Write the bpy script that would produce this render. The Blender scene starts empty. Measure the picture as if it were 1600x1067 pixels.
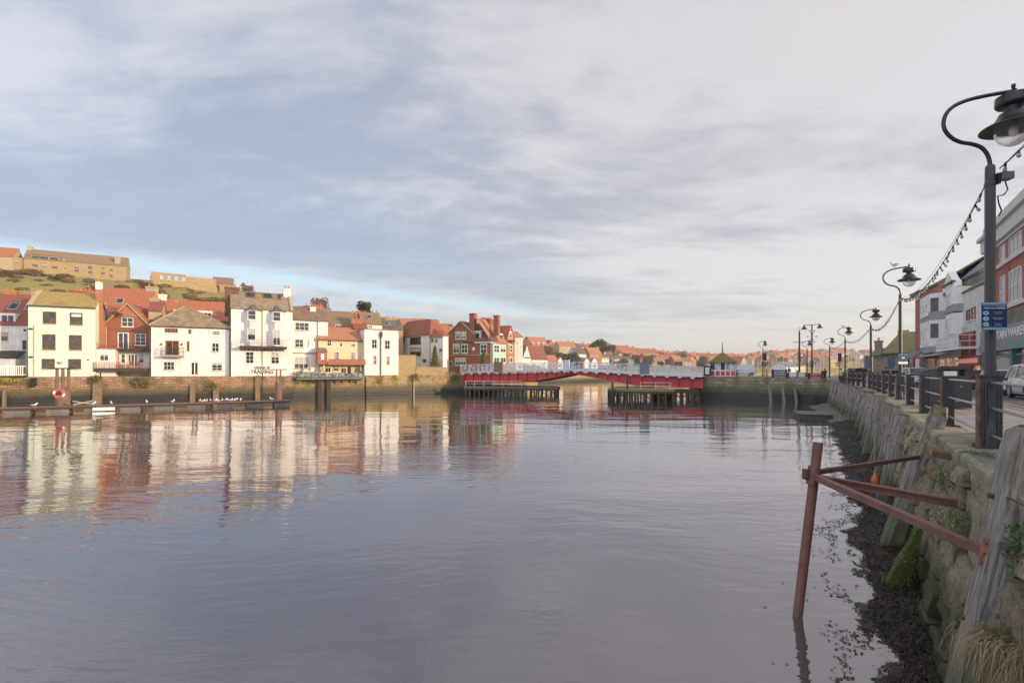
import bpy, math, random
from mathutils import Vector, Matrix, noise
from mathutils.geometry import tessellate_polygon
random.seed(7)
R = math.radians
SC = bpy.context.scene
COL = SC.collection
# ---------------------------------------------------------------- camera
cam = bpy.data.objects.new('camera', bpy.data.cameras.new('camera'))
COL.objects.link(cam)
cam.data.sensor_width = 36; cam.data.lens = 18; cam.data.shift_y = 46.5/1600
cam.data.clip_start = .1; cam.data.clip_end = 9000
cam.rotation_euler = (R(90), 0, 0)
SC.camera = cam
SC.view_settings.view_transform = 'Standard'; SC.view_settings.look = 'None'
SC.view_settings.exposure = 0.06; SC.view_settings.gamma = 1
SC.cycles.use_adaptive_sampling = True
SC.cycles.max_bounces = 6; SC.cycles.diffuse_bounces = 2; SC.cycles.glossy_bounces = 3
SC.cycles.transmission_bounces = 4; SC.cycles.transparent_max_bounces = 6
SC.cycles.use_denoising = True
SUN_AZ = Vector((.93, -.36)).normalized(); SUN_EL = R(12)
# ---------------------------------------------------------------- node helper
class NT:
    def __init__(s, tree): s.t = tree; s.L = tree.links
    def n(s, typ, ins=None, **props):
        nd = s.t.nodes.new(typ)
        for k, v in props.items(): setattr(nd, k, v)
        for k, v in (ins or {}).items():
            sk = nd.inputs[k]
            if isinstance(v, bpy.types.NodeSocket): s.L.new(v, sk)
            else:
                if isinstance(v, tuple) and len(v) == 3 and sk.type == 'RGBA': v = (*v, 1)
                sk.default_value = v
        return nd
    def m(s, op, a, b=0., c=0., clamp=False):
        nd = s.n('ShaderNodeMath', {0: a, 1: b, 2: c}, operation=op, use_clamp=clamp); return nd.outputs[0]
    def mix(s, f, a, b, bt='MIX'):
        nd = s.n('ShaderNodeMix', None, data_type='RGBA', blend_type=bt)
        for i, v in ((0, f), (6, a), (7, b)):
            if isinstance(v, bpy.types.NodeSocket): s.L.new(v, nd.inputs[i])
            else: nd.inputs[i].default_value = (*v, 1) if isinstance(v, tuple) and len(v) == 3 else v
        return nd.outputs[2]
    def noise(s, vec, scale, detail=4., rough=.55, dist=0.):
        return s.n('ShaderNodeTexNoise', {'Vector': vec, 'Scale': scale, 'Detail': detail, 'Roughness': rough, 'Distortion': dist}).outputs[0]
    def ramp(s, f, lo, hi, a=0., b=1.):
        return s.n('ShaderNodeMapRange', {0: f, 1: lo, 2: hi, 3: a, 4: b}, interpolation_type='SMOOTHSTEP').outputs[0]
    def sep(s, v): return s.n('ShaderNodeSeparateXYZ', {0: v}).outputs
    def xyz(s, x, y, z): return s.n('ShaderNodeCombineXYZ', {0: x, 1: y, 2: z}).outputs[0]
    def map(s, v, sc=(1, 1, 1), rot=(0, 0, 0), loc=(0, 0, 0)):
        return s.n('ShaderNodeMapping', {'Vector': v, 'Scale': sc, 'Rotation': rot, 'Location': loc}).outputs[0]
# ---------------------------------------------------------------- world
W = bpy.data.worlds.new('World'); SC.world = W; W.use_nodes = True
W.node_tree.nodes.clear(); w = NT(W.node_tree)
sky = w.n('ShaderNodeTexSky', sky_type='NISHITA', sun_disc=False, sun_elevation=SUN_EL,
          sun_rotation=math.atan2(SUN_AZ.x, SUN_AZ.y), air_density=1., dust_density=1., ozone_density=1.5)
gv = w.n('ShaderNodeTexCoord').outputs['Generated']
gx, gy, gz_ = w.sep(gv)
zz = w.m('ADD', w.m('MAXIMUM', gz_, 0.), .075)
px_ = w.m('DIVIDE', gx, zz); py_ = w.m('DIVIDE', gy, zz)
P_ = w.xyz(px_, py_, 0.)
wob = w.n('ShaderNodeTexNoise', {'Vector': P_, 'Scale': .35, 'Detail': 3.}).outputs[1]
Pw = w.n('ShaderNodeVectorMath', {0: P_, 1: w.n('ShaderNodeVectorMath', {0: wob, 1: (1.3, 1.3, 0)}, operation='MULTIPLY').outputs[0]}, operation='ADD').outputs[0]
Ps = w.map(Pw, sc=(.34, 1.1, 1), rot=(0, 0, R(-38)))      # long streets of cloud
big = w.noise(Ps, .55, 4., .5)
mid = w.noise(w.map(Pw, sc=(.75, 1.25, 1), rot=(0, 0, R(-38))), 1.4, 7., .6)
fine = w.noise(w.map(Pw, sc=(.8, 1.5, 1), rot=(0, 0, R(-30)), loc=(4, 2, 0)), 4.2, 6., .62)
cl = w.m('ADD', w.m('MULTIPLY', big, .46), w.m('ADD', w.m('MULTIPLY', mid, .34), w.m('MULTIPLY', fine, .20)))
side = w.ramp(w.m('ADD', gx, w.m('MULTIPLY', gz_, -.3)), -.75, .5)            # thicker bright cloud towards the sun side
lit = w.ramp(w.m('ADD', cl, w.m('MULTIPLY', side, .055)), .42, .585)
gap = w.ramp(w.m('ADD', w.m('ADD', w.m('MULTIPLY', w.noise(Ps, .8, 5., .6), .62), w.m('MULTIPLY', mid, .38)), w.m('MULTIPLY', side, -.06)), .53, .66)
dark = w.mix(side, (.315, .35, .43), (.42, .395, .425))
brt = w.mix(side, (.61, .595, .62), (.655, .605, .595))
cloud = w.mix(lit, dark, brt)
blue = w.mix(.3, (.42, .56, .76), w.n('ShaderNodeVectorMath', {0: sky.outputs[0], 1: (.1, .1, .1)}, operation='MULTIPLY').outputs[0])
c1 = w.mix(w.m('MULTIPLY', gap, .6), cloud, blue)
# the clear pale strip low in the sky, a long gap between two cloud streets
def strip(c0, wd, soft):
    dd = w.m('ADD', w.m('MULTIPLY', px_, -.62), w.m('MULTIPLY', py_, .78))
    dd = w.m('ADD', dd, w.m('MULTIPLY', w.m('ADD', w.noise(P_, .5, 5., .6), -.5), .9))
    a = w.m('ABSOLUTE', w.m('SUBTRACT', dd, c0)); return w.ramp(a, wd+soft, wd)
low = w.ramp(gx, .35, -.1)
c2 = w.mix(w.m('MULTIPLY', w.m('MULTIPLY', strip(4.0, .03, .34), low), .72), c1, (.52, .67, .77))
c2 = w.mix(w.m('MULTIPLY', w.m('MULTIPLY', strip(3.1, .25, .6), low), .7), c2, (.30, .335, .42))
c2 = w.mix(w.m('MULTIPLY', w.m('MULTIPLY', strip(5.2, .25, .5), low), .6), c2, (.36, .43, .54))
hz = w.ramp(gz_, .17, .01)
c3 = w.mix(w.m('MULTIPLY', hz, .6), c2, w.mix(side, (.50, .52, .57), (.56, .52, .515)))
back = w.ramp(gy, .05, -.6, 1., 2.3)                                   # sky behind the viewpoint brightened as added fill for shaded fronts
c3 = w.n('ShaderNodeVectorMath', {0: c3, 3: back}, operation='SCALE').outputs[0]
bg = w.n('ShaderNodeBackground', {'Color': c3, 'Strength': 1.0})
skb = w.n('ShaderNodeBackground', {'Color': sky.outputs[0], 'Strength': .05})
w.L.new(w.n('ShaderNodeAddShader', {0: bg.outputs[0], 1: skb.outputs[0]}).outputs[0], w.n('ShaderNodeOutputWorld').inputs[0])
# ---------------------------------------------------------------- sun
sl = bpy.data.lights.new('sun', 'SUN'); sl.energy = 4.4; sl.angle = R(.6); sl.color = (1, .75, .44)
so = bpy.data.objects.new('sun', sl); COL.objects.link(so)
so.rotation_euler = Vector((-SUN_AZ.x*math.cos(SUN_EL), -SUN_AZ.y*math.cos(SUN_EL), -math.sin(SUN_EL))).to_track_quat('-Z', 'Y').to_euler()
# ---------------------------------------------------------------- materials
MATS = {}
def mat(name, col, rough=.8, kind='paint', metal=0., var=.12, sc=1., col2=None, moss=0., emit=0., bump=1.):
    if name in MATS: return MATS[name]
    m = bpy.data.materials.new(name); m.use_nodes = True; t = m.node_tree; t.nodes.clear(); q = NT(t)
    out = q.n('ShaderNodeOutputMaterial')
    oc = q.n('ShaderNodeTexCoord').outputs['Object']; x, y, z = q.sep(oc)
    h = None; c = col
    if kind == 'paint':
        n1 = q.noise(oc, .7*sc, 5., .6); st = q.noise(q.map(oc, sc=(2.2, 2.2, .25)), 1.3*sc, 4.)
        f = q.m('ADD', q.m('MULTIPLY', n1, .5), q.m('MULTIPLY', st, .5))
        c = q.mix(q.ramp(f, .35, .7), tuple(v*(1-var) for v in col), col); h = q.noise(oc, 14.*sc, 3.); hb = .01
    elif kind in ('brick', 'block'):
        v = q.xyz(q.m('ADD', x, y), z, 0.)
        wd, hh = (.44, .15) if kind == 'brick' else (.75*sc, .34*sc)
        if kind == 'block': v = q.n('ShaderNodeVectorMath', {0: v, 1: q.n('ShaderNodeTexNoise', {'Vector': oc, 'Scale': .9, 'Detail': 2.}).outputs[1]}, operation='ADD').outputs[0]
        b = q.n('ShaderNodeTexBrick', {'Vector': v, 'Color1': col, 'Color2': col2 or tuple(k*(1-2*var) for k in col),
                'Mortar': tuple(k*.75+.05 for k in col), 'Scale': 1., 'Mortar Size': .018 if kind == 'brick' else .03, 'Brick Width': wd, 'Row Height': hh, 'Bias': 0., 'Mortar Smooth': .4})
        n1 = q.noise(oc, .6, 6., .65)
        c = q.mix(q.ramp(n1, .3, .75, .0, .55), b.outputs[0], tuple(k*(.62) for k in col))
        h = q.m('ADD', q.m('MULTIPLY', b.outputs[1], -1.), q.m('MULTIPLY', q.noise(oc, 5., 5.), .8)); hb = .02 if kind == 'brick' else .06
    elif kind == 'tile' or kind == 'tiley':
        k = x if kind == 'tile' else y
        wv = q.m('SINE', q.m('MULTIPLY', k, 2*math.pi/(.30*sc)))
        rw = q.m('FRACT', q.m('MULTIPLY', z, 1/(.22*sc)))
        n1 = q.noise(oc, .8, 6., .7); n2 = q.noise(oc, 4., 3., .7)
        c = q.mix(q.ramp(wv, -1., .6), tuple(v*.62 for v in col), col)  # tile grooves darkened in the colour, standing in for their shade
        c = q.mix(q.ramp(n2, .35, .7, 0., .5), c, tuple(min(1, v*1.25) for v in col))
        c = q.mix(q.ramp(n1, .45, .72, 0., .75), c, col2 or tuple(v*.55 for v in col))
        h = q.m('ADD', wv, q.m('MULTIPLY', rw, -.8)); hb = .035
    elif kind == 'slate':
        v = q.xyz(q.m('ADD', x, q.m('MULTIPLY', y, .35)), z, 0.)
        b = q.n('ShaderNodeTexBrick', {'Vector': v, 'Color1': col, 'Color2': tuple(k*.7 for k in col), 'Mortar': tuple(k*.45 for k in col), 'Scale': 1., 'Mortar Size': .02, 'Brick Width': .45*sc, 'Row Height': .2*sc})
        n1 = q.noise(oc, .9, 7., .72)
        c = q.mix(q.ramp(n1, .42, .66), b.outputs[0], col2 or tuple(v*.6 for v in col))
        h = q.m('ADD', q.m('MULTIPLY', b.outputs[1], -1.), n1); hb = .04
    elif kind == 'wood':
        n1 = q.noise(q.map(oc, sc=(1, 1, .08)), 16*sc, 6., .7); n2 = q.noise(oc, 1.2, 4.)
        c = q.mix(q.ramp(n1, .3, .7), tuple(v*.45 for v in col), col)
        c = q.mix(q.ramp(n2, .4, .75, 0., .6), c, col2 or tuple(v*.6 for v in col)); h = n1; hb = .02
    elif kind == 'rust':
        n1 = q.noise(oc, 9*sc, 7., .7); n2 = q.noise(oc, 2.*sc, 5.)
        c = q.mix(q.ramp(n1, .4, .62), col, col2 or tuple(v*.5 for v in col)); c = q.mix(q.ramp(n2, .5, .7, 0., .5), c, tuple(v*.45 for v in col)); h = n1; hb = .006
    elif kind == 'ground':
        n1 = q.noise(oc, .35*sc, 8., .7); n2 = q.noise(oc, 3.*sc, 5., .7)
        f = q.m('ADD', q.m('MULTIPLY', n1, .7), q.m('MULTIPLY', n2, .3))
        c = q.mix(q.ramp(f, .42, .6), col, col2 or tuple(v*.6 for v in col)); h = n2; hb = .05
    elif kind == 'leaf':
        n1 = q.noise(oc, 1.5*sc, 4., .7); rn = q.n('ShaderNodeNewGeometry').outputs['Random Per Island']
        c = q.mix(rn, tuple(v*.6 for v in col), tuple(v*1.25 for v in col)); c = q.mix(q.ramp(n1, .4, .65), c, col2 or tuple(v*.7 for v in col))
    elif kind == 'plain':
        n1 = q.noise(oc, 3.*sc, 4.); c = q.mix(n1, tuple(v*(1-var) for v in col), tuple(min(1, v*(1+var)) for v in col))
    if moss:
        gm = q.noise(oc, 1.1, 6., .7); c = q.mix(q.ramp(gm, .62-moss*.25, .78-moss*.2), c, (.10, .13, .03))
    ins = {'Base Color': c, 'Roughness': rough, 'Metallic': metal}
    p = q.n('ShaderNodeBsdfPrincipled', ins)
    if h is not None and bump: q.L.new(q.n('ShaderNodeBump', {'Height': h, 'Distance': hb*bump, 'Strength': .8}).outputs[0], p.inputs['Normal'])
    if emit: p.inputs['Emission Color'].default_value = (*col, 1); p.inputs['Emission Strength'].default_value = emit
    q.L.new(p.outputs[0], out.inputs[0]); MATS[name] = m; return m
def S(r, g, b):  # sRGB 0-255 -> linear
    f = lambda v: (v/255/12.92 if v/255 <= .04045 else ((v/255+.055)/1.055)**2.4)
    return (f(r), f(g), f(b))
# ---------------------------------------------------------------- mesh builder
class MB:
    def __init__(s): s.v = []; s.f = []; s.mi = []; s.k = 0
    def add(s, vs, fs):
        o = len(s.v); s.v += [tuple(p) for p in vs]; s.f += [tuple(i+o for i in f) for f in fs]; s.mi += [s.k]*len(fs); return s
    def box(s, x0, x1, y0, y1, z0, z1):
        return s.add([(x0,y0,z0),(x1,y0,z0),(x1,y1,z0),(x0,y1,z0),(x0,y0,z1),(x1,y0,z1),(x1,y1,z1),(x0,y1,z1)],
                     [(3,2,1,0),(4,5,6,7),(0,1,5,4),(1,2,6,5),(2,3,7,6),(3,0,4,7)])
    def tube(s, pts, rs, n=8, cap=True):
        pts = [Vector(p) for p in pts]
        if not isinstance(rs, (list, tuple)): rs = [rs]*len(pts)
        o = len(s.v); a = None; vs = []; fs = []
        for i, p in enumerate(pts):
            t = (pts[min(i+1, len(pts)-1)]-pts[max(i-1, 0)]).normalized()
            if a is None: a = t.orthogonal().normalized()
            a = (a - t*a.dot(t)).normalized(); b = t.cross(a)
            for k in range(n):
                g = 2*math.pi*k/n; vs.append(p+(a*math.cos(g)+b*math.sin(g))*rs[i])
        for i in range(len(pts)-1):
            for k in range(n): fs.append((i*n+k, i*n+(k+1) % n, (i+1)*n+(k+1) % n, (i+1)*n+k))
        if cap: fs.append(tuple(range(n))[::-1]); fs.append(tuple((len(pts)-1)*n+k for k in range(n)))
        return s.add(vs, fs)
    def beam(s, a, b, w_, h_, up=(0, 0, 1)):   # rectangular bar a->b
        a = Vector(a); b = Vector(b); t = (b-a).normalized(); u = Vector(up); sd = t.cross(u)
        if sd.length < 1e-4: sd = Vector((1, 0, 0))
        sd.normalize(); u = sd.cross(t); vs = []
        for p in (a, b):
            for i, j in ((-1,-1),(1,-1),(1,1),(-1,1)): vs.append(p+sd*i*w_/2+u*j*h_/2)
        return s.add(vs, [(3,2,1,0),(4,5,6,7),(0,1,5,4),(1,2,6,5),(2,3,7,6),(3,0,4,7)])
    def lathe(s, prof, c=(0, 0, 0), n=20):
        vs = []; fs = []
        for r, z in prof:
            for k in range(n): g = 2*math.pi*k/n; vs.append((c[0]+r*math.cos(g), c[1]+r*math.sin(g), c[2]+z))
        for i in range(len(prof)-1):
            for k in range(n): fs.append((i*n+k, i*n+(k+1) % n, (i+1)*n+(k+1) % n, (i+1)*n+k))
        return s.add(vs, fs)
    def prism(s, poly, y0, y1, plane='xz'):    # poly in (x,z), extruded along y
        n = len(poly)
        if plane == 'xz': vs = [(a, y0, b) for a, b in poly]+[(a, y1, b) for a, b in poly]
        elif plane == 'yz': vs = [(y0, a, b) for a, b in poly]+[(y1, a, b) for a, b in poly]
        else: vs = [(a, b, y0) for a, b in poly]+[(a, b, y1) for a, b in poly]
        tri = tessellate_polygon([[Vector((a, b, 0)) for a, b in poly]])
        fs = [tuple(t) for t in tri]+[tuple(i+n for i in t)[::-1] for t in tri]
        fs += [(i, (i+1) % n, n+(i+1) % n, n+i) for i in range(n)]
        return s.add(vs, fs)
    def slab(s, quad, th):                     # quad: 4 points, thickened along its normal (downward)
        q = [Vector(p) for p in quad]; nn = (q[1]-q[0]).cross(q[-1]-q[0]).normalized()
        if nn.z > 0: nn = -nn
        m = len(q); vs = q+[p+nn*th for p in q]
        return s.add(vs, [tuple(range(m)), tuple(range(2*m-1, m-1, -1))]+[(i, (i+1) % m, m+(i+1) % m, m+i) for i in range(m)])
    def obj(s, name, mats, parent=None, M=None, smooth=False):
        me = bpy.data.meshes.new(name); me.from_pydata(s.v, [], s.f)
        if not isinstance(mats, (list, tuple)): mats = [mats]
        for m in mats: me.materials.append(m)
        if len(mats) > 1: me.polygons.foreach_set('material_index', s.mi)
        if smooth: me.polygons.foreach_set('use_smooth', [True]*len(me.polygons))
        me.update(); o = bpy.data.objects.new(name, me); COL.objects.link(o)
        if parent is not None: o.parent = parent
        if M is not None: o.matrix_local = M
        return o
def fix_normals(o):
    import bmesh
    b = bmesh.new(); b.from_mesh(o.data); bmesh.ops.recalc_face_normals(b, faces=b.faces); b.to_mesh(o.data); b.free()
def tag(o, label, cat, group=None, kind=None):
    o['label'] = label; o['category'] = cat
    if group: o['group'] = group
    if kind: o['kind'] = kind
    return o
def struct(o): o['kind'] = 'structure'; return o
def thing(name, label, cat, loc=(0, 0, 0), rz=0., group=None):
    o = bpy.data.objects.new(name, None); COL.objects.link(o); o.empty_display_size = .3
    o.matrix_world = Matrix.Translation(loc) @ Matrix.Rotation(rz, 4, 'Z')
    o.location = loc; o.rotation_euler = (0, 0, rz)
    return tag(o, label, cat, group)
def tree_copy(o, parent=None):
    c = o.copy(); COL.objects.link(c); c.parent = parent
    for ch in KIDS.get(o.name, None) or [k for k in o.children]: tree_copy(ch, c)
    return c
KIDS = {}
def dup(o, loc=None, rz=None, label=None, group=None, scale=None):
    c = tree_copy(o)
    if loc is not None: c.location = loc
    if rz is not None: c.rotation_euler = (0, 0, rz)
    if scale: c.scale = scale if isinstance(scale, tuple) else (scale,)*3
    if label: c['label'] = label
    if group: c['group'] = group
    return c
F_ = 800.; HY = 580.; H = 4.5          # focal length and horizon in photo pixels; eye height over the water
def P(x, y, d): return Vector(((x-800)/F_*d, d, (HY-y)/F_*d))
# glass used by most windows: dark room behind a clean pane
def glassmat(name, col, r=.06):
    if name in MATS: return MATS[name]
    m = bpy.data.materials.new(name); m.use_nodes = True; q = NT(m.node_tree); p = m.node_tree.nodes['Principled BSDF']
    oc = q.n('ShaderNodeTexCoord').outputs['Object']
    q.L.new(q.mix(q.ramp(q.noise(oc, 1.7, 3.), .35, .7), tuple(v*.45 for v in col), tuple(v*1.5 for v in col)), p.inputs['Base Color'])
    p.inputs['Roughness'].default_value = r; p.inputs['IOR'].default_value = 1.6
    MATS[name] = m; return m
GL = glassmat('window_glass', (.035, .038, .045)); GLB = glassmat('brown_glass', (.07, .05, .035))
WHT = mat('white_frame', (.78, .77, .75), .5, 'plain', var=.04)
# ================================================================ water
def water():
    m = bpy.data.materials.new('river_water'); m.use_nodes = True; m.node_tree.nodes.clear(); q = NT(m.node_tree)
    oc = q.n('ShaderNodeTexCoord').outputs['Object']
    wv = q.n('ShaderNodeTexNoise', {'Vector': oc, 'Scale': .05, 'Detail': 2.}).outputs[1]
    o2 = q.n('ShaderNodeVectorMath', {0: oc, 1: q.n('ShaderNodeVectorMath', {0: wv, 1: (7., 7., 0)}, operation='MULTIPLY').outputs[0]}, operation='ADD').outputs[0]
    a = q.noise(q.map(o2, sc=(.45, 1., 1), rot=(0, 0, R(-14))), .26, 1., .4)
    b = q.noise(q.map(o2, sc=(.4, 1., 1), rot=(0, 0, R(10))), .95, 2., .45)
    c = q.noise(q.map(o2, sc=(.4, 1., 1), rot=(0, 0, R(-18))), 3.6, 3., .5)
    patch = q.m('MULTIPLY', q.ramp(q.noise(oc, .07, 3., .5), .38, .62, .35, 1.), q.ramp(q.sep(oc)[1], 44., 12., .7, 5.2))   # the breeze ruffles the water nearest the quay mouth
    hh = q.m('ADD', q.m('MULTIPLY', a, .068), q.m('ADD', q.m('MULTIPLY', b, .024), q.m('MULTIPLY', q.m('MULTIPLY', c, patch), .0062)))
    nrm = q.n('ShaderNodeBump', {'Height': hh, 'Distance': 1., 'Strength': .95}).outputs[0]
    mud = q.mix(q.noise(oc, .08, 4.), (.085, .068, .068), (.112, .09, .09))
    d = q.n('ShaderNodeBsdfDiffuse', {'Color': mud})
    g = q.n('ShaderNodeBsdfGlossy', {'Color': (.97, .95, .98), 'Roughness': .015, 'Normal': nrm})
    fr = q.n('ShaderNodeFresnel', {'IOR': 1.95, 'Normal': nrm}).outputs[0]
    mx = q.n('ShaderNodeMixShader', {0: q.m('MULTIPLY', q.m('ADD', fr, .06), 1.12, clamp=True), 1: d.outputs[0], 2: g.outputs[0]})
    q.L.new(mx.outputs[0], q.n('ShaderNodeOutputMaterial').inputs[0]); return m
wt = MB().add([(-4000,-300,-H),(4000,-300,-H),(4000,6000,-H),(-4000,6000,-H)], [(0,1,2,3)]).obj('river_water', water()); struct(wt)
# ================================================================ left bank line and terrain
QL = [(-190, 15), (-110, 54), (-72, 72), (-38.5, 88), (-10.6, 106), (-2, 112), (2.2, 118), (3.4, 128), (5, 188), (27, 212), (60, 262), (130, 330), (260, 420), (480, 470), (900, 520)]
def dq(px):                       # depth of the left quay wall face seen in photo column px
    k = (px-800)/F_
    for (x0, y0), (x1, y1) in zip(QL, QL[1:]):
        den = (x1-x0)-k*(y1-y0)
        if abs(den) < 1e-9: continue
        t = (k*y0-x0)/den
        if -1e-6 <= t <= 1+1e-6: return y0+t*(y1-y0)
    return 500.
TT = [(-700,95,2,150,34),(-400,100,2,165,37),(0,100,2,186,37.5),(130,103,2,195,35.8),(240,108,2,196,33.3),(360,114,2,214,33),(420,118,2,226,30),(500,124,1.5,240,25),
      (600,132,1,262,21),(700,145,1,300,18),(800,175,2,340,17.0),(860,235,3,480,20),(900,290,3,580,23.5),(1000,380,3,680,20.3),(1100,450,3,780,16),
      (1150,440,2,900,17),(1200,450,2,950,28),(1300,470,2,950,31),(1400,490,2,950,29),(1600,520,2,1050,24),(2200,560,2,1100,20)]
def terr(px, d):
    for a, b in zip(TT, TT[1:]):
        if px <= b[0] or b is TT[-1]: break
    t = min(1, max(0, (px-a[0])/(b[0]-a[0]))); d1, z1, d2, z2 = [a[i]+(b[i]-a[i])*t for i in (1,2,3,4)]
    d0 = dq(px); z0 = -.95
    if d <= d1: k = max(0, (d-d0)/(d1-d0)); return z0+(z1-z0)*k
    if d <= d2: k = (d-d1)/(d2-d1); k = k*.55+.45*(k*k*(3-2*k)); return z1+(z2-z1)*k
    return z2-(d-d2)*.05
def tz(X, Y): return terr(800+F_*X/Y, Y)
cols = [-2600, -1900, -1400, -1100, -900, -750, -640, -550, -480, -420]+[(-380+20*i) for i in range(125)]; vs = []; fs = []; nr = 34
for px in cols:
    d0 = dq(px)+1.4; d1 = [r for r in TT if r[0] >= px][0][1]; dd2 = [r for r in TT if r[0] >= px][0][3]
    for j in range(nr):
        if j < 8: d = d0+(d1-d0)*(j/8)
        elif j < 28: d = d1+(dd2-d1)*((j-8)/19)
        else: d = dd2+((j-27)/6)**2*900
        X = (px-800)/F_*d; z = terr(px, d) if px > -400 else terr(-400, d)
        if j > 8: z += 2.2*(noise.noise((X*.05, d*.05, 3))) + .8*noise.noise((X*.2, d*.2, 1))
        vs.append((X, d, z))
for i in range(len(cols)-1):
    for j in range(nr-1): fs.append((i*nr+j, (i+1)*nr+j, (i+1)*nr+j+1, i*nr+j+1))
o_ = len(vs)
for i in range(len(cols)): v = vs[i*nr]; vs.append((v[0], v[1], -6.))
for i in range(len(cols)-1): fs.append((o_+i, o_+i+1, (i+1)*nr, i*nr))
hillm = mat('hillside_grass', (.23, .24, .05), .95, 'ground', col2=(.29, .155, .065), sc=1.7)
struct(MB().add(vs, fs).obj('hillside', hillm, smooth=True))
# left bank quay wall: a thing per stretch of masonry
def stonemat(name, c1, c2, wet=-3.4, sc=1., weed=(.05, .046, .022)):
    m = bpy.data.materials.new(name); m.use_nodes = True; m.node_tree.nodes.clear(); q = NT(m.node_tree)
    oc = q.n('ShaderNodeTexCoord').outputs['Object']; uv = q.n('ShaderNodeTexCoord').outputs['UV']; x, y, z = q.sep(oc)
    v = q.n('ShaderNodeVectorMath', {0: uv, 1: q.n('ShaderNodeVectorMath', {0: q.n('ShaderNodeTexNoise', {'Vector': uv, 'Scale': .8, 'Detail': 2.}).outputs[1], 1: (.5, .3, 0)}, operation='MULTIPLY').outputs[0]}, operation='ADD').outputs[0]
    b = q.n('ShaderNodeTexBrick', {'Vector': v, 'Color1': c1, 'Color2': c2, 'Mortar': tuple(k*.45 for k in c2), 'Scale': 1., 'Mortar Size': .03*sc, 'Brick Width': .85*sc, 'Row Height': .36*sc, 'Mortar Smooth': .5})
    n1 = q.noise(oc, .55, 7., .7); n2 = q.noise(oc, 3.5, 6., .7)
    c = q.mix(q.ramp(n1, .4, .7, 0., .7), b.outputs[0], tuple(k*.5 for k in c2))
    c = q.mix(q.ramp(n2, .52, .68, 0., .6), c, tuple(min(1, k*1.3) for k in c1))
    c = q.mix(q.m('MULTIPLY', q.ramp(q.m('ADD', n1, q.m('MULTIPLY', n2, .4)), .70, .84), .7), c, (.11, .12, .03))
    zz_ = q.m('ADD', z, q.m('MULTIPLY', q.m('ADD', n1, -.5), 1.3))
    c = q.mix(q.ramp(zz_, wet+1.0, wet-.35), c, q.mix(n2, weed, tuple(k*1.9 for k in weed)))
    c = q.mix(q.ramp(zz_, wet-.2, wet-.7), c, (.02, .019, .014))
    p = q.n('ShaderNodeBsdfPrincipled', {'Base Color': c, 'Roughness': q.ramp(zz_, wet-.5, wet+.5, .45, .92)})
    hh = q.m('ADD', q.m('MULTIPLY', b.outputs[1], -.7), n2)
    q.L.new(q.n('ShaderNodeBump', {'Height': hh, 'Distance': .08, 'Strength': 1.}).outputs[0], p.inputs['Normal'])
    q.L.new(p.outputs[0], q.n('ShaderNodeOutputMaterial').inputs[0]); return m
def uvwall(name, pts, ztop, m, batter=.25, th=1.7, zb=-5.2, jit=.0, label=None, group=None):
    """masonry strip through pts (top outer edge) with UV in metres; one object"""
    me = bpy.data.meshes.new(name); vs = []; uvs = []; fs = []; s = 0
    P2 = [Vector(p) for p in pts]; fine = []
    for a, b in zip(P2, P2[1:]):
        n_ = max(1, int((b-a).length/1.2))
        for i in range(n_): fine.append(a.lerp(b, i/n_))
    fine.append(P2[-1]); nrm = []
    for i in range(len(fine)):
        t = (fine[min(i+1, len(fine)-1)]-fine[max(i-1, 0)]).normalized(); nrm.append(Vector((t.y, -t.x)))
    NR = 8
    for i, p in enumerate(fine):
        if i: s += (p-fine[i-1]).length
        zt = ztop(p) if callable(ztop) else ztop
        for j in range(NR):
            k = j/(NR-1); z = zt+(zb-zt)*k; o = batter*k + jit*noise.noise((p.x*.8, p.y*.8, z*1.5))
            vs.append((p.x+nrm[i].x*o, p.y+nrm[i].y*o, z)); uvs.append((s, z))
        vs.append((p.x-nrm[i].x*th, p.y-nrm[i].y*th, zt)); uvs.append((s, zt+th))
        vs.append((p.x-nrm[i].x*th, p.y-nrm[i].y*th, zb)); uvs.append((s, zt+th+1))
    K = NR+2
    for i in range(len(fine)-1):
        a, b = i*K, (i+1)*K
        for j in range(NR-1): fs.append((a+j, a+j+1, b+j+1, b+j))
        fs.append((a, b, b+NR, a+NR)); fs.append((a+NR, b+NR, b+NR+1, a+NR+1))
    for e in (0, (len(fine)-1)*K):
        o = len(vs); n_ = NR
        for j in range(NR): a = vs[e+j]; q = vs[e+NR]; vs += [a, (q[0], q[1], a[2])]; uvs += [(j*0+.3, a[2]), (.3+th, a[2])]
        for j in range(NR-1): fs.append((o+2*j, o+2*j+1, o+2*j+3, o+2*j+2))
    me.from_pydata(vs, [], fs); ul = me.uv_layers.new(name='UVMap')
    for l in me.loops: ul.data[l.index].uv = uvs[l.vertex_index]
    me.materials.append(m); me.update(); o = bpy.data.objects.new(name, me); COL.objects.link(o)
    if label: tag(o, label, 'quay wall', group)
    return o
lw_a = stonemat('quay_stone_left', (.42, .26, .16), (.26, .16, .10), wet=-3.15, weed=(.05, .045, .02))
lw_b = stonemat('quay_stone_tan', (.46, .34, .17), (.33, .23, .12), wet=-3.2)
def WP(px, off=0.):
    d = dq(px); return ((px-800)/F_*d, d+off)
uvwall('stone_quay_wall', [(-190, 15), (-110, 54), WP(60), WP(230), WP(458)], -.8, lw_a, label='long brown stone quay wall under the white and green waterside houses')
uvwall('stone_quay_wall', [WP(455, .4), WP(578, .4)], -1.0, lw_b, label='golden stone quay wall recessed behind the struts of the terrace deck')
uvwall('stone_quay_wall', [WP(572), WP(645), WP(722)], lambda p: -.75, lw_b, label='tan rubble stone quay wall between the tall white building and the red bridge')
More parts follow.
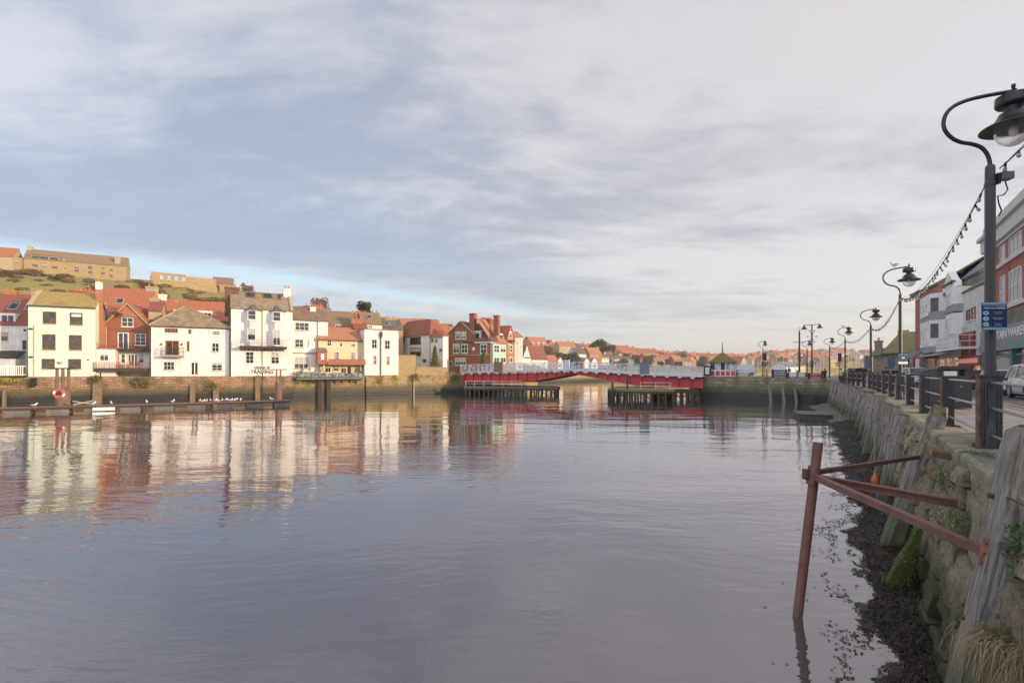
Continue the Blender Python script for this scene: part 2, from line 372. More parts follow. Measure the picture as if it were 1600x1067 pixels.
uvwall('stone_quay_wall', [(-10.4, 106.2), (-2, 112), (2.2, 118), (3.4, 128), (5, 188), (27, 212), (60, 262), (130, 330), (260, 420), (480, 470)], -1.3, lw_b, label='sunlit stone quay wall receding upriver beyond the bridge')
# ================================================================ right bank
def qx(d): # X of the coping edge of the near quay at depth d
    pts = [(-60,-37.1),(24.9,18.4),(41.8,28.8),(59,37.9),(62,39.5)]
    for (a, x0), (b, x1) in zip(pts, pts[1:]):
        if d <= b: return x0+(x1-x0)*(d-a)/(b-a)
    return x1+(d-62)*.53
def qn(d):
    t = Vector((qx(d+.5)-qx(d-.5), 1)).normalized(); return Vector((t.y, -t.x))   # towards land
def QP(d, off, z=None):  # point at perpendicular offset from the coping edge
    n = qn(d); z = gz(qx(d)+n.x*off, d+n.y*off) if z is None else z
    return Vector((qx(d)+n.x*off, d+n.y*off, z))
def gz(X, Y): return -1.4+.5*min(1, max(0, (Y-64)/22))
edge = [(qx(d), d) for d in (-60, 0, 12, 24.9, 34, 41.8, 50, 59, 62)]+[(43.3, 69), (44.0, 73.5), (42.6, 77), (39.5, 79.6), (31.8, 86.2)]
back = [(33.5, 93), (60, 104), (110, 112), (300, 120), (300, -60)]
poly = [Vector((x, y, 0)) for x, y in edge+back]
rm = mat('promenade_ground', (.22, .20, .185), .9, 'ground', col2=(.17, .155, .145), sc=2.)
g = MB(); g.add([(p.x, p.y, gz(p.x, p.y)-.012) for p in poly], [tuple(t) for t in tessellate_polygon([poly])])
struct(g.obj('promenade_ground', rm))
def strip_(name, o0, o1, dz, m, d0=-58, d1=61.5, kind=True):
    vs = []; fs = []; n_ = int((d1-d0)/1.5)
    for i in range(n_+1):
        d = d0+(d1-d0)*i/n_
        for o in (o0, o1): p = QP(d, o); vs.append((p.x, p.y, p.z+dz))
        if i: a = 2*i-2; fs.append((a, a+1, a+3, a+2))
    o = MB().add(vs, fs).obj(name, m)
    if kind: struct(o)
    return o
def pavemat(name, c, w_, h_, mort=.012):
    m = bpy.data.materials.new(name); m.use_nodes = True; q = NT(m.node_tree); p = m.node_tree.nodes['Principled BSDF']
    oc = q.map(q.n('ShaderNodeTexCoord').outputs['Object'], rot=(0, 0, R(-57)))
    b = q.n('ShaderNodeTexBrick', {'Vector': oc, 'Color1': c, 'Color2': tuple(k*.82 for k in c), 'Mortar': tuple(k*.5 for k in c), 'Scale': 1., 'Mortar Size': mort, 'Brick Width': w_, 'Row Height': h_})
    n1 = q.noise(oc, .9, 6., .65); cc = q.mix(q.ramp(n1, .4, .7, 0., .5), b.outputs[0], tuple(k*.6 for k in c))
    q.L.new(cc, p.inputs['Base Color']); q.L.new(q.ramp(n1, .35, .65, .35, .8), p.inputs['Roughness'])
    q.L.new(q.n('ShaderNodeBump', {'Height': q.m('ADD', q.m('MULTIPLY', b.outputs[1], -1.), n1), 'Distance': .01}).outputs[0], p.inputs['Normal']); return m
strip_('quay_footway', .62, 3.45, .0, pavemat('footway_slabs', (.36, .32, .31), .6, .4))
strip_('footway_kerb', 3.45, 3.6, .02, mat('kerb_stone', (.30, .29, .27), .9, 'plain'))
strip_('street_road', 3.6, 7.1, -.004, mat('asphalt', (.085, .085, .095), .75, 'ground', col2=(.11, .108, .115), sc=3.))
strip_('shop_pavement', 7.1, 12., .06, pavemat('shop_pavement_slabs', (.22, .20, .19), .6, .5))
for o in (3.95, ): strip_('road_markings', o, o+.1, .004, mat('road_paint', (.5, .38, .08), .7, 'plain'))
# ================================================================ building toolkit
class B:
    """a building whose front faces the camera side: local x runs along the front, y into the building, z up from its base"""
    def __init__(s, name, label, cat, xl, dl, xr, dr, zb, group=None):
        a = Vector(((xl-800)/F_*dl, dl)); b = Vector(((xr-800)/F_*dr, dr)); s.o = a; s.u = (b-a).normalized(); s.W = (b-a).length; s.zb = zb
        s.t = thing(name, label, cat, (a.x, a.y, zb), math.atan2(s.u.y, s.u.x), group); s.off = 0.
        s.n = Vector((s.u.y, -s.u.x))      # outward
    def uz(s, px, py):
        k = (px-800)/F_; O = s.o+s.n*s.off; U = s.u
        t = (O.x*U.y-O.y*U.x)/(k*U.y-U.x); p = Vector((k*t, t))
        return (p-O).dot(U), (HY-py)/F_*t-s.zb
    def z(s, px, py): return s.uz(px, py)[1]
    def put(s, mb, name, m, parent=None, M=None, label=None):
        o = mb.obj(name, m, parent or s.t, M)
        if label: o['label'] = label
        return o
    def win(s, x0, y0, x1, y1, nc=2, nr=2, fm=None, gm=None, sill=True, fw=.07, name='window', M=None, uz=None, lintel=None):
        if uz: u0, z1, u1, z0 = uz
        else:
            u0, z1 = s.uz(x0, (y0)); u1, _ = s.uz(x1, y0); um = (u0+u1)/2
            _, z1 = s.uz((x0+x1)/2, y0); _, z0 = s.uz((x0+x1)/2, y1)
        f = -s.off
        w_, h_ = u1-u0, z1-z0; fr = MB(); p0 = f-.07; p1 = f+.04
        fr.box(u0, u0+fw, p0, p1, z0, z1).box(u1-fw, u1, p0, p1, z0, z1).box(u0+fw, u1-fw, p0, p1, z0, z0+fw).box(u0+fw, u1-fw, p0, p1, z1-fw, z1)
        for i in range(1, nc): c = u0+w_*i/nc; fr.box(c-fw*.4, c+fw*.4, p0+.015, p1, z0+fw, z1-fw)
        for i in range(1, nr): c = z0+h_*i/nr; fr.box(u0+fw, u1-fw, p0+.018, p1-.001, c-fw*.35, c+fw*.35)
        fo = s.put(fr, name, fm or WHT, M=M)
        s.put(MB().box(u0+fw*.5, u1-fw*.5, f-.03, f+.03, z0+fw*.5, z1-fw*.5), 'pane', gm or GL, fo)
        rr_ = random.random()
        if (gm or GL) is GL and rr_ < .35 and h_ > .7: s.put(MB().box(u0+fw*.6, u1-fw*.6, f-.034, f-.031, z1-fw-h_*(.2+.4*random.random()), z1-fw*.9), 'blind', BLD, fo)
        if sill: s.put(MB().box(u0-.08, u1+.08, f-.14, f+.02, z0-.1, z0-.004), 'sill', sill if sill is not True else WHT, fo)
        if lintel: s.put(MB().box(u0-.1, u1+.1, f-.09, f+.02, z1+.004, z1+.16), 'lintel', lintel, fo)
        return fo
    def wall(s, m, z1, dep=7., u0=0., u1=None, y0=0., z0=-1.2, name='wall'):
        return s.put(MB().box(u0, s.W if u1 is None else u1, y0, y0+dep, z0, z1), name, m)
    def gable(s, rm_, wm, ze, zr, dep=7., u0=0., u1=None, y0=0., axis='x', ov=.2, th=.14, name='roof'):
        u1 = s.W if u1 is None else u1; r = MB(); e = MB()
        if axis == 'x':
            ym = y0+dep/2; k = (zr-ze)/(dep/2); r.slab([(u0-ov, y0-ov, ze-k*ov), (u1+ov, y0-ov, ze-k*ov), (u1+ov, ym, zr), (u0-ov, ym, zr)], -th)
            r.slab([(u1+ov, y0+dep+ov, ze-k*ov), (u0-ov, y0+dep+ov, ze-k*ov), (u0-ov, ym, zr), (u1+ov, ym, zr)], -th)
            e.prism([(y0, ze), (y0+dep, ze), (ym, zr-.02)], u0+.001, u0+.2, 'yz').prism([(y0, ze), (y0+dep, ze), (ym, zr-.02)], u1-.2, u1-.001, 'yz')
        else:
            um = (u0+u1)/2; k = (zr-ze)/((u1-u0)/2); r.slab([(u0-ov, y0+dep+ov, ze-k*ov), (u0-ov, y0-ov, ze-k*ov), (um, y0-ov, zr), (um, y0+dep+ov, zr)], -th)
            r.slab([(u1+ov, y0-ov, ze-k*ov), (u1+ov, y0+dep+ov, ze-k*ov), (um, y0+dep+ov, zr), (um, y0-ov, zr)], -th)
            e.prism([(u0, ze), (u1, ze), (um, zr-.02)], y0+.001, y0+.2).prism([(u0, ze), (u1, ze), (um, zr-.02)], y0+dep-.2, y0+dep-.001)
        ro = s.put(r, name, rm_)
        h = len(e.v)//2; hf = len(e.f)//2
        for k_ in (0, 1):
            g_ = MB(); g_.add(e.v[k_*h:(k_+1)*h], [tuple(i-k_*h for i in f) for f in e.f[k_*hf:(k_+1)*hf]]); s.put(g_, 'gable', wm, ro)
        return ro
    def hip(s, rm_, ze, zr, dep=7., u0=0., u1=None, y0=0., inset=None, ov=.25, cx=None, th=.12):
        u1 = s.W if u1 is None else u1; ins = dep/2 if inset is None else inset; a, b, c, d = u0-ov, u1+ov, y0-ov, y0+dep+ov; ym = y0+dep/2
        r0, r1 = (u0+ins, u1-ins) if cx is None else cx
        r = MB(); r.slab([(a,c,ze),(b,c,ze),(r1,ym,zr),(r0,ym,zr)], -th).slab([(b,d,ze),(a,d,ze),(r0,ym,zr),(r1,ym,zr)], -th).slab([(b,c,ze),(b,d,ze),(r1,ym,zr)], -th).slab([(a,d,ze),(a,c,ze),(r0,ym,zr)], -th)
        return s.put(r, 'roof', rm_)
    def chimney(s, u, y, z0, z1, w_, d_, m, pots=2, parent=None, potm=None):
        ae = random.random() < .3 and pots > 1
        c = MB().box(u-w_/2, u+w_/2, y-d_/2, y+d_/2, z0, z1-.25).box(u-w_/2-.08, u+w_/2+.08, y-d_/2-.08, y+d_/2+.08, z1-.25, z1)
        co = s.put(c, 'chimney', m, parent)
        for i in range(pots):
            pu = u+(i-(pots-1)/2)*(w_*.9/max(1, pots)) if pots > 1 else u
            s.put(MB().lathe([(0, 0), (.15, 0), (.11, .42), (.14, .45), (.14, .5), (.0, .5)], (pu, y, z1+.002), 8), 'chimney_pot', potm or POT, co)
        if ae:
            a = MB().tube([(u+w_*.3, y-d_*.5, z1-.5), (u+w_*.3, y-d_*.5, z1+1.9)], .025, 4).tube([(u+w_*.3-.7, y-d_*.5-.2, z1+1.8), (u+w_*.3+.6, y-d_*.5+.2, z1+1.8)], .018, 4)
            for k in range(6): x = u+w_*.3-.6+k*.22; a.tube([(x, y-d_*.5-.25, z1+1.8), (x, y-d_*.5+.25, z1+1.8)], .014, 4)
            s.put(a, 'aerial', GRY2, co)
        return co
BLD = mat('window_blind', (.42, .40, .36), .7, 'plain')
GRY2 = mat('aerial_metal', (.3, .3, .31), .5, 'plain')
POT = mat('terracotta_pot', (.42, .17, .08), .8, 'plain')
TR = mat('red_pantile', (.42, .145, .075), .85, 'tile', col2=(.26, .13, .085))
TDR = mat('dark_red_pantile', (.29, .09, .065), .85, 'tile', col2=(.20, .09, .07))
TO = mat('orange_pantile', (.46, .20, .115), .85, 'tile', col2=(.32, .17, .115))
TYL = mat('lichen_pantile', (.40, .29, .10), .9, 'tile', col2=(.26, .17, .08))
TRY = mat('red_pantile_y', (.42, .145, .075), .85, 'tiley', col2=(.26, .13, .085))
TPL = mat('plain_red_tile', (.36, .12, .07), .85, 'slate', col2=(.26, .10, .06))
SLM = mat('mossy_stone_slate', (.36, .27, .19), .9, 'slate', col2=(.19, .155, .075), sc=1.6)
SLD = mat('dark_slate', (.13, .12, .125), .7, 'slate', col2=(.19, .16, .11))
SLB = mat('brown_slate', (.31, .20, .145), .85, 'slate', col2=(.17, .12, .08))
SLT = mat('tan_slate', (.32, .22, .13), .85, 'slate', col2=(.22, .16, .10))
WGR = mat('pale_green_render', S(214, 225, 208), .85, 'paint', var=.16)
WWH = mat('white_render', (.80, .78, .75), .85, 'paint', var=.20)
WW2 = mat('white_painted_stone', (.74, .73, .72), .85, 'paint', var=.24)
WCR = mat('cream_render', (.68, .56, .36), .85, 'paint', var=.12)
BRK = mat('red_brick', (.36, .125, .07), .9, 'brick', col2=(.27, .085, .05))
BRO = mat('orange_brick', (.46, .21, .10), .9, 'brick', col2=(.36, .15, .08))
BRD = mat('dark_brick', (.20, .10, .07), .9, 'brick')
STN = mat('golden_stone', (.46, .34, .17), .9, 'block', col2=(.36, .25, .13))
STP = mat('pale_stone', (.50, .42, .28), .9, 'block', col2=(.42, .33, .2))
FBR = mat('brown_window_frame', (.10, .055, .035), .6, 'plain'); FOR = mat('orange_wood_frame', (.40, .15, .05), .6, 'plain')
BLK = mat('black_paint', (.02, .02, .022), .5, 'plain'); DGR = mat('dark_grey_metal', (.055, .057, .065), .45, 'plain')
GRY = mat('grey_stone_trim', (.33, .31, .28), .85, 'plain'); DRW = mat('dark_deck_timber', (.09, .05, .035), .8, 'wood')
RDW = mat('red_painted_timber', (.42, .15, .095), .7, 'wood', col2=(.32, .12, .08))
def rail(s, x0, x1, yt, yb, off, m, name='balcony_rail', bars=None, rails=2, parent=None, side=True):
    s.off = off; u0, zt = s.uz(x0, yt); u1, _ = s.uz(x1, yt); _, zb = s.uz((x0+x1)/2, yb); _, zt = s.uz((x0+x1)/2, yt); s.off = 0
    r = MB(); f = -off
    for i in range(rails): zz = zt-(zt-zb)*i/max(1, rails); r.beam((u0, f, zz), (u1, f, zz), .05, .05)
    n = bars or max(2, int((u1-u0)/.35))
    for i in range(n+1): u = u0+(u1-u0)*i/n; r.beam((u, f, zb), (u, f, zt), .03 if i % 6 else .06, .03 if i % 6 else .06, (0, 1, 0))
    if side:
        for u in (u0, u1):
            for i in range(rails): zz = zt-(zt-zb)*i/max(1, rails); r.beam((u, f, zz), (u, 0, zz), .05, .05)
    return s.put(r, name, m, parent)
def slabpx(s, x0, x1, y0, y1, off, m, name, inn=0.):
    s.off = off; u0, z1 = s.uz(x0, y0); u1, _ = s.uz(x1, y0); _, z1 = s.uz((x0+x1)/2, y0); _, z0 = s.uz((x0+x1)/2, y1); s.off = 0
    return s.put(MB().box(u0, u1, -off, inn, z0, z1), name, m)
def pipe(s, x, y0, y1, m, off=.1, w_=.1):
    s.off = off; u, z1 = s.uz(x, y0); _, z0 = s.uz(x, y1); s.off = 0
    return s.put(MB().tube([(u, -off, z0), (u, -off, z1)], w_/2, 8), 'drainpipe', m)
# ================================================================ left bank: the waterside row
ZB = -.9
# --- white house with the dark red roof at the frame edge
b = B('waterside_house', 'white house with dark red roof and skylights beyond the picket fence', 'house', -75, dq(-75)+5, 43, dq(43)+3.5, ZB)
ze = b.z(20, 507); zr = ze+4.2; b.wall(WW2, ze); rf = b.gable(TDR, WW2, ze, zr, 7.6, ov=.15)
b.chimney(b.uz(42, 470)[0]-.4, 2.6, ze+1., b.z(43, 447), .9, .7, STN, 1)
b.win(2, 519, 12.5, 533, 2, 2, GRY); b.win(36, 513, 43, 519, 1, 1); b.win(35.5, 531.5, 41.5, 547, 2, 2, BLK); b.win(-1, 547, 12, 555, 4, 2); b.win(-40, 519, -29, 533, 2, 2, GRY); b.win(-40, 547, -29, 556, 2, 2)
# dormer and skylights on the roof
dm = b.put(MB().box(*(b.uz(-2, 500)[0], b.uz(22, 500)[0], .25, 3., ze+.05, ze+1.7)), 'dormer', WHT, rf)
u0 = b.uz(-2, 500)[0]; u1 = b.uz(22, 500)[0]
b.put(MB().box(u0+.25, (u0+u1)/2-.08, .2, .3, ze+.45, ze+1.35).box((u0+u1)/2+.08, u1-.25, .2, .3, ze+.45, ze+1.35), 'dormer_window', GL, dm)
def skylight(s, rf, u, ze, zr, dep, f0, f1, w_=1., m=None):
    k = (zr-ze)/(dep/2); q = []
    for uu, f in ((u, f0), (u+w_, f0), (u+w_, f1), (u, f1)): q.append((uu, dep/2*f, ze+(zr-ze)*f+.2))
    o = s.put(MB().slab(q, -.1), 'skylight_frame', m or GRY, rf); c = Vector(q[0]).lerp(Vector(q[2]), .5)
    s.put(MB().slab([tuple(c.lerp(Vector(p), .78)+Vector((0, 0, .02))) for p in q], -.1), 'skylight_pane', GL, o)
skylight(b, rf, b.uz(22, 480)[0], ze, zr, 7.6, .52, .8, 1.3); skylight(b, rf, b.uz(-6, 480)[0], ze, zr, 7.6, .52, .8, 1.3)
lt = MB().slab([(b.uz(3, 555)[0], -2.2, b.z(20, 560)), (b.uz(41, 555)[0], -2.2, b.z(20, 560)), (b.uz(41, 555)[0], 0, b.z(20, 549)), (b.uz(3, 555)[0], 0, b.z(20, 549))], -.12)
b.put(lt, 'lean_to_roof', BLK); b.put(MB().box(b.uz(4, 560)[0], b.uz(40, 560)[0], -2., 0, -.2, b.z(20, 561)), 'lean_to', WW2)
fe = B('picket_fence', 'white painted picket fence on the wall top before the far white house', 'fence', -60, dq(-60)+.2, 40.5, dq(40.5)+.2, ZB)
z1 = fe.z(20, 571.5); z0 = fe.z(20, 587); f = MB().box(0, fe.W, -.05, .05, z1-.1, z1).box(0, fe.W, -.05, .05, z0+.1, z0+.2)
for i in range(int(fe.W/.22)): f.box(i*.22, i*.22+.1, -.07, -.05, z0, z1-.02)
for i in range(int(fe.W/2.4)+1): f.box(i*2.4-.07, i*2.4+.07, -.08, .08, z0-.2, z1+.12)
fe.put(f, 'pickets', WHT)
dk = B('timber_deck', 'narrow dark timber deck edge below the white picket fence', 'deck', -60, dq(-60)-.3, 40, dq(40)-.3, ZB); slabpx(dk, -60, 40, 587, 589.5, 0, DRW, 'deck_boards', 1.2)
# --- pale green house
b = B('waterside_house', 'tall pale green house with six brown windows and yellowed pantile roof', 'house', 44, dq(44)+.35, 149, dq(149)+.35, ZB)
ze = b.z(96, 479.5); zr = ze+2.5; b.wall(WGR, ze, 7.5); rf = b.gable(TYL, WGR, ze, zr, 7.5, ov=.0)
kk = (zr-ze)/3.75
b.put(MB().slab([(-.15, -.1, ze+.0), (.45, -.1, ze+.0), (.45, 3.75, zr+.12), (-.15, 3.75, zr+.12)], -.16), 'verge_coping', STP, rf)
b.put(MB().box(-.05, b.W+.05, -.16, -.0, ze-.12, ze+.06), 'gutter', DGR)
for q in ((67.4, 487, 87.7, 505.5), (109.6, 489, 129, 507.4), (66.5, 522.4, 86.7, 546), (108.3, 523.7, 127.8, 546.5), (65.6, 560.6, 85.6, 575.8), (107, 561, 126.6, 576)):
    o = b.win(*q, 1, 1, FBR, GLB, sill=STP, fw=.13)
u0, _ = b.uz(112, 490); b.put(MB().box(u0, u0+1.4, -.045, -.032, b.z(120, 495), b.z(120, 491)), 'blind', WHT, o)
pipe(b, 52.7, 508, 588, GRY, .08, .07)
for y_ in (514, 558): u, z_ = b.uz(48, y_); b.put(MB().prism([(u+.28*math.cos(t*.785), z_+.16*math.sin(t*.785)) for t in range(8)], -.06, -.002), 'wall_tie_plate', FBR)
u, z_ = b.uz(137.5, 562); b.put(MB().box(u-.12, u+.12, -.08, 0, z_-.07, z_+.07), 'wall_vent', FBR)
# --- tall brick chimney house tucked between
b = B('chimney_house', 'narrow brick house end with one tall chimney beside the pale green house', 'house', 148, dq(149)+1.8, 163, dq(163)+1.8, ZB)
zt = b.z(154, 453); b.wall(BRO, zt-4.8, 5.); w0, _ = b.uz(149, 450); w1, _ = b.uz(160.5, 450)
ch = b.put(MB().box(w0, w1, -.05, 1.1, zt-5.2, zt-.2).box(w0+.0, w1+.0, -.05, 1.1, zt-.2, zt).box(w0, w1, 0, 1.05, zt, zt+.06), 'chimney', BRO)
b.put(MB().box(w0-.03, (w0+w1)/2+.2, .1, 1., zt+.06, b.z(151, 440)), 'chimney_top', WWH, ch); b.put(MB().lathe([(.16, 0), (.12, .5), (.0, .5)], ((w0+w1)/2-.3, .5, b.z(151, 440)), 8), 'chimney_pot', POT, ch)
b.put(MB().slab([(w1-.1, 0, zt-2.2), (w1+2.3, 0, zt-3.6), (w1+2.3, 4., zt-3.6), (w1-.1, 4., zt-2.2)], -.15), 'roof', TDR)
# --- brick gable house
b = B('brick_gable_house', 'red brick gabled house with white french doors and two balconies', 'house', 158, dq(158)+2.6, 235, dq(235)+2.6, ZB)
ze = b.z(160, 509); zr = b.z(199.5, 474.5); u0 = b.uz(161, 520)[0]
zm = b.z(197, 549); b.put(MB().box(u0, b.W, 0, 8, zm, ze), 'upper_wall', BRK); b.put(MB().box(u0, b.W, .02, 8, -1.2, zm), 'ground_floor_wall', WWH)
rf = b.gable(TRY, BRK, ze, zr, 8., u0=u0, u1=b.W-.02, axis='y', ov=.14)
b.put(MB().beam((u0-.15, -.2, ze-.08), ((u0+b.W)/2, -.2, zr), .1, .16).beam((b.W+.15, -.2, ze-.08), ((u0+b.W)/2, -.2, zr), .1, .16), 'verge', STP, rf)
b.put(MB().prism([((u0+b.W)/2-2.3, zr-2.02), ((u0+b.W)/2+2.3, zr-2.02), ((u0+b.W)/2, zr-.02)], -.02, -.001), 'gable_brick_panel', BRO, rf)
b.win(190, 496, 208.4, 510.5, 2, 2, lintel=DGR); b.win(211.5, 521.5, 228, 539.5, 2, 3, lintel=DGR)
b.win(184, 519.5, 201.3, 546, 2, 1, name='french_door', sill=False, fw=.13, lintel=DGR)
b.win(199.5, 553, 215.5, 573, 3, 1, name='french_door', sill=False, fw=.13); b.win(189.5, 552.5, 196, 567, 1, 2); b.win(217, 552.5, 225, 567, 1, 3)
u, z_ = b.uz(182.5, 494); b.put(MB().prism([(u+.25*math.cos(t*.785), z_+.25*math.sin(t*.785)) for t in range(8)], -.08, -.0), 'round_vent', BRD)
b.put(MB().box(u0, b.W-.0, -.06, 0, b.z(197, 515.5), b.z(197, 514.5)), 'string_course', BRD)
ex0 = b.uz(146, 560)[0]; ex1 = b.uz(186.5, 560)[0]; b.put(MB().box(ex0, ex1, -2.1, 0, -.8, zm+.3), 'side_extension', WWH)
b.put(MB().box(ex0-.1, ex1+.6, -2.25, .0, zm+.3, zm+.5), 'flat_roof', RDW)
slabpx(b, 185, 235, 545, 549.5, 1.1, DRW, 'balcony', 0)
rail(b, 148, 187, 536, 546, 2.2, RDW, 'roof_terrace_rail', 9, 3); rail(b, 187, 234, 536.5, 546, 1.1, BLK)
b.off = 2.1; b.win(156, 552.7, 170, 563.7, 2, 1); b.off = 0
slabpx(b, 146, 231, 575, 580, 3.0, DRW, 'terrace_deck', 0); rail(b, 146.5, 230, 566.5, 576, 2.95, RDW, 'terrace_rail', 21, 3)
pipe(b, 185, 549, 578, RDW, 2.25, .12); pipe(b, 165.5, 512, 543, WHT, .15, .12)
def garden_chair(x, y, z, rz, col, label):
    t = thing('garden_chair', label, 'chair', (x, y, z), rz, 'garden chairs on the brick house terrace'); m = mat(col+'_chair', {'pink': (.55, .33, .22), 'dark': (.08, .08, .08)}[col], .6, 'plain')
    MB().box(-.25, .25, -.25, .25, .42, .47).obj('seat', m, t); MB().box(-.25, .25, .2, .25, .47, 1.0).obj('backrest', m, t)
    for i in (-1, 1):
        for j in (-1, 1): MB().box(i*.22-.025, i*.22+.025, j*.22-.025, j*.22+.025, 0, .42).obj('leg', m, t)
zdk = ZB+b.z(190, 575)
for i, (px, c, l) in enumerate(((184, 'pink', 'pale wooden chair nearest the red drainpipe on the terrace deck'), (201, 'pink', 'pale wooden chair in front of the terrace french doors'), (208, 'dark', 'dark chair just beside the terrace french doors'), (219, 'dark', 'dark chair at the far railing end of the terrace'))):
    d = dq(px)+1.1; p = P(px, 580, d); garden_chair(p.x, p.y, zdk, .4*i+.5, c, l)
# --- hip roofed white house
b = B('hip_roofed_house', 'white house with broad mossy hipped roof and an orange framed balcony door', 'house', 236, dq(236)+.35, 361, dq(361)+.9, ZB)
ze = b.z(260, 510.5); b.wall(WWH, ze, 10.)
zr = b.z(287, 488)+1.2; ua = b.uz(287, 488)[0]
r = MB().slab([(-.3,-.3,ze),(b.W+.1,-.3,ze),(ua+.5,4.2,zr),(ua-.3,4.2,zr)], -.15).slab([(-.3,10.3,ze),(-.3,-.3,ze),(ua-.3,4.2,zr)], -.15).slab([(b.W+.1,-.3,ze),(b.W+.1,10.3,ze),(ua+.5,4.2,zr)], -.15).slab([(b.W+.1,10.3,ze),(-.3,10.3,ze),(ua-.3,4.2,zr),(ua+.5,4.2,zr)], -.15)
rf = b.put(r, 'roof', SLM); b.put(MB().beam((-.3, -.3, ze+.2), (ua-.3, 4.2, zr+.12), .25, .15).beam((b.W+.1, -.3, ze+.2), (ua+.5, 4.2, zr+.12), .2, .12), 'hip_tiles', STP, rf)
b.win(257.5, 513, 278, 520, 5, 1, FOR, GLB); b.win(294.5, 514.5, 299, 521.5, 1, 1, FOR, GLB, sill=False); b.win(331.6, 517.3, 344, 523.7, 4, 2)
b.win(258.5, 532, 280, 555, 2, 1, FOR, GLB, sill=False, name='balcony_door', fw=.14); b.win(292.3, 533, 296, 549, 1, 1, FOR, GLB, sill=False)
b.win(331, 536, 342.4, 549.6, 2, 2, sill=GRY); b.win(255.6, 565, 272.6, 578, 3, 2, sill=GRY); b.win(297.5, 565, 310.7, 586.6, 2, 1, sill=False, name='french_door', fw=.16, gm=GLB); b.win(331, 566, 347.3, 579, 2, 3, sill=GRY)
slabpx(b, 251, 286.5, 555, 557.5, 1.2, GRY, 'balcony', 0); rail(b, 251.5, 286.3, 543, 555.5, 1.18, DGR, bars=18); pipe(b, 233.8, 513, 588, BLK)
for x_ in (252, 284): u, z_ = b.uz(x_, 538); b.put(MB().box(u-.09, u+.09, -.2, 0, z_-.16, z_+.16), 'wall_lantern', BLK)
slabpx(b, 244, 352, 589, 591.5, .5, GRY, 'terrace_slab', 0); b.put(MB().box(0, b.W, -.12, 0, ze-.1, ze+.05), 'gutter', DGR)
# --- the trading house with two bays
b = B('bay_fronted_house', 'tall white waterside building with two canted bays and VENUS TRADING lettering', 'house', 361, dq(361)+.0, 457, dq(457)+.6, ZB)
ze = b.z(405, 484); zr = b.z(409, 462)+1.; b.wall(WWH, ze, 8., z0=.05); rf = b.gable(SLM, WWH, ze, zr, 8., ov=.1)
zs = ze-.1
b.put(MB().box(-.25, 0, 1., 8., 0, ze), 'side_brickwork', BRD)
b.chimney(.15, 3.6, ze-1., b.z(356, 444), 2.0, 1.2, BRD, 3, rf); b.chimney(b.W-.5, 3.6, ze, b.z(452, 447), 1.2, .9, WWH, 2, rf)
b.put(MB().slab([(b.W-.3, -.15, ze+.06), (b.W+.15, -.15, ze+.06), (b.W+.15, 4., zr+.12), (b.W-.3, 4., zr+.12)], -.2), 'verge_coping', STP, rf)
for xs in (385, 413, 437): skylight(b, rf, b.uz(xs, 470)[0], ze, zr, 8., .62, .9, 1.5 if xs < 430 else .5, SLD)
zf = b.z(408, 541)
for x0, x1 in ((382, 409), (420.5, 446)):
    b.off = 0; u0, _ = b.uz(x0, 500); u1, _ = b.uz(x1, 500); pr = 1.1; c = .75; zt = ze-.25
    bay = b.put(MB().prism([(u0, 0), (u0+c, -pr), (u1-c, -pr), (u1, 0)], zf, zt, 'xy'), 'bay', WW2)
    um = (u0+u1)/2; b.put(MB().add([(u0-.15, 0, zt), (u0+c-.1, -pr-.15, zt), (u1-c+.1, -pr-.15, zt), (u1+.15, 0, zt), (um, .6, zt+1.25)], [(0,1,4),(1,2,4),(2,3,4),(3,2,1,0)]), 'bay_roof', SLD, bay)
    b.off = pr+.0
    if x0 == 382: b.win(387, 484.8, 400, 499.5, 1, 2); b.win(386.7, 513, 399.5, 532, 1, 2)
    else: b.win(426.3, 487.5, 438.6, 502, 1, 2); b.win(426.3, 515, 438, 539.3, 2, 1, sill=False, name='bay_door')
    b.off = 0
slabpx(b, 375, 448.5, 541, 544.5, 1.55, DRW, 'balcony', 0)
for i in range(12): u = b.uz(377+i*6, 546)[0]; b.put(MB().beam((u, 0, zf-.75), (u, -1.4, zf-.3), .1, .12), 'balcony_bracket', DRW)
rail(b, 375.5, 448, 530.5, 541, 1.5, GRY, bars=10)
b.win(384, 549.6, 396.6, 567.8, 2, 3, sill=WHT); b.win(423.5, 550.3, 436.2, 568.3, 2, 3, sill=WHT); pipe(b, 409.6, 482, 540, DGR); pipe(b, 409.8, 545, 583, DGR, .09, .08)
slabpx(b, 381.5, 457, 572.5, 583.5, .07, WWH, 'sign_board', 0)
def text(s, parent, name, m, size, loc, rot, ext=.012, align='CENTER', bold=0.):
    c = bpy.data.curves.new(name, 'FONT'); c.body = s; c.size = size; c.extrude = ext; c.align_x = align; c.align_y = 'CENTER'; c.resolution_u = 2; c.offset = bold
    o = bpy.data.objects.new(name, c); COL.objects.link(o); dg = bpy.context.evaluated_depsgraph_get(); me = bpy.data.meshes.new_from_object(o.evaluated_get(dg))
    bpy.data.objects.remove(o); me.materials.clear(); me.materials.append(m); me.name = name
    o = bpy.data.objects.new(name, me); COL.objects.link(o); o.parent = parent; o.location = loc; o.rotation_euler = rot; return o
b.off = .09; uc, z1 = b.uz(409.5, 575.8); _, z2 = b.uz(409.5, 580.3)
text('VENUS', b.t, 'lettering', BLK, .8, (uc, -.09, z1+.05), (R(90), 0, 0), bold=.02); text('TRADING', b.t, 'lettering', BLK, .8, (uc, -.09, z2-.1), (R(90), 0, 0), bold=.02); b.off = 0
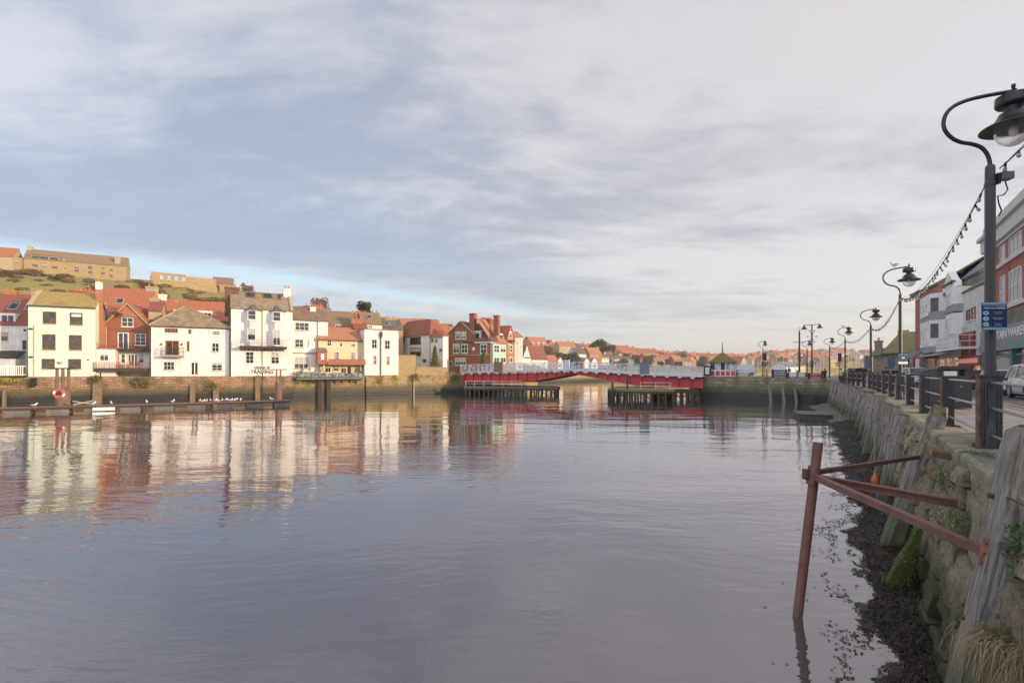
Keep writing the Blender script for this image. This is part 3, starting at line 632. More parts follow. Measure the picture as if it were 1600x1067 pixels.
# --- plain white house
b = B('three_storey_house', 'white three storey house with mottled brown roof left of the red oriel', 'house', 457, dq(457)+2.2, 498, dq(498)+2.2, ZB)
ze = b.z(477, 500.5); zr = ze+2.6; b.wall(WWH, ze, 8., u1=b.W+1.6); rf = b.gable(SLB, WWH, ze, zr, 8., u1=b.W+1.6, ov=.15)
b.win(461, 504, 482.7, 516.3, 3, 2, sill=GRY); b.win(460.7, 530, 474.2, 542.7, 2, 2, sill=GRY); b.win(480.5, 530, 483, 542, 1, 1, sill=False); b.win(460, 557.2, 481.2, 576, 3, 2, sill=GRY)
b.put(MB().box(0, b.W, -.08, 0, b.z(477, 552.5), b.z(477, 551.3)), 'string_course', BRD); b.chimney(b.uz(494, 490)[0], 3.2, ze+.3, b.z(494, 477), 1., .8, WWH, 1, rf); b.chimney(b.uz(505, 490)[0], 5.6, ze+.3, b.z(505, 476), 1.7, 1., BRO, 3, rf)
pipe(b, 456.5, 500, 580, BLK); pipe(b, 496, 502, 552, DGR, .1, .1); b.put(MB().box(0, b.W, -.14, 0, ze-.12, ze+.03), 'gutter', BRD)
w1 = b.uz(498, 500)[0]; w2 = b.uz(514, 500)[0]; b.put(MB().box(w1, w2, 1., 7, 4, ze-.05), 'side_wing', WWH); u, z_ = b.uz(504, 514); b.put(MB().box(u-.5, u+.5, .92, 1., z_-.7, z_+.7), 'side_window', GLB)
slabpx(b, 444, 498, 580.5, 584, .9, GRY, 'terrace_slab', 0)
# --- cream house with orange roof
b = B('cream_house', 'cream house with orange pantile roof, red oriel and long red balcony', 'house', 497.5, dq(498)+1.6, 569, dq(569)+1.6, ZB)
ze = b.z(532, 530.5); zr = ze+2.4; b.wall(WCR, ze, 6.4); rf = b.gable(TO, WCR, ze, zr, 6.4, ov=.2); b.put(MB().box(0, b.W, -.3, -.2, ze-.25, ze-.1), 'gutter', BRD)
for q in ((511, 530.5, 518, 540.5, 2, 2), (531, 531, 535, 541.7, 1, 2), (548.5, 532.3, 555.3, 542.3, 3, 2), (522, 549.6, 530.5, 562, 4, 3), (548, 550.3, 555.7, 562, 4, 3)): b.win(*q, sill=False)
b.win(508, 574, 517, 582, 2, 1); b.win(522, 572.5, 529, 579, 1, 1, FOR, sill=False); b.win(543, 573, 548, 586, 1, 1, FBR, GLB, sill=False, name='door'); b.win(533.5, 574.5, 541, 583, 2, 1, sill=False)
b.off = 1.5; u0, zt = b.uz(496, 549.5); u1, _ = b.uz(511, 549.5); zb_ = b.z(505, 569); b.off = 0
ori = b.put(MB().box(u0, u1, -1.5, 0, zb_, zt), 'oriel', RDW); b.put(MB().slab([(u0-.1, -1.6, zt), (u1+.1, -1.6, zt), (u1+.1, 0, zt+.7), (u0-.1, 0, zt+.7)], -.1), 'oriel_roof', SLB, ori)
b.put(MB().box(u0+.6, u1-.5, -1.53, -1.5, zb_+.8, zt-.35), 'oriel_window', WHT, ori); b.put(MB().box(u1+.0, u1+.03, -1.2, -.5, zb_+.9, zt-.3), 'oriel_window', WHT, ori)
slabpx(b, 512, 571, 567.5, 570, 1.5, RDW, 'balcony', 0); slabpx(b, 513, 571, 561.3, 567.5, 1.5, RDW, 'balcony_front', -1.42)
for x_ in (520, 534, 548, 562): pipe(b, x_, 569, 588, BRD, 1.4, .07)
dkk = B('deck_terrace', 'grey timber deck with glass railing carried on struts in front of the cream house', 'deck', 464, dq(464)-.9, 570.5, dq(570.5)-.9, ZB)
slabpx(dkk, 464, 570.5, 590.3, 592.8, 0, mat('grey_deck', (.20, .20, .21), .8, 'wood'), 'deck_boards', 3.2)
gr = glassmat('rail_glass', (.20, .24, .24), .1)
for i in range(9): x0 = 466+i*11.5; u0, z0 = dkk.uz(x0, 590.3); u1, z1 = dkk.uz(x0+10.5, 583.2); dkk.put(MB().box(u0, u1, .05, .07, z0+.12, z1), 'glass_panel', gr)
rail(dkk, 465, 570, 583, 590.4, 0, DGR, 'deck_rail', 10, 1, side=False)
zk = dkk.z(520, 592.8)
for px in (490, 500, 512, 524, 536, 548, 558): u = dkk.uz(px, 593)[0]; dkk.put(MB().beam((u+1.5, 2.6, zk-1.7), (u-.6, .2, zk), .12, .14), 'strut', BLK)
for px in (501, 515): u = dkk.uz(px, 593)[0]; dkk.put(MB().box(u-.35, u+.35, .6, 1.3, -4.6, zk), 'pier', mat('dark_wet_pier', (.04, .035, .025), .7, 'wood'))
# parasols and plants on the deck
def parasol(px, h, col, label):
    d = dq(px)+.8; p = P(px, 580, d); t = thing('garden_parasol', label, 'parasol', (p.x, p.y, ZB+zk+.28)); m = mat(col+'_canvas', {'grey': (.30, .29, .28), 'cream': (.6, .52, .4)}[col], .9, 'plain')
    MB().tube([(0, 0, 0), (0, 0, h)], .03, 6).obj('pole', DGR, t); MB().lathe([(.08, h-.1), (.3, h-1.1), (.22, h-1.3), (0, h-1.3)], n=8).obj('canopy', m, t)
parasol(484, 2.6, 'grey', 'folded grey parasol at the near end of the glass railed deck'); parasol(506, 2.5, 'cream', 'folded cream parasol under the red oriel'); parasol(563, 2.5, 'grey', 'folded grey parasol next to the tall white gable building')
# --- tall flat topped white building
b = B('parapet_house', 'tall plain white flat topped building with one central drainpipe', 'house', 569.5, dq(570)+.3, 622.5, dq(622)+.3, ZB)
ze = b.z(600, 516); b.wall(WWH, ze, 7.5); b.put(MB().box(-.08, b.W+.08, -.1, 7.6, ze, ze+.18), 'parapet_coping', SLM)
for q in ((580.7, 530, 589, 544.6), (601, 531.5, 609.3, 545.8)): b.win(*q, 2, 2, sill=WHT)
for q in ((583, 555.5, 588.6, 570), (603.6, 556, 609.2, 571)): b.win(*q, 1, 2, WWH, glassmat('blind_window', (.25, .22, .18), .5), sill=WHT)
pipe(b, 595, 523, 587, DGR, .14, .2); u, z_ = b.uz(595, 524); b.put(MB().lathe([(.1, -.5), (.3, .1), (.3, .35), (.12, .7), (0, .9)], (u, -.3, z_), 8), 'rain_hopper', DGR)
b = B('stone_yard_wall', 'high golden sandstone yard wall beside the tall white building', 'wall', 622.5, dq(622)+.5, 650, dq(650)+.5, ZB)
ze = b.z(636, 554.5); b.put(MB().box(0, b.W, 0, 4, -.6, ze), 'wall', STN); b.put(MB().box(-.0, b.W+.1, -.1, 4.1, ze, ze+.14), 'coping', BRD)
b = B('stone_parapet', 'low golden stone parapet along the quay top below the christmas tree', 'wall', 650.3, dq(650.3)+.35, 699, dq(699)+.35, ZB)
ze = b.z(672, 574.5); b.put(MB().box(0, b.W, 0, .45, -.5, ze), 'wall', STN); b.put(MB().box(0, b.W, -.06, .5, ze, ze+.12), 'coping', STP)
# --- white pub with red hipped roof
b = B('corner_pub', 'white corner pub with red hipped roof behind the golden stone parapet', 'pub', 612, 118, 672, 108.2, ZB)
ze = b.z(645, 525.5); sf = B.__new__(B)
b.put(MB().box(0, b.W, 0, 5, -.5, ze), 'wall', WW2)
b.hip(TPL, ze, b.z(645, 502)+.4, 5., inset=3.)
b.win(641, 526.5, 657.6, 537.7, 4, 1, BLK, sill=BLK, fw=.1); b.win(641, 543, 657.6, 555.5, 4, 1, BLK, fw=.1, sill=BLK); b.win(628.5, 527, 633.3, 537, 1, 2, GRY); b.win(661, 561, 665.7, 566, 2, 2, BLK, sill=False)
pipe(b, 671.7, 527, 571, DGR)
b2 = B('pub_wing', 'white pub wing with red roof and blue wall emblem behind the christmas tree', 'pub', 672.3, 108.2, 692, 106.9, ZB)
ze = b2.z(684, 527.5); b2.wall(WW2, ze, 1.6, z0=-.3); b2.put(MB().slab([(-.1,-.3,ze),(b2.W+.2,-.3,ze),(b2.W-.6,1.6,ze+1.3),(-.1,1.6,ze+1.9)], -.12), 'roof', TPL)
b2.win(673.8, 529, 677.6, 535, 2, 1, GRY, sill=False); b2.win(680, 529, 684, 535, 2, 1, GRY, sill=False)
BLU = mat('emblem_blue', (.03, .09, .30), .6, 'plain'); u, z_ = b2.uz(689, 547)
em = MB()
for i in range(5): g_ = 1.2566*i; em.beam((u, -.05, z_), (u+.5*math.cos(g_+.3), -.05, z_+.42*math.sin(g_+.3)), .06, .18)
b2.put(em, 'wall_emblem', BLU)
# --- brick pub by the bridge
WGN = mat('green_white_frame', (.62, .70, .64), .6, 'plain', var=.05); GNP = mat('pale_green_panel', (.36, .55, .47), .7, 'plain')
b = B('brick_pub', 'large red brick pub with tall chimneys at the bridge end', 'pub', 698, 119, 766, 114, -1.)
ze = b.z(756, 534); b.wall(BRK, ze, 10.)
ug = b.uz(742, 530)[0]; zg = b.z(720.5, 502); zeg = b.z(700, 523.5)
b.put(MB().box(0, ug, -.01, 9.9, ze-.5, zeg), 'gable_block', BRK); rg = b.gable(mat('shaded_tile_y', (.24, .11, .08), .85, 'slate'), BRK, zeg, zg, 10., u1=ug, axis='y', ov=.15)  # gable roof tile colour carries the shade of the slope
r = MB(); zr = b.z(755, 505)+.5; W_ = b.W
r.slab([(ug-3, -.3, ze), (W_+.3, -.3, ze), (W_-3.2, 5, zr), (ug-3, 5, zr)], -.15).slab([(W_+.3, -.3, ze), (W_+.3, 10.3, ze), (W_-3.2, 5, zr)], -.15).slab([(W_+.3, 10.3, ze), (ug-3, 10.3, ze), (ug-3, 5, zr), (W_-3.2, 5, zr)], -.15)
rf = b.put(r, 'roof', mat('shaded_tile', (.24, .11, .08), .85, 'slate')); b.put(MB().beam((-.1, -.22, zeg-.1), (ug/2, -.22, zg), .12, .2).beam((ug+.1, -.22, zeg-.1), (ug/2, -.22, zg), .12, .2), 'verge', STP, rg); b.put(MB().box(ug, W_+.2, -.3, 0, ze-.25, ze-.0).box(W_, W_+.3, -.3, 10, ze-.25, ze), 'eaves_band', WGN)  # main roof tile darkened to paint in its shaded side
b.chimney(b.uz(735, 500)[0], 1.2, ze-1, b.z(735, 489), 1.25, 1.25, BRK, 0, rf); b.chimney(b.uz(741, 500)[0], 4.6, ze+2, b.z(741, 494), 1., 1., BRK, 0, rf); b.chimney(b.uz(769, 500)[0]-.2, 2.6, ze+1.5, b.z(768, 491), 1.1, 1.1, BRK, 0, rf)
for q in ((712, 519, 719.3, 530), (721, 519, 728.3, 530), (708, 538, 718, 552), (721, 538, 731, 552), (750.5, 537.8, 761, 552)): b.win(*q, 2, 2, WGN, sill=WGN, lintel=GNP, fw=.16)
b.win(711, 559, 728, 571, 4, 2, WGN, fw=.16); b.win(702, 564, 707, 573, 1, 1, WGN, name='door', sill=False)
u, z_ = b.uz(740, 545); b.put(MB().prism([(u+.42*math.cos(t*.628), z_+.42*math.sin(t*.628)) for t in range(10)], -.08, 0), 'round_plaque', WGN)
b.put(MB().box(0, W_+.05, -.12, 0, b.z(730, 555.5), b.z(730, 554.2)), 'string_course', STP)
u0 = b.uz(737.6, 525)[0]; u1 = b.uz(749, 525)[0]; dz = ze+.5
dm = b.put(MB().box(u0, u1, .6, 4, dz, dz+1.9), 'dormer', WGN, rf); b.put(MB().box(u0+.3, u1-.3, .55, .6, dz+.3, dz+1.5), 'dormer_window', GL, dm); b.put(MB().box(u0-.25, u1+.25, .35, 4, dz+1.9, dz+2.05), 'dormer_roof', WGN, dm)
# the long sunlit side of the pub is its own block with the second gable
ax = (766-800)/F_*117; c = B('brick_pub_wing', 'sunlit orange brick wing of the pub with green bay windows and a steep gable', 'pub', 766.3, 114.2, 804, 124, -1.)
ze2 = c.z(778, 536); c.put(MB().box(0, c.W, .02, 8, -.2, ze2), 'wall', BRO)
zge = c.z(799, 532); ua = c.uz(791.5, 530)[0]; zga = c.z(799, 509)
rg = c.gable(TRY, BRO, zge, zga, 6., u0=ua, axis='y', ov=.15); c.chimney(c.uz(786, 510)[0], 3.6, ze2+.5, c.z(786, 498), 2.6, 1.5, BRK, 4, rg)
c.put(MB().slab([(0, -.3, ze2), (ua, -.3, ze2), (ua, 4, ze2+5.6), (0, 4, ze2+5.6)], -.15), 'roof', TO)
for x0, x1 in ((771.5, 780), (781.5, 790), (795, 800.5)):
    c.off = .6 if x0 < 790 else 0.
    if x0 == 771.5:
        ua_, za_ = c.uz(770.5, 537); ub_, _ = c.uz(790.5, 537); zc_ = c.z(780, 570); c.put(MB().box(ua_, ub_, -.6, 0, max(zc_, -.2), za_), 'bay', GNP)
    c.win(x0, 539, x1, 551, 2, 2, WGN, sill=False, fw=.15); c.win(x0, 558, x1, 567, 2, 1, WGN, sill=False, fw=.15)
c.off = 0; c.win(795.5, 518, 800, 528, 1, 2, WGN, fw=.14, sill=False)
u0 = c.uz(783, 525)[0]; u1 = c.uz(789, 525)[0]; dm = c.put(MB().box(u0, u1, .5, 3, ze2+.6, ze2+2.3), 'dormer', WGN); c.put(MB().box(u0+.2, u1-.2, .46, .5, ze2+.9, ze2+2.), 'dormer_window', GL, dm)
# --- buttresses, pipes and weeds on the left quay wall
for px0, px1, yt, yb, l in ((145, 159, 593, 634, 'broad stone buttress under the brick gabled house terrace'), (297, 305, 598, 625, 'stone buttress below the french door of the hip roofed house'), (333, 342, 598, 624, 'stone buttress below the right window of the hip roofed house'), (399, 406.5, 587, 622, 'pale stone buttress under the bay fronted house'), (4, 9, 606, 634, 'stone buttress at the left frame edge')):
    s = B('stone_buttress', l, 'buttress', px0, dq(px0)-.35, px1, dq(px1)-.35, -4.6); z1 = s.z((px0+px1)/2, yt); s.put(MB().prism([(.8, -.6), (-.28, -.6), (0, z1-.3), (.5, z1)], 0, s.W, 'yz'), 'buttress', mat('buttress_stone', (.27, .18, .115), .92, 'block', col2=(.17, .125, .07), sc=.8))
for px0, yt, yb, l in ((409.8, 583, 612, 'dark drainpipe running down the quay wall below the trading sign'), (157, 582, 592, 'short dark drainpipe on the quay wall below the terrace deck'), (646.5, 590, 618, 'pale vertical post on the stone wall left of the christmas tree')):
    d = dq(px0)-.35; p = P(px0, yt, d); q = P(px0, yb, d); tag(MB().tube([p, q], .09 if px0 < 600 else .13, 8).obj('wall_pipe', BLK if px0 < 600 else STP), l, 'pipe')
def wallweed(px0, px1, y0, y1, n, m, l, seed):
    rnd = random.Random(seed); mb = MB()
    for _ in range(n):
        gs = lambda: max(-1.5, min(1.5, rnd.gauss(0, 1))); px = (px0+px1)/2+gs()*(px1-px0)/4; y = (y0+y1)/2+gs()*(y1-y0)/4; d = dq(px)-.35-abs(gs()*.22); p = P(px, y, d); a = Vector((rnd.uniform(-1, 1), rnd.uniform(-1, .2), rnd.uniform(-1, 1))).normalized(); b_ = a.orthogonal(); s_ = rnd.uniform(.08, .2); mb.add([p-a*s_, p+b_*s_*.5, p+a*s_, p-b_*s_*.5], [(0, 1, 2, 3)])
    tag(mb.obj('wall_weed', m), l, 'plant')
WD1 = mat('wall_weed_green', (.12, .14, .03), .85, 'leaf', col2=(.16, .11, .04)); WD2 = mat('wall_weed_gold', (.34, .26, .05), .85, 'leaf', col2=(.2, .2, .05))
wallweed(205, 236, 588, 606, 420, WD1, 'dark green weeds hanging on the quay wall right of the terrace deck', 1); wallweed(-20, 40, 590, 599, 420, WD2, 'golden weeds along the wall top under the white picket fence', 2); wallweed(46, 58, 589, 606, 220, mat('wall_fir', (.04, .05, .03), .9, 'leaf'), 'small dark conifer shape against the wall below the pale green house', 3)
wallweed(140, 156, 586, 598, 180, mat('brown_scrub', (.16, .10, .05), .9, 'leaf'), 'brown scrub growing over the broad buttress', 4); wallweed(322, 340, 592, 612, 170, WD1, 'green weeds on the wall between the two stone buttresses', 5); wallweed(590, 600, 586, 600, 130, WD2, 'golden weeds on the wall below the central drainpipe', 6); wallweed(700, 722, 578, 600, 380, WD1, 'green growth on the quay wall corner at the bridge end', 7); wallweed(462, 474, 578, 600, 200, WD1, 'green bush at the wall corner left of the glass railed deck', 8); wallweed(640, 655, 583, 596, 140, mat('brown_scrub', (0, 0, 0)), 'brown weeds at the foot of the golden yard wall', 9)
# ================================================================ houses behind the front row
def bh(label, x0, x1, ye, yr, d, wm, rm_, yb=None, axis='x', dep=7., chim=(), wins=(), slope=.49, wf=None, fm=None, cat='house', name='terrace_house', sl=(), group=None):
    """a house whose front eave runs between photo columns x0..x1 about d metres away; only what shows above the front row is detailed"""
    dr = d*(1-(x0-800)/F_*slope)/(1-(x1-800)/F_*slope) if slope else d
    zb = tz((( x0+x1)/2-800)/F_*d, d)-.6 if yb is None else (HY-yb)/F_*d
    s = B(name, label, cat, x0, d, x1, dr, zb, group); ze = s.z((x0+x1)/2, ye); zr = (HY-yr)/F_*((d+dr)/2+dep/2*.9)-zb
    s.wall(wm, ze, dep, z0=-2.5)
    if axis == 'h': rf = s.hip(rm_, ze, zr, dep, inset=min(dep/2, s.W*.45))
    else: rf = s.gable(rm_, wm, ze, zr if axis == 'x' else s.z((x0+x1)/2, yr), dep, axis=axis, ov=.12)
    for (cx_, cy_, w_, m_, n_) in chim:
        u = max(.3, min(s.W-.3, s.uz(cx_, cy_)[0])); y = dep*.5; zc = (HY-cy_)/F_*((d+dr)/2+y*.9)-zb
        s.chimney(u, y, ze, zc-.5, w_, .8, m_, n_, rf)
    for q in wins: s.win(*q[:4], q[4] if len(q) > 4 else 2, q[5] if len(q) > 5 else 2, fm or WHT, sill=False, fw=.09)
    for (xx, f0) in sl: skylight(s, rf, s.uz(xx, ye)[0], ze, zr, dep, f0, f0+.28, 1.1)
    return s
WS = mat('weathered_white', (.62, .60, .56), .9, 'paint', var=.2)
bh('brick house with four chimney pots on a wide stack behind the pale green house', 100, 132, 470, 455, 100, BRO, TDR, chim=((121, 449, 3.4, BRO, 4),), axis='x')
bh('house with bright red pantile slope right behind the tall brick chimney', 128, 148, 474, 457, 93, BRK, TR, chim=())
s = bh('house with large bright red pantile roof and white eaves above the brick gable', 150, 236, 480.5, 452, 88, WS, TR, dep=8., sl=((179, .12),), chim=((231, 442, 1.9, STP, 2),))
bh('house with brick chimney stack and dark red roof behind the far white house', -40, 40, 470, 460, 92, BRO, TDR, chim=((3, 450, 2., BRO, 2), (28, 459, 4., STN, 0)))
s = bh('house with dark red lower roof under the large red roof', 158, 244, 503, 482, 83, BRD, TDR, dep=4.5, chim=())
s = bh('long house with red pantile roof and a white strip of attic windows', 243, 356, 500, 471, 92, BRD, TR, dep=8., chim=((247, 459, 1.5, WWH, 1), (272, 468, .5, STP, 1)))
k = s.put(MB().box(s.uz(270, 490)[0], s.uz(331, 490)[0], .4, 3.2, s.z(300, 497), s.z(300, 484.5)), 'long_dormer', WHT)
for i in range(10): u = s.uz(272.5+i*5.8, 490)[0]; s.put(MB().box(u, u+.48, .35, .4, s.z(300, 495), s.z(300, 487.5)), 'dormer_window', GL, k)
bh('house with pale chimneys and dark red roof beside the long attic windows', 232, 252, 486, 470, 86, STP, TDR, chim=((238, 462, 1.4, STP, 2),), dep=5)
bh('house with mottled brown roof behind the white three storey house', 457, 492, 490, 480, 112, WS, SLB, chim=((485, 474, 2.2, BRD, 2),), dep=7)
bh('wide house under a long brown stone slate roof with brick dormer beyond', 503, 560, 511, 487, 104, BRD, SLT, dep=9, chim=((557, 484, .6, STP, 1),), wins=((524, 507, 533, 513, 2, 1),))
bh('house with rounded brown roof and twin brick stacks near the bushy tree', 468, 512, 497, 480, 118, BRO, SLB, chim=((500, 473, 2.2, BRO, 3),), dep=8)
bh('brick house with big orange chimney beside the orange pantile roof', 553, 574, 514, 505, 98, BRO, TDR, dep=4, chim=((560, 495, 2.2, BRO, 3),))
s = bh('house with olive slate roof and white attic wall above the tall flat building', 566, 597, 507, 489, 103, WWH, SLT, dep=7, chim=((568, 486, 2.6, BRO, 5),), wins=((575, 508.5, 582, 513, 2, 1),), sl=((575, .4),))
bh('brown roofed house with a square brick stack against the sky', 588, 612, 512, 496, 116, BRO, SLB, dep=7, chim=((587, 486, 1.9, BRD, 2),))
bh('grey slate house with a broad yellow brick stack of many pots', 597, 630, 515, 500, 110, STN, SLD, dep=7, chim=((616, 494, 2.8, STN, 5), (622, 502, .8, BRD, 1)), sl=((602, .3),))
bh('orange roofed house half hidden behind the broad yellow brick stack', 622, 650, 510, 498, 140, BRO, TO, dep=7, chim=((630, 495, 1.2, BRO, 0),))
bh('pale house with small white chimney pots behind the pub roof', 650, 690, 512, 499, 150, WS, TR, dep=7, chim=((655, 498, 2.2, WS, 3), (668, 497, 2., STP, 2)))
bh('house with brick stack and a steep red roof behind the corner pub', 676, 706, 527, 506, 128, WS, TR, dep=7, chim=((679, 502, 2.6, BRK, 3),), sl=((686, .3),))
bh('house with orange roof and dark stack between the two pubs', 690, 724, 520, 510, 152, BRO, TO, dep=8, chim=((706, 504, 3.2, BRD, 4),))
for i, (a, c, ye_, wm_, rm2, l) in enumerate(((-148, -78, 500, WCR, TR, 'cream house with red roof beyond the left frame edge'), (-240, -150, 492, BRK, TDR, 'brick house with dark roof further left on the quay'), (-380, -244, 505, WWH, SLM, 'long white house with stone slate roof at the left end of the quay'))):
    d_ = dq(a)+1.5; s = bh(l, a, c, ye_, ye_-34, d_, wm_, rm2, yb=HY+.9*F_/d_, dep=8, chim=((a+20, ye_-44, 1.6, BRO, 3),), name='waterside_house')
    for k in range(int(s.W/3)):
        for z_ in (1., 4., 7.): s.win(0, 0, 0, 0, 2, 2, WHT, uz=(1+k*3, z_+1.5, 2.1+k*3, z_), sill=GRY)
# beyond the brick pub
bh('tall orange roofed house with white lower wall just beyond the brick pub', 804, 817, 527, 518, 145, WS, TO, chim=((811, 517, .8, BRD, 1),), axis='x', wins=((806, 532, 810, 538), ), dep=8)
bh('white steep gabled house with black line and grey roof by the bridge rail', 816, 830.5, 564, 539, 200, WWH, mat('moss_grey_tile_y', (.20, .19, .15), .9, 'slate'), axis='y', dep=9, wins=((820, 545, 822.5, 548, 1, 1), (819, 558, 828, 560, 3, 1)), fm=BLK)
bh('low white walled house with a big brown red roof and small dormer', 828, 856, 562, 541, 210, WWH, TDR, dep=9, sl=((845, .2),))
bh('orange pantiled cottage at the water edge behind the bridge rail', 853, 872, 563, 555, 222, BRO, TO, dep=7)
bh('small white gabled cottage showing just above the bridge rail', 871, 880, 565, 558, 228, WWH, TRY, axis='y', dep=6)
bh('golden stone house row with orange roof and dark stacks below the skyline', 828, 858, 540, 527, 250, STP, TO, dep=9, chim=((856, 529, 1.4, BRD, 2), (840, 526, 1., BRO, 1)), wins=((832, 534, 835, 538), (840, 535, 843, 539), (848, 535, 851, 539)))
bh('tall brick gabled house standing right of the golden stone row', 856, 866, 540, 531, 255, BRO, TRY, axis='y', dep=9)
bh('dark roofed house between the brick gable and the orange terrace', 818, 832, 538, 531, 240, BRK, TDR, dep=8, chim=((829, 525, 1., BRD, 2),))
bh('long orange terrace near the top of the wooded slope', 874, 900, 541, 534, 330, STP, TO, dep=9, chim=((878, 534, 1.6, BRD, 2), (889, 534, 1.3, BRO, 2)), wins=((880, 543, 883, 547), (888, 543, 891, 547)))
bh('pale blue white house with dark slate roof in the middle of the slope', 899, 916, 553, 543, 300, mat('bluish_render', (.62, .68, .75), .9, 'paint'), SLD, dep=8, wins=((902, 556, 904, 559), (909, 556, 911, 559)), chim=((916, 541, 1., WWH, 1),))
bh('orange brick house with tall stack right of the pale blue house', 921, 940, 552, 543, 310, BRO, TO, dep=8, chim=((941, 541, 1.6, STP, 2),), wins=((924, 555, 927, 558), (931, 555, 934, 558)))
# white boat shed roofs by the water
for i, (x0, x1) in enumerate(((912, 922), (924, 934))):
    bh(('first', 'second')[i]+' small white gabled shed by the river past the bridge middle', x0, x1, 566, 559, 272+6*i, WWH, mat('grey_sheet_y', (.3, .3, .31), .8, 'tiley'), axis='y', dep=7, name='river_shed')
# ================================================================ the ridge
def ridge(label, x0, x1, d0, d1, yb, ye, yr, dep, wm, rm_, name='stone_house'):
    s = B(name, label, 'house', x0, d0, x1, d1, (HY-yb)/F_*(d0+d1)/2); ze = s.z((x0+x1)/2, ye); s.wall(wm, ze, dep, z0=-4); rf = None
    if rm_: rf = s.gable(rm_, wm, ze, (HY-yr)/F_*((d0+d1)/2+dep/2)-s.zb, dep, ov=.1)
    return s, rf, ze
s, rf, ze = ridge('long golden stone house with dormers along the top of the hill', 37, 198, 185, 200, 428, 410, 397, 9, STN, SLT)
s.chimney(.7, 4.5, ze, s.z(41, 386)+1, 1.4, 1.4, STP, 1, rf); s.chimney(s.uz(183, 400)[0], 1.6, ze-.5, s.z(183, 401), 1.8, 1.4, STP, 1, rf)
for i, x_ in enumerate((55, 69, 84)):
    u, z_ = s.uz(x_, 403.5); dm = s.put(MB().box(u-1.4, u+1.4, .3, 3.5, ze+.1, ze+1.5), 'dormer', STP, rf); s.put(MB().box(u-1.1, u+1.1, .25, .3, ze+.4, ze+1.2), 'dormer_window', GL, dm); s.put(MB().slab([(u-1.6,.1,ze+1.5),(u+1.6,.1,ze+1.5),(u+1.6,4,ze+2.4),(u-1.6,4,ze+2.4)], -.12), 'dormer_roof', SLT, dm)
s.put(MB().slab([(s.uz(98, 400)[0], -.1, ze+.1), (s.uz(98, 400)[0]+.6, -.1, ze+.1), (s.uz(98, 400)[0]+.6, 4.5, ze+3.3), (s.uz(98, 400)[0], 4.5, ze+3.3)], -.2), 'parapet_slab', STP, rf)
for x_, y0_, w_ in ((55, 413, 9), (70, 414, 7), (86, 416, 9), (103, 417, 4), (120, 415, 7), (120, 421, 7), (141, 416, 7), (141, 423.5, 7), (161, 417, 5), (161, 425, 6), (174, 420, 5), (174, 429, 6)): s.win(x_-w_/2-.5, y0_-.4, x_+w_/2+.5, y0_+4.6, 3, 1, STP, sill=STP, fw=.13)
s, rf, ze = ridge('golden stone house with bright red roof at the left end of the ridge', -40, 20, 180, 184, 418, 400, 387, 8, STP, TR)
s, rf, ze = ridge('low golden stone wall building joining the two ridge houses', 17, 37.5, 184, 185.5, 418, 402.5, 0, 5, STN, None, 'stone_outbuilding'); s.win(22, 408, 30, 412, 3, 1, STP, sill=False, fw=.16)
# roofless ruin
s = B('stone_ruin', 'roofless golden stone ruin with tall empty windows on the ridge', 'ruin', 236, 195, 338, 208, 31.5); w_ = s.W
zt = s.z(290, 429.5); n = MB(); xs = [0]
ops = [(s.uz(a, 430)[0], s.uz(b_, 430)[0]) for a, b_ in ((250, 255.5), (262, 267.5), (273, 279), (284, 290))]; zo0, zo1 = s.z(270, 440), s.z(270, 430.5); cur = 0
for a, b_ in ops: n.box(cur, a, 0, .9, -5, zt).box(a, b_, 0, .9, -5, zo0).box(a, b_, 0, .9, zo1, zt); cur = b_
n.box(cur, w_, 0, .9, -5, zt-.6); s.put(n, 'window_wall', STN); s.put(MB().box(0, .9, .9, 9, -5, zt-.5), 'end_wall', STN); s.put(MB().box(.9, w_, 8, 9, -5, zt-1.5), 'back_wall', STN)
s = bh('stone barn with dark opening and broken roofline at the end of the ruin', 332, 364, 444, 434, 210, STN, SLB, axis='x', dep=8, name='stone_barn', cat='barn'); s.put(MB().box(.6, 2.4, -.05, .02, s.z(340, 456), s.z(340, 446)), 'opening', BLK)
s = bh('dark timber gabled house poking up behind the ridge barn', 369, 391, 455, 441.5, 222, mat('dark_boarding', (.12, .11, .10), .8, 'wood'), mat('dark_slate_y', (.14, .13, .13), .8, 'slate'), axis='y', dep=8); s.win(375, 448, 385, 454, 3, 1, sill=False, fw=.15)
# ridge field wall
def drywall(label, pts, h_=1.3):
    o = MB(); 
    for (x0, d0), (x1, d1) in zip(pts, pts[1:]):
        for i in range(10):
            a, b_ = [((x0+(x1-x0)*t-800)/F_*(d0+(d1-d0)*t), d0+(d1-d0)*t) for t in (i/10, (i+1)/10)]
            o.slab([(a[0], a[1], tz(*a)+h_), (b_[0], b_[1], tz(*b_)+h_), (b_[0], b_[1]+.5, tz(*b_)+h_), (a[0], a[1]+.5, tz(*a)+h_)], -.0).slab([(a[0], a[1], tz(*a)+h_+random.uniform(-.2, .2)), (b_[0], b_[1], tz(*b_)+h_), (b_[0], b_[1], tz(*b_)-2), (a[0], a[1], tz(*a)-2)], .5)
    return tag(o.obj('field_wall', STN), label, 'wall')
drywall('crumbling golden stone field wall climbing between the ridge house and ruin', [(198, 197), (240, 194)]); drywall('golden retaining wall below the roofless ruin', [(240, 188), (340, 199)], 2.2)
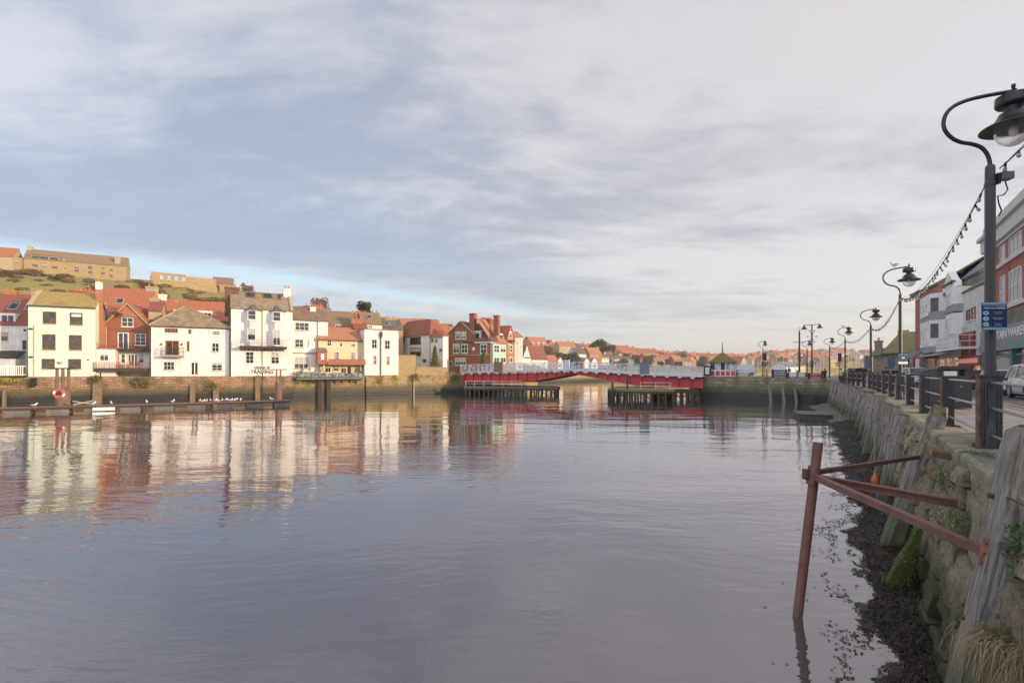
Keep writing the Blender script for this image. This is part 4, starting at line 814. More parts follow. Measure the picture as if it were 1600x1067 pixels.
# ================================================================ houses over the far hillside (copies of a few kinds)
def proto(name, wm, rm_, W_, D_, he, hr, axis, nw, label, chm, wcol=None):
    t = thing(name, label, 'house'); MB().box(0, W_, 0, D_, -4, he).obj('wall', wm, t)
    q = B.__new__(B); q.t = t; q.W = W_; q.off = 0; q.zb = 0
    rf = q.gable(rm_, wm, he, hr, D_, axis=axis, ov=.25)
    q.chimney(W_*.9 if axis == 'x' else W_*.5, D_*.5, he, hr+1.1, 1.1, .8, chm, 2, rf)
    for i in range(nw):
        for z_ in ((.9, 2.2), (3.5, 4.8)):
            if z_[1] < he: u = W_*(i+.5)/nw; fo = MB().box(u-.55, u+.55, -.06, .04, z_[0], z_[1]).obj('window', WHT, t); MB().box(u-.43, u+.43, -.09, .0, z_[0]+.12, z_[1]-.12).obj('pane', GL, fo)
    return t
PR = [proto('hillside_house', STP, TO, 9, 7, 5.2, 8.4, 'x', 3, 'pale stone house with orange roof on the slopes beyond the bridge', BRO),
      proto('hillside_house', WS, TR, 7, 7, 5.2, 8.2, 'x', 2, 'whitewashed house with red roof on the slopes beyond the bridge', BRK),
      proto('hillside_house', BRO, TO, 8, 7, 5.4, 8.8, 'x', 3, 'orange brick house with orange roof on the slopes beyond the bridge', BRK),
      proto('hillside_house', STP, TRY, 6.5, 8, 5.2, 9., 'y', 2, 'pale stone gable fronted house with red roof on the slopes beyond the bridge', BRO),
      proto('hillside_house', WS, SLD, 8, 7, 5.2, 7.8, 'x', 3, 'whitewashed house with grey slate roof on the slopes beyond the bridge', WS),
      proto('terraced_block', STP, TR, 20, 8, 6.8, 10.2, 'x', 7, 'long pale terrace with red roof on the slopes beyond the bridge', BRO),
      proto('hillside_house', BRK, TDR, 8, 7, 5.2, 8.4, 'y', 2, 'dark brick gable fronted house on the slopes beyond the bridge', BRD)]
used = [0]*len(PR); GRP = ['orange roofed stone houses', 'red roofed whitewashed houses', 'orange brick houses', 'gable fronted stone houses', 'grey roofed whitewashed houses', 'long pale terraces', 'dark brick gabled houses']
KL = ['pale stone house with orange roof', 'whitewashed house with red roof', 'orange brick house with orange roof', 'pale stone gable fronted house', 'whitewashed house with grey roof', 'long pale terrace with red roof', 'dark brick gable fronted house']
def zone(px, Y):
    a = [r for r in TT if r[0] <= px][-1]; b_ = [r for r in TT if r[0] > px][0]; t = (px-a[0])/(b_[0]-a[0]); d1 = a[1]+(b_[1]-a[1])*t; d2 = a[3]+(b_[3]-a[3])*t; f = (Y-d1)/(d2-d1)
    v = 'low on the slope' if f < .22 else 'on the lower slope' if f < .45 else 'on the middle slope' if f < .65 else 'on the upper slope' if f < .86 else 'near the skyline'
    h = 'just past the brick pub' if px < 905 else 'above the bridge middle' if px < 950 else 'above the right bridge leaf' if px < 1010 else 'above the dark railing box' if px < 1050 else 'left of the bridge hut' if px < 1110 else 'behind the bridge hut' if px < 1150 else 'behind the parked van' if px < 1200 else 'behind the striped barriers' if px < 1265 else 'behind the twin headed lamp' if px < 1330 else 'left of the stone hall'
    return v+' '+h
def place(k, X, Y, z, rz, sc=1.):
    t = PR[k]
    if used[k]: t = tree_copy(PR[k])
    used[k] += 1; t.location = (X, Y, z); t.rotation_euler = (0, 0, rz); t.scale = (sc,)*3
    px = 800+F_*X/Y; zn = zone(px, Y); t['label'] = KL[k]+' '+zn; t['group'] = GRP[k]+' '+zn
bpy.context.view_layer.update()
for o in list(bpy.data.objects):
    if o.children: KIDS[o.name] = list(o.children)
rn = random.Random(11)
rows = [(938, 1115, .12), (925, 1115, .25), (930, 1120, .37), (905, 1135, .5), (900, 1140, .6), (890, 1150, .7), (880, 1150, .8), (900, 1150, .9), (940, 1150, .98)]
for x0, x1, f in rows:
    x = x0
    while x < x1:
        a = [r for r in TT if r[0] <= x][-1]; b_ = [r for r in TT if r[0] > x][0]; t = (x-a[0])/(b_[0]-a[0]); d1 = a[1]+(b_[1]-a[1])*t; d2 = a[3]+(b_[3]-a[3])*t
        d0 = dq(x)+6; d = d1+(d2-d1)*f if f > .1 else d0+4; d += rn.uniform(-6, 6)
        k = rn.choice([0, 0, 1, 1, 2, 2, 3, 3, 4, 5, 6]); X = (x-800)/F_*d
        if rn.random() < (.06 if x > 925 else .4): x += 9; continue
        place(k, X, d, tz(X, d)-.3, rn.uniform(-.1, .75), rn.uniform(.95, 1.15))
        x += (20 if k == 5 else 9.5)*.92*F_/d*rn.uniform(.85, 1.2)
# far side of the valley, right of the bridge
for f in (.1, .26, .4, .54, .68, .82, .96):
    x = 1100+rn.uniform(0, 8)
    while x < 1470:
        a = [r for r in TT if r[0] <= x][-1]; b_ = [r for r in TT if r[0] > x][0]; t = (x-a[0])/(b_[0]-a[0]); d1 = a[1]+(b_[1]-a[1])*t; d2 = a[3]+(b_[3]-a[3])*t
        d = d1+(d2-d1)*f+rn.uniform(-12, 12); X = (x-800)/F_*d; k = rn.choice([0, 1, 2, 3, 5, 4])
        if rn.random() < .75: place(k, X, d, tz(X, d)-.3, rn.uniform(-.2, .8), 1.25)
        x += (26 if k == 5 else 13)*F_/d*rn.uniform(.95, 1.5)
# ================================================================ trees and shrubs
def leafcloud(mb, c, r, n, size, rnd, flat=.8):
    for _ in range(n):
        while True:
            v = Vector((rnd.uniform(-1, 1), rnd.uniform(-1, 1), rnd.uniform(-1, 1)))
            if .25 < v.length < 1: break
        v = v.normalized()*(v.length**.5); p = Vector(c)+Vector((v.x*r[0], v.y*r[1], v.z*r[2])); s_ = size*rnd.uniform(.6, 1.4)
        a = Vector((rnd.uniform(-1, 1), rnd.uniform(-1, 1), rnd.uniform(-1, 1))).normalized(); b_ = a.orthogonal().normalized()
        mb.add([p-a*s_, p-b_*s_*.6, p+a*s_, p+b_*s_*.6], [(0, 1, 2, 3)])
def treeproto(name, label, h, w_, trunkm, leafm, n, size, bare=False, seed=1, fol='foliage'):
    rnd = random.Random(seed); t = thing(name, label, 'tree'); tr = MB(); tr.tube([(0, 0, -1), (.05*h*.3, 0, h*.3), (0, .02*h, h*.55)], [h*.035, h*.028, h*.018], 7); f = MB()
    for i in range(9 if not bare else 16):
        a = rnd.uniform(0, 6.28); e = rnd.uniform(.3, .95); r_ = w_*rnd.uniform(.35, .8); z0 = h*rnd.uniform(.25, .5); tip = (math.cos(a)*r_, math.sin(a)*r_, h*e)
        tr.tube([(0, 0, z0), (tip[0]*.5, tip[1]*.5, (z0+tip[2])/2+h*.04), tip], [h*.014, h*.009, h*.003], 5)
        leafcloud(f, (tip[0]*.85, tip[1]*.85, tip[2]*.97), (w_*.42, w_*.42, h*.17), n//12, size, rnd)
    leafcloud(f, (0, 0, h*.68), (w_*.6, w_*.6, h*.28), n//4, size, rnd)
    tr.obj('trunk', trunkm, t); f.obj(fol, leafm, t); return t
BARK = mat('bark', (.14, .10, .07), .9, 'wood'); LVG = mat('evergreen_leaves', (.045, .07, .025), .8, 'leaf', col2=(.03, .045, .015)); LVB = mat('brown_twigs', (.17, .12, .085), .9, 'leaf', col2=(.12, .085, .06)); LVO = mat('olive_leaves', (.11, .12, .035), .85, 'leaf', col2=(.16, .10, .04))
T1 = treeproto('evergreen_tree', 'dark evergreen tree', 9, 5, BARK, LVG, 1500, .45, seed=3); T2 = treeproto('bare_tree', 'bare brown winter tree', 9, 4.5, BARK, LVB, 1400, .3, True, seed=5, fol='twigs'); T3 = treeproto('scrub_tree', 'low olive scrub tree', 5, 4, BARK, LVO, 1000, .35, seed=8)
def shrubp(name, label, m, r_, n, size, seed): 
    t = thing(name, label, 'shrub'); f = MB(); leafcloud(f, (0, 0, r_*.4), (r_, r_, r_*.7), n, size, random.Random(seed)); f.obj('foliage', m, t); MB().tube([(0, 0, -.5), (0, 0, r_*.5)], [.1, .05], 5).obj('stem', BARK, t); return t
S1 = shrubp('shrub', 'dark green gorse bush', mat('gorse_leaves', (.10, .13, .03), .9, 'leaf', col2=(.06, .08, .02)), 2.2, 500, .3, 4); S2 = shrubp('shrub', 'dry brown bracken clump', mat('bracken', (.22, .13, .06), .9, 'leaf', col2=(.16, .10, .045)), 2.4, 450, .3, 6)
bpy.context.view_layer.update()
for o in (T1, T2, T3, S1, S2): KIDS[o.name] = list(o.children)
firstuse = set()
def plant(T, px, d, label=None, sc=1., group=None, rz=0., py=None):
    t = T if T.name not in firstuse else tree_copy(T)
    firstuse.add(T.name); X = (px-800)/F_*d; t.location = (X, d, tz(X, d)-.2 if py is None else (HY-py)/F_*d); t.scale = (sc,)*3 if not isinstance(sc, tuple) else sc; t.rotation_euler = (0, 0, rz)
    if label: t['label'] = label
    if group: t['group'] = group
    elif 'group' in t: del t['group']
    if group and px > 840: zn = zone(px, d); t['label'] = label+' '+zn; t['group'] = group+' '+zn
    return t
plant(T1, 569, 125, 'dark rounded evergreen tree behind the chimney pots of the front row', .48, py=500)
plant(T1, 934, 400, 'large dark evergreen tree crowning the hill beyond the bridge', 1.9, rz=1.); plant(T1, 952, 430, 'second broad dark tree beside the large hilltop evergreen', 1.5, rz=2.)
plant(T2, 1065, 500, 'tall bare rounded tree standing above the right end of the hill houses', 1.6)
plant(T2, 500, 135, 'bare brown treetop behind the white chimney of the front row', .6, py=498); plant(T2, 388, 215, 'bare bush beside the dark timber gabled house on the ridge', .6)
for i in range(46):
    px = rn.uniform(870, 1180); a = [r for r in TT if r[0] <= px][-1]
    plant(rn.choice([T1, T1, T2]), px, a[3]*rn.uniform(.97, 1.08), 'small skyline tree', rn.uniform(.5, .85), 'skyline trees', rn.uniform(0, 6))
for i in range(90):
    px = rn.uniform(840, 1460); a = [r for r in TT if r[0] <= px][-1]; far = px > 1120
    plant(rn.choice([T3, T2, T3]), px, a[1]+(a[3]-a[1])*rn.random(), 'low scrubby tree among houses', rn.uniform(.7, 1.2), 'scrub trees', rn.uniform(0, 6))
for i in range(16): plant(T3, rn.uniform(858, 905), rn.uniform(245, 300), 'brown green scrub bush', rn.uniform(.8, 1.2), 'scrub bushes', rn.uniform(0, 6))
for i in range(240):
    px = rn.uniform(-60, 460); d = rn.uniform(130, 192) if px < 250 else rn.uniform(140, 205); k = 1 if 120 < px < 210 or px < 60 else 0
    plant(S1 if rn.random() < .28 else S2, px, d, None, (lambda q_: (q_*1.3, q_*1.2, q_*.7))(rn.uniform(.25, .8)), None, rn.uniform(0, 6))
for o in bpy.data.objects:
    if o.parent is None and o.name.startswith('shrub'):
        g_ = 'gorse' in o['label']; px = 800+F_*o.location.x/o.location.y; zn = ('high' if o.location.y > 172 else 'halfway up' if o.location.y > 150 else 'low')+' on the grass hill '+('above the far white house' if px < 44 else 'above the pale green house' if px < 150 else 'above the brick gabled house' if px < 236 else 'above the hip roofed house' if px < 361 else 'behind the bay fronted house')
        o['label'] = ('dark green gorse bush ' if g_ else 'dry brown bracken clump ')+zn; o['group'] = ('gorse bushes ' if g_ else 'bracken clumps ')+zn
# christmas trees
def xmas(px, d, yb, yt, wpx, label):
    rnd = random.Random(px); z0 = (HY-yb)/F_*d; h = (yb-yt)/F_*d; w_ = wpx/F_*d/2; t = thing('christmas_tree', label, 'tree', ((px-800)/F_*d, d, z0)); f = MB()
    for i in range(5200):
        k = rnd.random()**1.1; a = rnd.uniform(0, 6.28); r_ = w_*(1-k)*(.75+.25*math.sin(k*40))*rnd.uniform(.3, 1.05); p = Vector((r_*math.cos(a), r_*math.sin(a), k*h*.97+.3)); q = Vector((math.cos(a), math.sin(a), -.25+rnd.uniform(-.3, .3))); s_ = Vector((-math.sin(a), math.cos(a), 0))*.09
        f.add([p-s_, p+q*.3, p+s_], [(0, 1, 2)])
    MB().tube([(0, 0, -.3), (0, 0, h*.9)], [.12, .03], 6).obj('trunk', BARK, t); f.obj('foliage', mat('fir_needles', (.42, .34, .08), .8, 'leaf', col2=(.24, .23, .05)), t)
xmas(679.5, 104.9, 575, 541, 22, 'tall christmas tree standing behind the golden stone parapet'); xmas(756, 108.5, 573, 549, 17, 'smaller christmas tree in front of the brick pub')
# ================================================================ swing bridge
RED = mat('bridge_red', (.56, .045, .05), .55, 'paint', var=.25, bump=.3); RDD = mat('bridge_red_dark', (.20, .03, .035), .6, 'plain'); PBL = mat('bridge_pale_blue', (.56, .63, .72), .55, 'paint', var=.15, bump=.2); BGY = mat('bridge_blue_grey', (.12, .16, .22), .5, 'plain')
s = B('swing_bridge', 'long red girder swing bridge with pale blue lattice railings across the river', 'bridge', 722, 105.8, 1098, 83.2, 0.)
L_ = s.W; L_BR = L_; BW = 7.4
def prof(tab, u):
    for (a, za), (b_, zb_) in zip(tab, tab[1:]):
        if u <= b_: return za+(zb_-za)*max(0, (u-a))/(b_-a)
    return tab[-1][1]
def pxu(tab): return [s.uz(x, y) for x, y in tab]
dk = pxu([(722, 581.3), (760, 580.6), (800, 579.8), (840, 578.6), (890, 577.8), (930, 579.3), (970, 581.3), (1010, 583.5), (1060, 586), (1099, 588)])
gbL = pxu([(722, 597), (790, 598), (815, 597.5), (835, 595), (860, 590.5), (892, 584)]); gbR = pxu([(896, 584.2), (925, 589), (950, 593.5), (975, 598.5), (992, 602), (1030, 604), (1099, 606)])
N_ = 60; um = s.uz(893, 580)[0]
d = MB()
for i in range(N_):
    a, b_ = L_*i/N_, L_*(i+1)/N_; za, zb_ = prof(dk, a), prof(dk, b_)
    d.add([(a,-.5,za),(b_,-.5,zb_),(b_,BW+.5,zb_),(a,BW+.5,za),(a,-.5,za-.16),(b_,-.5,zb_-.16),(b_,BW+.5,zb_-.16),(a,BW+.5,za-.16)], [(0,1,2,3),(7,6,5,4),(0,4,5,1),(3,2,6,7)])
s.put(d, 'deck', PBL)
for nm, tab, ua, ub in (('left', gbL, 0, um-.25), ('right', gbR, um+.05, L_)):
    for y in (.35, BW-.35):
        g = MB(); n_ = 30
        for i in range(n_):
            a, b_ = ua+(ub-ua)*i/n_, ua+(ub-ua)*(i+1)/n_; ta, tb = prof(dk, a)-.42, prof(dk, b_)-.42; ba, bb = min(prof(tab, a), ta-.2), min(prof(tab, b_), tb-.2)
            for (y0, y1, z0a, z1a, z0b, z1b) in ((y-.05, y+.05, ba, ta, bb, tb), (y-.22, y+.22, ba-.05, ba+.04, bb-.05, bb+.04), (y-.22, y+.22, ta-.08, ta, tb-.08, tb)):
                g.add([(a,y0,z0a),(b_,y0,z0b),(b_,y1,z0b),(a,y1,z0a),(a,y0,z1a),(b_,y0,z1b),(b_,y1,z1b),(a,y1,z1a)], [(3,2,1,0),(4,5,6,7),(0,1,5,4),(1,2,6,5),(2,3,7,6),(3,0,4,7)])
        go = s.put(g, 'girder', RED); st = MB(); k = 2.05; u = ua+.6
        while u < ub: st.box(u-.04, u+.04, y-.2, y+.2, min(prof(tab, u), prof(dk, u)-.7)+.04, prof(dk, u)-.5); u += k
        s.put(st, 'stiffener', RDD, go)
br = MB(); u = .5
while u < L_:
    z_ = prof(dk, u)-.17
    for y, sg in ((-.45, 1), (BW+.45, -1)):
        br.add([(u-.5, y, z_), (u+.5, y, z_), (u+.07, y, z_-.38), (u-.07, y, z_-.38), (u-.5, y+.05*sg, z_), (u+.5, y+.05*sg, z_), (u+.07, y+.05*sg, z_-.38), (u-.07, y+.05*sg, z_-.38)], [(0,1,2,3),(4,5,6,7),(0,3,7,4),(1,2,6,5),(2,3,7,6)])
        br.beam((u, y, z_-.3), (u, y+.85*sg, z_-.35), .08, .1)
    u += 2.05
s.put(br, 'deck_brackets', PBL)
for y in (-.45, BW+.45):
    for ua, ub in ((0, um-.6), (um+.5, L_)):
        r = MB(); n_ = int((ub-ua)/.52); zf = lambda u: prof(dk, u)
        for i in range(n_):
            a, b_ = ua+(ub-ua)*i/n_, ua+(ub-ua)*(i+1)/n_
            r.beam((a, y, zf(a)+1.5), (b_, y, zf(b_)+1.5), .12, .09).beam((a, y, zf(a)+.12), (b_, y, zf(b_)+.12), .08, .09)
            for z0, z1 in ((.14, .8), (.8, 1.46)): r.beam((a, y-.02, zf(a)+z0), (b_, y-.02, zf(b_)+z1), .025, .075, (0, 1, 0)).beam((a, y+.02, zf(a)+z1), (b_, y+.02, zf(b_)+z0), .025, .075, (0, 1, 0))
            if i % 4 == 0: r.beam((a, y, zf(a)), (a, y, zf(a)+1.55), .13, .13, (0, 1, 0))
            elif i % 2 == 0: m_ = (a, zf(a)+.8); r.prism([(m_[0]+.26*math.cos(t*.785), m_[1]+.26*math.sin(t*.785)) for t in range(8)], y-.03, y+.03)
        s.put(r, 'lattice_railing', PBL)
for x_, m_, w_ in ((780.5, mat('brown_cabinet', (.20, .13, .10), .7, 'plain'), .95), (887, PBL, .5), (1008, BGY, .8)):
    u, z_ = s.uz(x_, 575); z_ = prof(dk, u); s.put(MB().box(u-w_, u+w_, -.62, -.2, z_-.1, z_+1.75).box(u-w_-.06, u+w_+.06, -.68, -.14, z_+1.75, z_+1.85), 'pedestal_box', m_)
# ---- jetties under the bridge
DKT = mat('dark_wet_timber', (.055, .045, .03), .7, 'wood', col2=(.05, .06, .02)); DKP = mat('jetty_planks', (.20, .17, .13), .85, 'wood'); MOS = mat('mossy_platform', (.22, .21, .05), .95, 'ground', col2=(.15, .16, .06)); WPT = mat('white_pipe', (.6, .62, .63), .5, 'plain')
def jetty(name, label, poly, zt, top, rails, rnd):
    t = thing(name, label, 'jetty', (0, 0, 0)); MB().prism(poly, zt-.28, zt, 'xy').obj('deck', top, t)
    MB().prism([(x*1., y-.0) for x, y in poly], zt-.62, zt-.285, 'xy').obj('edge_beam', DKT, t)
    c = Vector((sum(p[0] for p in poly)/len(poly), sum(p[1] for p in poly)/len(poly))); per = []
    for a, b_ in zip(poly, poly[1:]+poly[:1]):
        a = Vector(a); b_ = Vector(b_); n_ = max(1, int((b_-a).length/.95)); per += [a.lerp(b_, i/n_) for i in range(n_)]
    for i, p in enumerate(per):
        p = p.lerp(c, .03); w_ = rnd.uniform(.22, .34); MB().box(p.x-w_/2, p.x+w_/2, p.y-w_/2, p.y+w_/2, -5, zt-.5).obj('pile', DKT, t)
    x = MB()
    for i in range(0, len(per)-1, 2): a, b_ = per[i].lerp(c, .05), per[i+1].lerp(c, .05); x.beam((a.x, a.y, zt-.6), (b_.x, b_.y, -4.4), .14, .14)
    x.obj('bracing', DKT, t)
    if rails:
        r = MB()
        for (a, b_) in rails:
            a = Vector(a); b_ = Vector(b_); n_ = int((b_-a).length/1.8)
            for z_ in (.55, 1.05): r.beam((a.x, a.y, zt+z_), (b_.x, b_.y, zt+z_), .06, .06)
            for i in range(n_+1): p = a.lerp(b_, i/n_); r.beam((p.x, p.y, zt), (p.x, p.y, zt+1.1), .06, .06, (0, 1, 0))
        r.obj('handrail', WPT, t)
jetty('timber_jetty', 'long dark timber jetty with pale handrail under the left half of the bridge', [(-9.4, 99.8), (0, 97.6), (8.6, 96.2), (9.2, 98), (8.9, 103.5), (-6, 112), (-9.0, 108)], -2.98, DKP, [((-9.1, 100), (1.8, 97.7))], random.Random(1))
jetty('timber_jetty', 'mossy pointed timber jetty with short white handrail under the bridge', [(15.6, 83.4), (16.6, 79.3), (20, 77.4), (24.4, 77.2), (25.6, 80.5), (25.2, 92), (18, 92)], -2.78, MOS, [((19.6, 78.0), (24.1, 77.8))], random.Random(2))
jetty('timber_trestle', 'low black timber trestle between the mossy jetty and the stone quay', [(25.9, 81.6), (30., 82.2), (30., 84.), (26., 84.6)], -2.9, DKT, [], random.Random(3))
for i, (a, b_, l) in enumerate((((15.9, 81.), -1.3, 'short dark post at the tip of the mossy jetty'), ((17.8, 79.), -.4, 'tall thin dark post behind the mossy jetty rail'))):
    tag(MB().box(a[0]-.12, a[0]+.12, a[1]-.12, a[1]+.12, -5, b_-.4).obj('mooring_post', DKT), l, 'post')
# ---- bridge control hut and the things by it
HB = -.86; hx, hd = (1131-800)/F_*88, 88.6
t = thing('bridge_hut', 'small red and pale blue bridge control hut with mossy pyramid roof', 'hut', (hx, hd, HB), R(-20)); LB = mat('hut_pale_blue', (.52, .62, .70), .6, 'plain', var=.06)
oc = [(-2.0, -.9), (-1.2, -1.6), (1.2, -1.6), (2.0, -.9), (2.0, 1.2), (1.2, 2.), (-1.2, 2.), (-2.0, 1.2)]
MB().prism(oc, 0, 1.0, 'xy').obj('base_panel', WHT, t); MB().prism([(x*.99, y*.99) for x, y in oc], 1.0, 2.45, 'xy').obj('cabin', LB, t)
for i, (a, b_) in enumerate(zip(oc, oc[1:]+oc[:1])):
    a = Vector(a); b_ = Vector(b_); n_ = 3 if (b_-a).length > 1.8 else 1; dr = (b_-a).normalized(); nn = Vector((dr.y, -dr.x))
    for k in range(n_):
        p = a.lerp(b_, (k+.12)/n_)+nn*.02; q = a.lerp(b_, (k+.88)/n_)+nn*.02
        MB().beam((p.x, p.y, .52), (q.x, q.y, .52), .05, .78).obj('red_panel', RED, t); MB().beam((p.x, p.y, 1.75), (q.x, q.y, 1.75), .05, 1.2).obj('window', glassmat('pale_blinds', (.42, .52, .58), .3) if (i*3+k) % 4 else GL, t)
r = MB(); ro = [(x*1.2, y*1.2) for x, y in oc]; r.add([(x, y, 2.4) for x, y in ro]+[(x*.0, y*.0, 4.2) for x, y in ro[:1]]+[(x, y, 2.3) for x, y in ro], [(i, (i+1) % 8, 8) for i in range(8)]+[(9+i, 9+(i+1) % 8, (i+1) % 8, i) for i in range(8)]+[tuple(range(16, 8, -1))])
r.obj('roof', mat('mossy_hut_roof', (.26, .18, .06), .9, 'slate', col2=(.16, .16, .04)), t); MB().tube([(0, 0, 4.1), (0, 0, 5.9)], [.1, .05], 6).obj('finial', BLK, t)
p = P(1105.5, 586, 87.6); t = thing('notice_board', 'dark framed notice board beside the bridge control hut', 'notice board', (p.x, p.y, HB)); MB().box(-.62, .62, 0, .12, .05, 1.75).obj('frame', BLK, t); MB().box(-.4, .4, -.02, -.001, .35, 1.5).obj('panel', LB, t)
# ---- pontoon walkway
PD = mat('pontoon_decking', (.27, .17, .13), .85, 'wood', col2=(.19, .12, .1)); FLT = mat('pontoon_float', (.19, .18, .17), .8, 'paint', var=.35)
pa, pb = Vector((-76, 41)), Vector((-29.8, 68.5)); du = (pb-pa).normalized(); t = thing('pontoon_walkway', 'long low brown pontoon walkway floating along the left quay with gulls on it', 'pontoon', (pa.x, pa.y, -4.5), math.atan2(du.y, du.x)); PL = (pb-pa).length
MB().box(0, PL, -1.0, 1.0, .50, .64).obj('decking', PD, t); MB().box(0, PL, -1.1, -1.003, .40, .60).obj('fender_rail', DRW, t)
x = .6
while x < PL: MB().box(x, min(PL, x+1.9), -.95, .95, -.2, .48).obj('float', FLT, t); x += 3.2
MB().box(x*0+PL*.62, PL*.62+2.0, -1.14, -1.105, .1, .44).obj('white_board', WHT, t)
def onpont(px, off=0.):  # point on the pontoon under photo column px
    k = (px-800)/F_; tt = (pa.x-k*pa.y)/(k*du.y-du.x); return pa+du*tt+Vector((-du.y, du.x))*off
PILE = mat('rusty_pile', (.23, .13, .11), .7, 'rust', col2=(.13, .075, .07))
for px, yt, l, four in ((94, 575, 'thick rusty pile with cross head and lifebuoy rising through the pontoon', 1), (437, 577, 'rusty pile with small cross head at the far end of the pontoon', 0)):
    q = onpont(px, 1.25); zt = (HY-yt)/F_*q.y; t = thing('mooring_pile', l, 'pile', (q.x, q.y, -5), math.atan2(du.y, du.x)); h = zt+5
    if four:
        MB().lathe([(.68, 0), (.68, h-2.4), (.0, h-2.4)], n=18).obj('pile', PILE, t)
        for a in (-.5, 0, .5): MB().tube([(a, 0, h-2.4), (a, 0, h-.1)], .15, 8).obj('post', PILE, t)
        MB().box(-1.15, 1.15, -.25, .25, h-.1, h+.02).obj('cross_head', BLK, t)
    else:
        MB().lathe([(.42, 0), (.42, h-1.7), (.0, h-1.7)], n=16).obj('pile', PILE, t)
        for a in (-.25, .25): MB().tube([(a, 0, h-1.7), (a, 0, h-.1)], .1, 8).obj('post', PILE, t)
        MB().box(-.9, .9, -.2, .2, h-.08, h+.02).obj('cross_head', BLK, t)
q = onpont(94.5, -.7); t = thing('lifebuoy', 'red and white lifebuoy hanging in front of the thick rusty pile', 'lifebuoy', (q.x, q.y, -3.86), math.atan2(du.y, du.x)); bz = (HY-615)/F_*q.y+3.86
ORG = mat('lifebuoy_red', (.62, .08, .05), .5, 'plain')
for k in range(8):
    a0 = k*.785; pts = [(.42*math.cos(a0+.785*i/5), 0, bz+.42*math.sin(a0+.785*i/5)) for i in range(6)]; MB().tube(pts, .11, 8).obj('ring_segment', ORG if k % 2 == 0 or k in (1, 5) else WHT, t)
MB().box(-.06, .06, .1, .2, 0, bz+.5).obj('post', PILE, t); MB().prism([(-.3, bz-.12), (.3, bz-.12), (0, bz+.25)], .05, .1).obj('rope_locker', BLK, t)
tag(MB().beam((q.x+1.2, q.y+.4, -3.7), (q.x+2.6, q.y+1.3, -3.3), .08, .14).beam((q.x+1.0, q.y+.6, -3.3), (q.x+2.5, q.y+1.2, -3.65), .08, .12).obj('gangway_frame', GRY), 'small pale crossed frame on the pontoon right of the lifebuoy', 'frame')
# ---- gulls
GW = mat('gull_white', (.80, .80, .80), .7, 'plain', var=.05); GG = mat('gull_grey', (.30, .32, .35), .7, 'plain', var=.05); GB = mat('gull_bill', (.7, .35, .05), .5, 'plain')
def gull():
    t = thing('seagull', 'x', 'gull')
    b_ = MB().tube([(-.26, 0, .20), (-.12, 0, .19), (0, 0, .2), (.1, 0, .24), (.16, 0, .32), (.19, 0, .38), (.235, 0, .38)], [.02, .07, .095, .08, .05, .048, .02], 10); b_.obj('body', GW, t, smooth=True)
    for s_ in (-1, 1): MB().add([(.08, s_*.08, .27), (-.1, s_*.1, .27), (-.34, s_*.03, .23), (-.1, s_*.09, .17), (.06, s_*.095, .18)], [(0, 1, 2, 3, 4)]).obj('folded_wing', GG, t); MB().tube([(0, s_*.03, .13), (0, s_*.03, 0)], .008, 4).obj('leg', GB, t)
    MB().tube([(.23, 0, .378), (.3, 0, .365)], [.014, .004], 5).obj('bill', GB, t); return t
G0 = gull(); bpy.context.view_layer.update(); KIDS[G0.name] = list(G0.children); gi = 0
def gput(loc, rz, label, sc=1.25, group=None):
    global gi
    g_ = G0 if gi == 0 else tree_copy(G0)
    gi += 1; g_.location = loc; g_.rotation_euler = (0, 0, rz); g_.scale = (sc,)*3; g_['label'] = label
    if group: g_['group'] = group
    elif 'group' in g_: del g_['group']
rg = random.Random(4)
for px, l in ((55, 'gull standing alone on the pontoon left of the thick rusty pile'), (146, 'first gull on the pontoon right of the thick rusty pile'), (175, 'gull on the pontoon below the brick gabled house terrace'), (229, 'gull on the pontoon directly left of the hip roofed house'), (270, 'large gull on the pontoon below the orange framed balcony door')): q = onpont(px, rg.uniform(-.5, .5)); gput((q.x, q.y, -3.86), rg.uniform(0, 6.28), l, 1.15)
for px in (312, 317, 322, 329, 336, 341, 347, 352, 357, 361, 366, 371, 376, 425): q = onpont(px, rg.uniform(-.7, .7)); gput((q.x, q.y, -3.86), rg.uniform(0, 6.28), 'gull in the row standing along the far half of the pontoon' if px < 400 else 'lone gull near the far pile on the pontoon', 1.1, 'gulls in a row on the pontoon' if px < 400 else None)
t = thing('flying_gull', 'gull flying past the lower windows of the pale green house', 'gull', tuple(P(93, 568, 60)), 0.3)
MB().tube([(-.3, 0, 0), (0, 0, .02), (.2, 0, .03), (.32, 0, 0)], [.02, .09, .06, .01], 8).obj('body', GG, t, smooth=True)
for s_ in (-1, 1): MB().slab([(.1, s_*.06, .03), (.12, s_*.45, .2), (-.1, s_*.85, .12), (-.08, s_*.4, .17), (-.1, s_*.06, .03)], .02).obj('wing', GG, t)
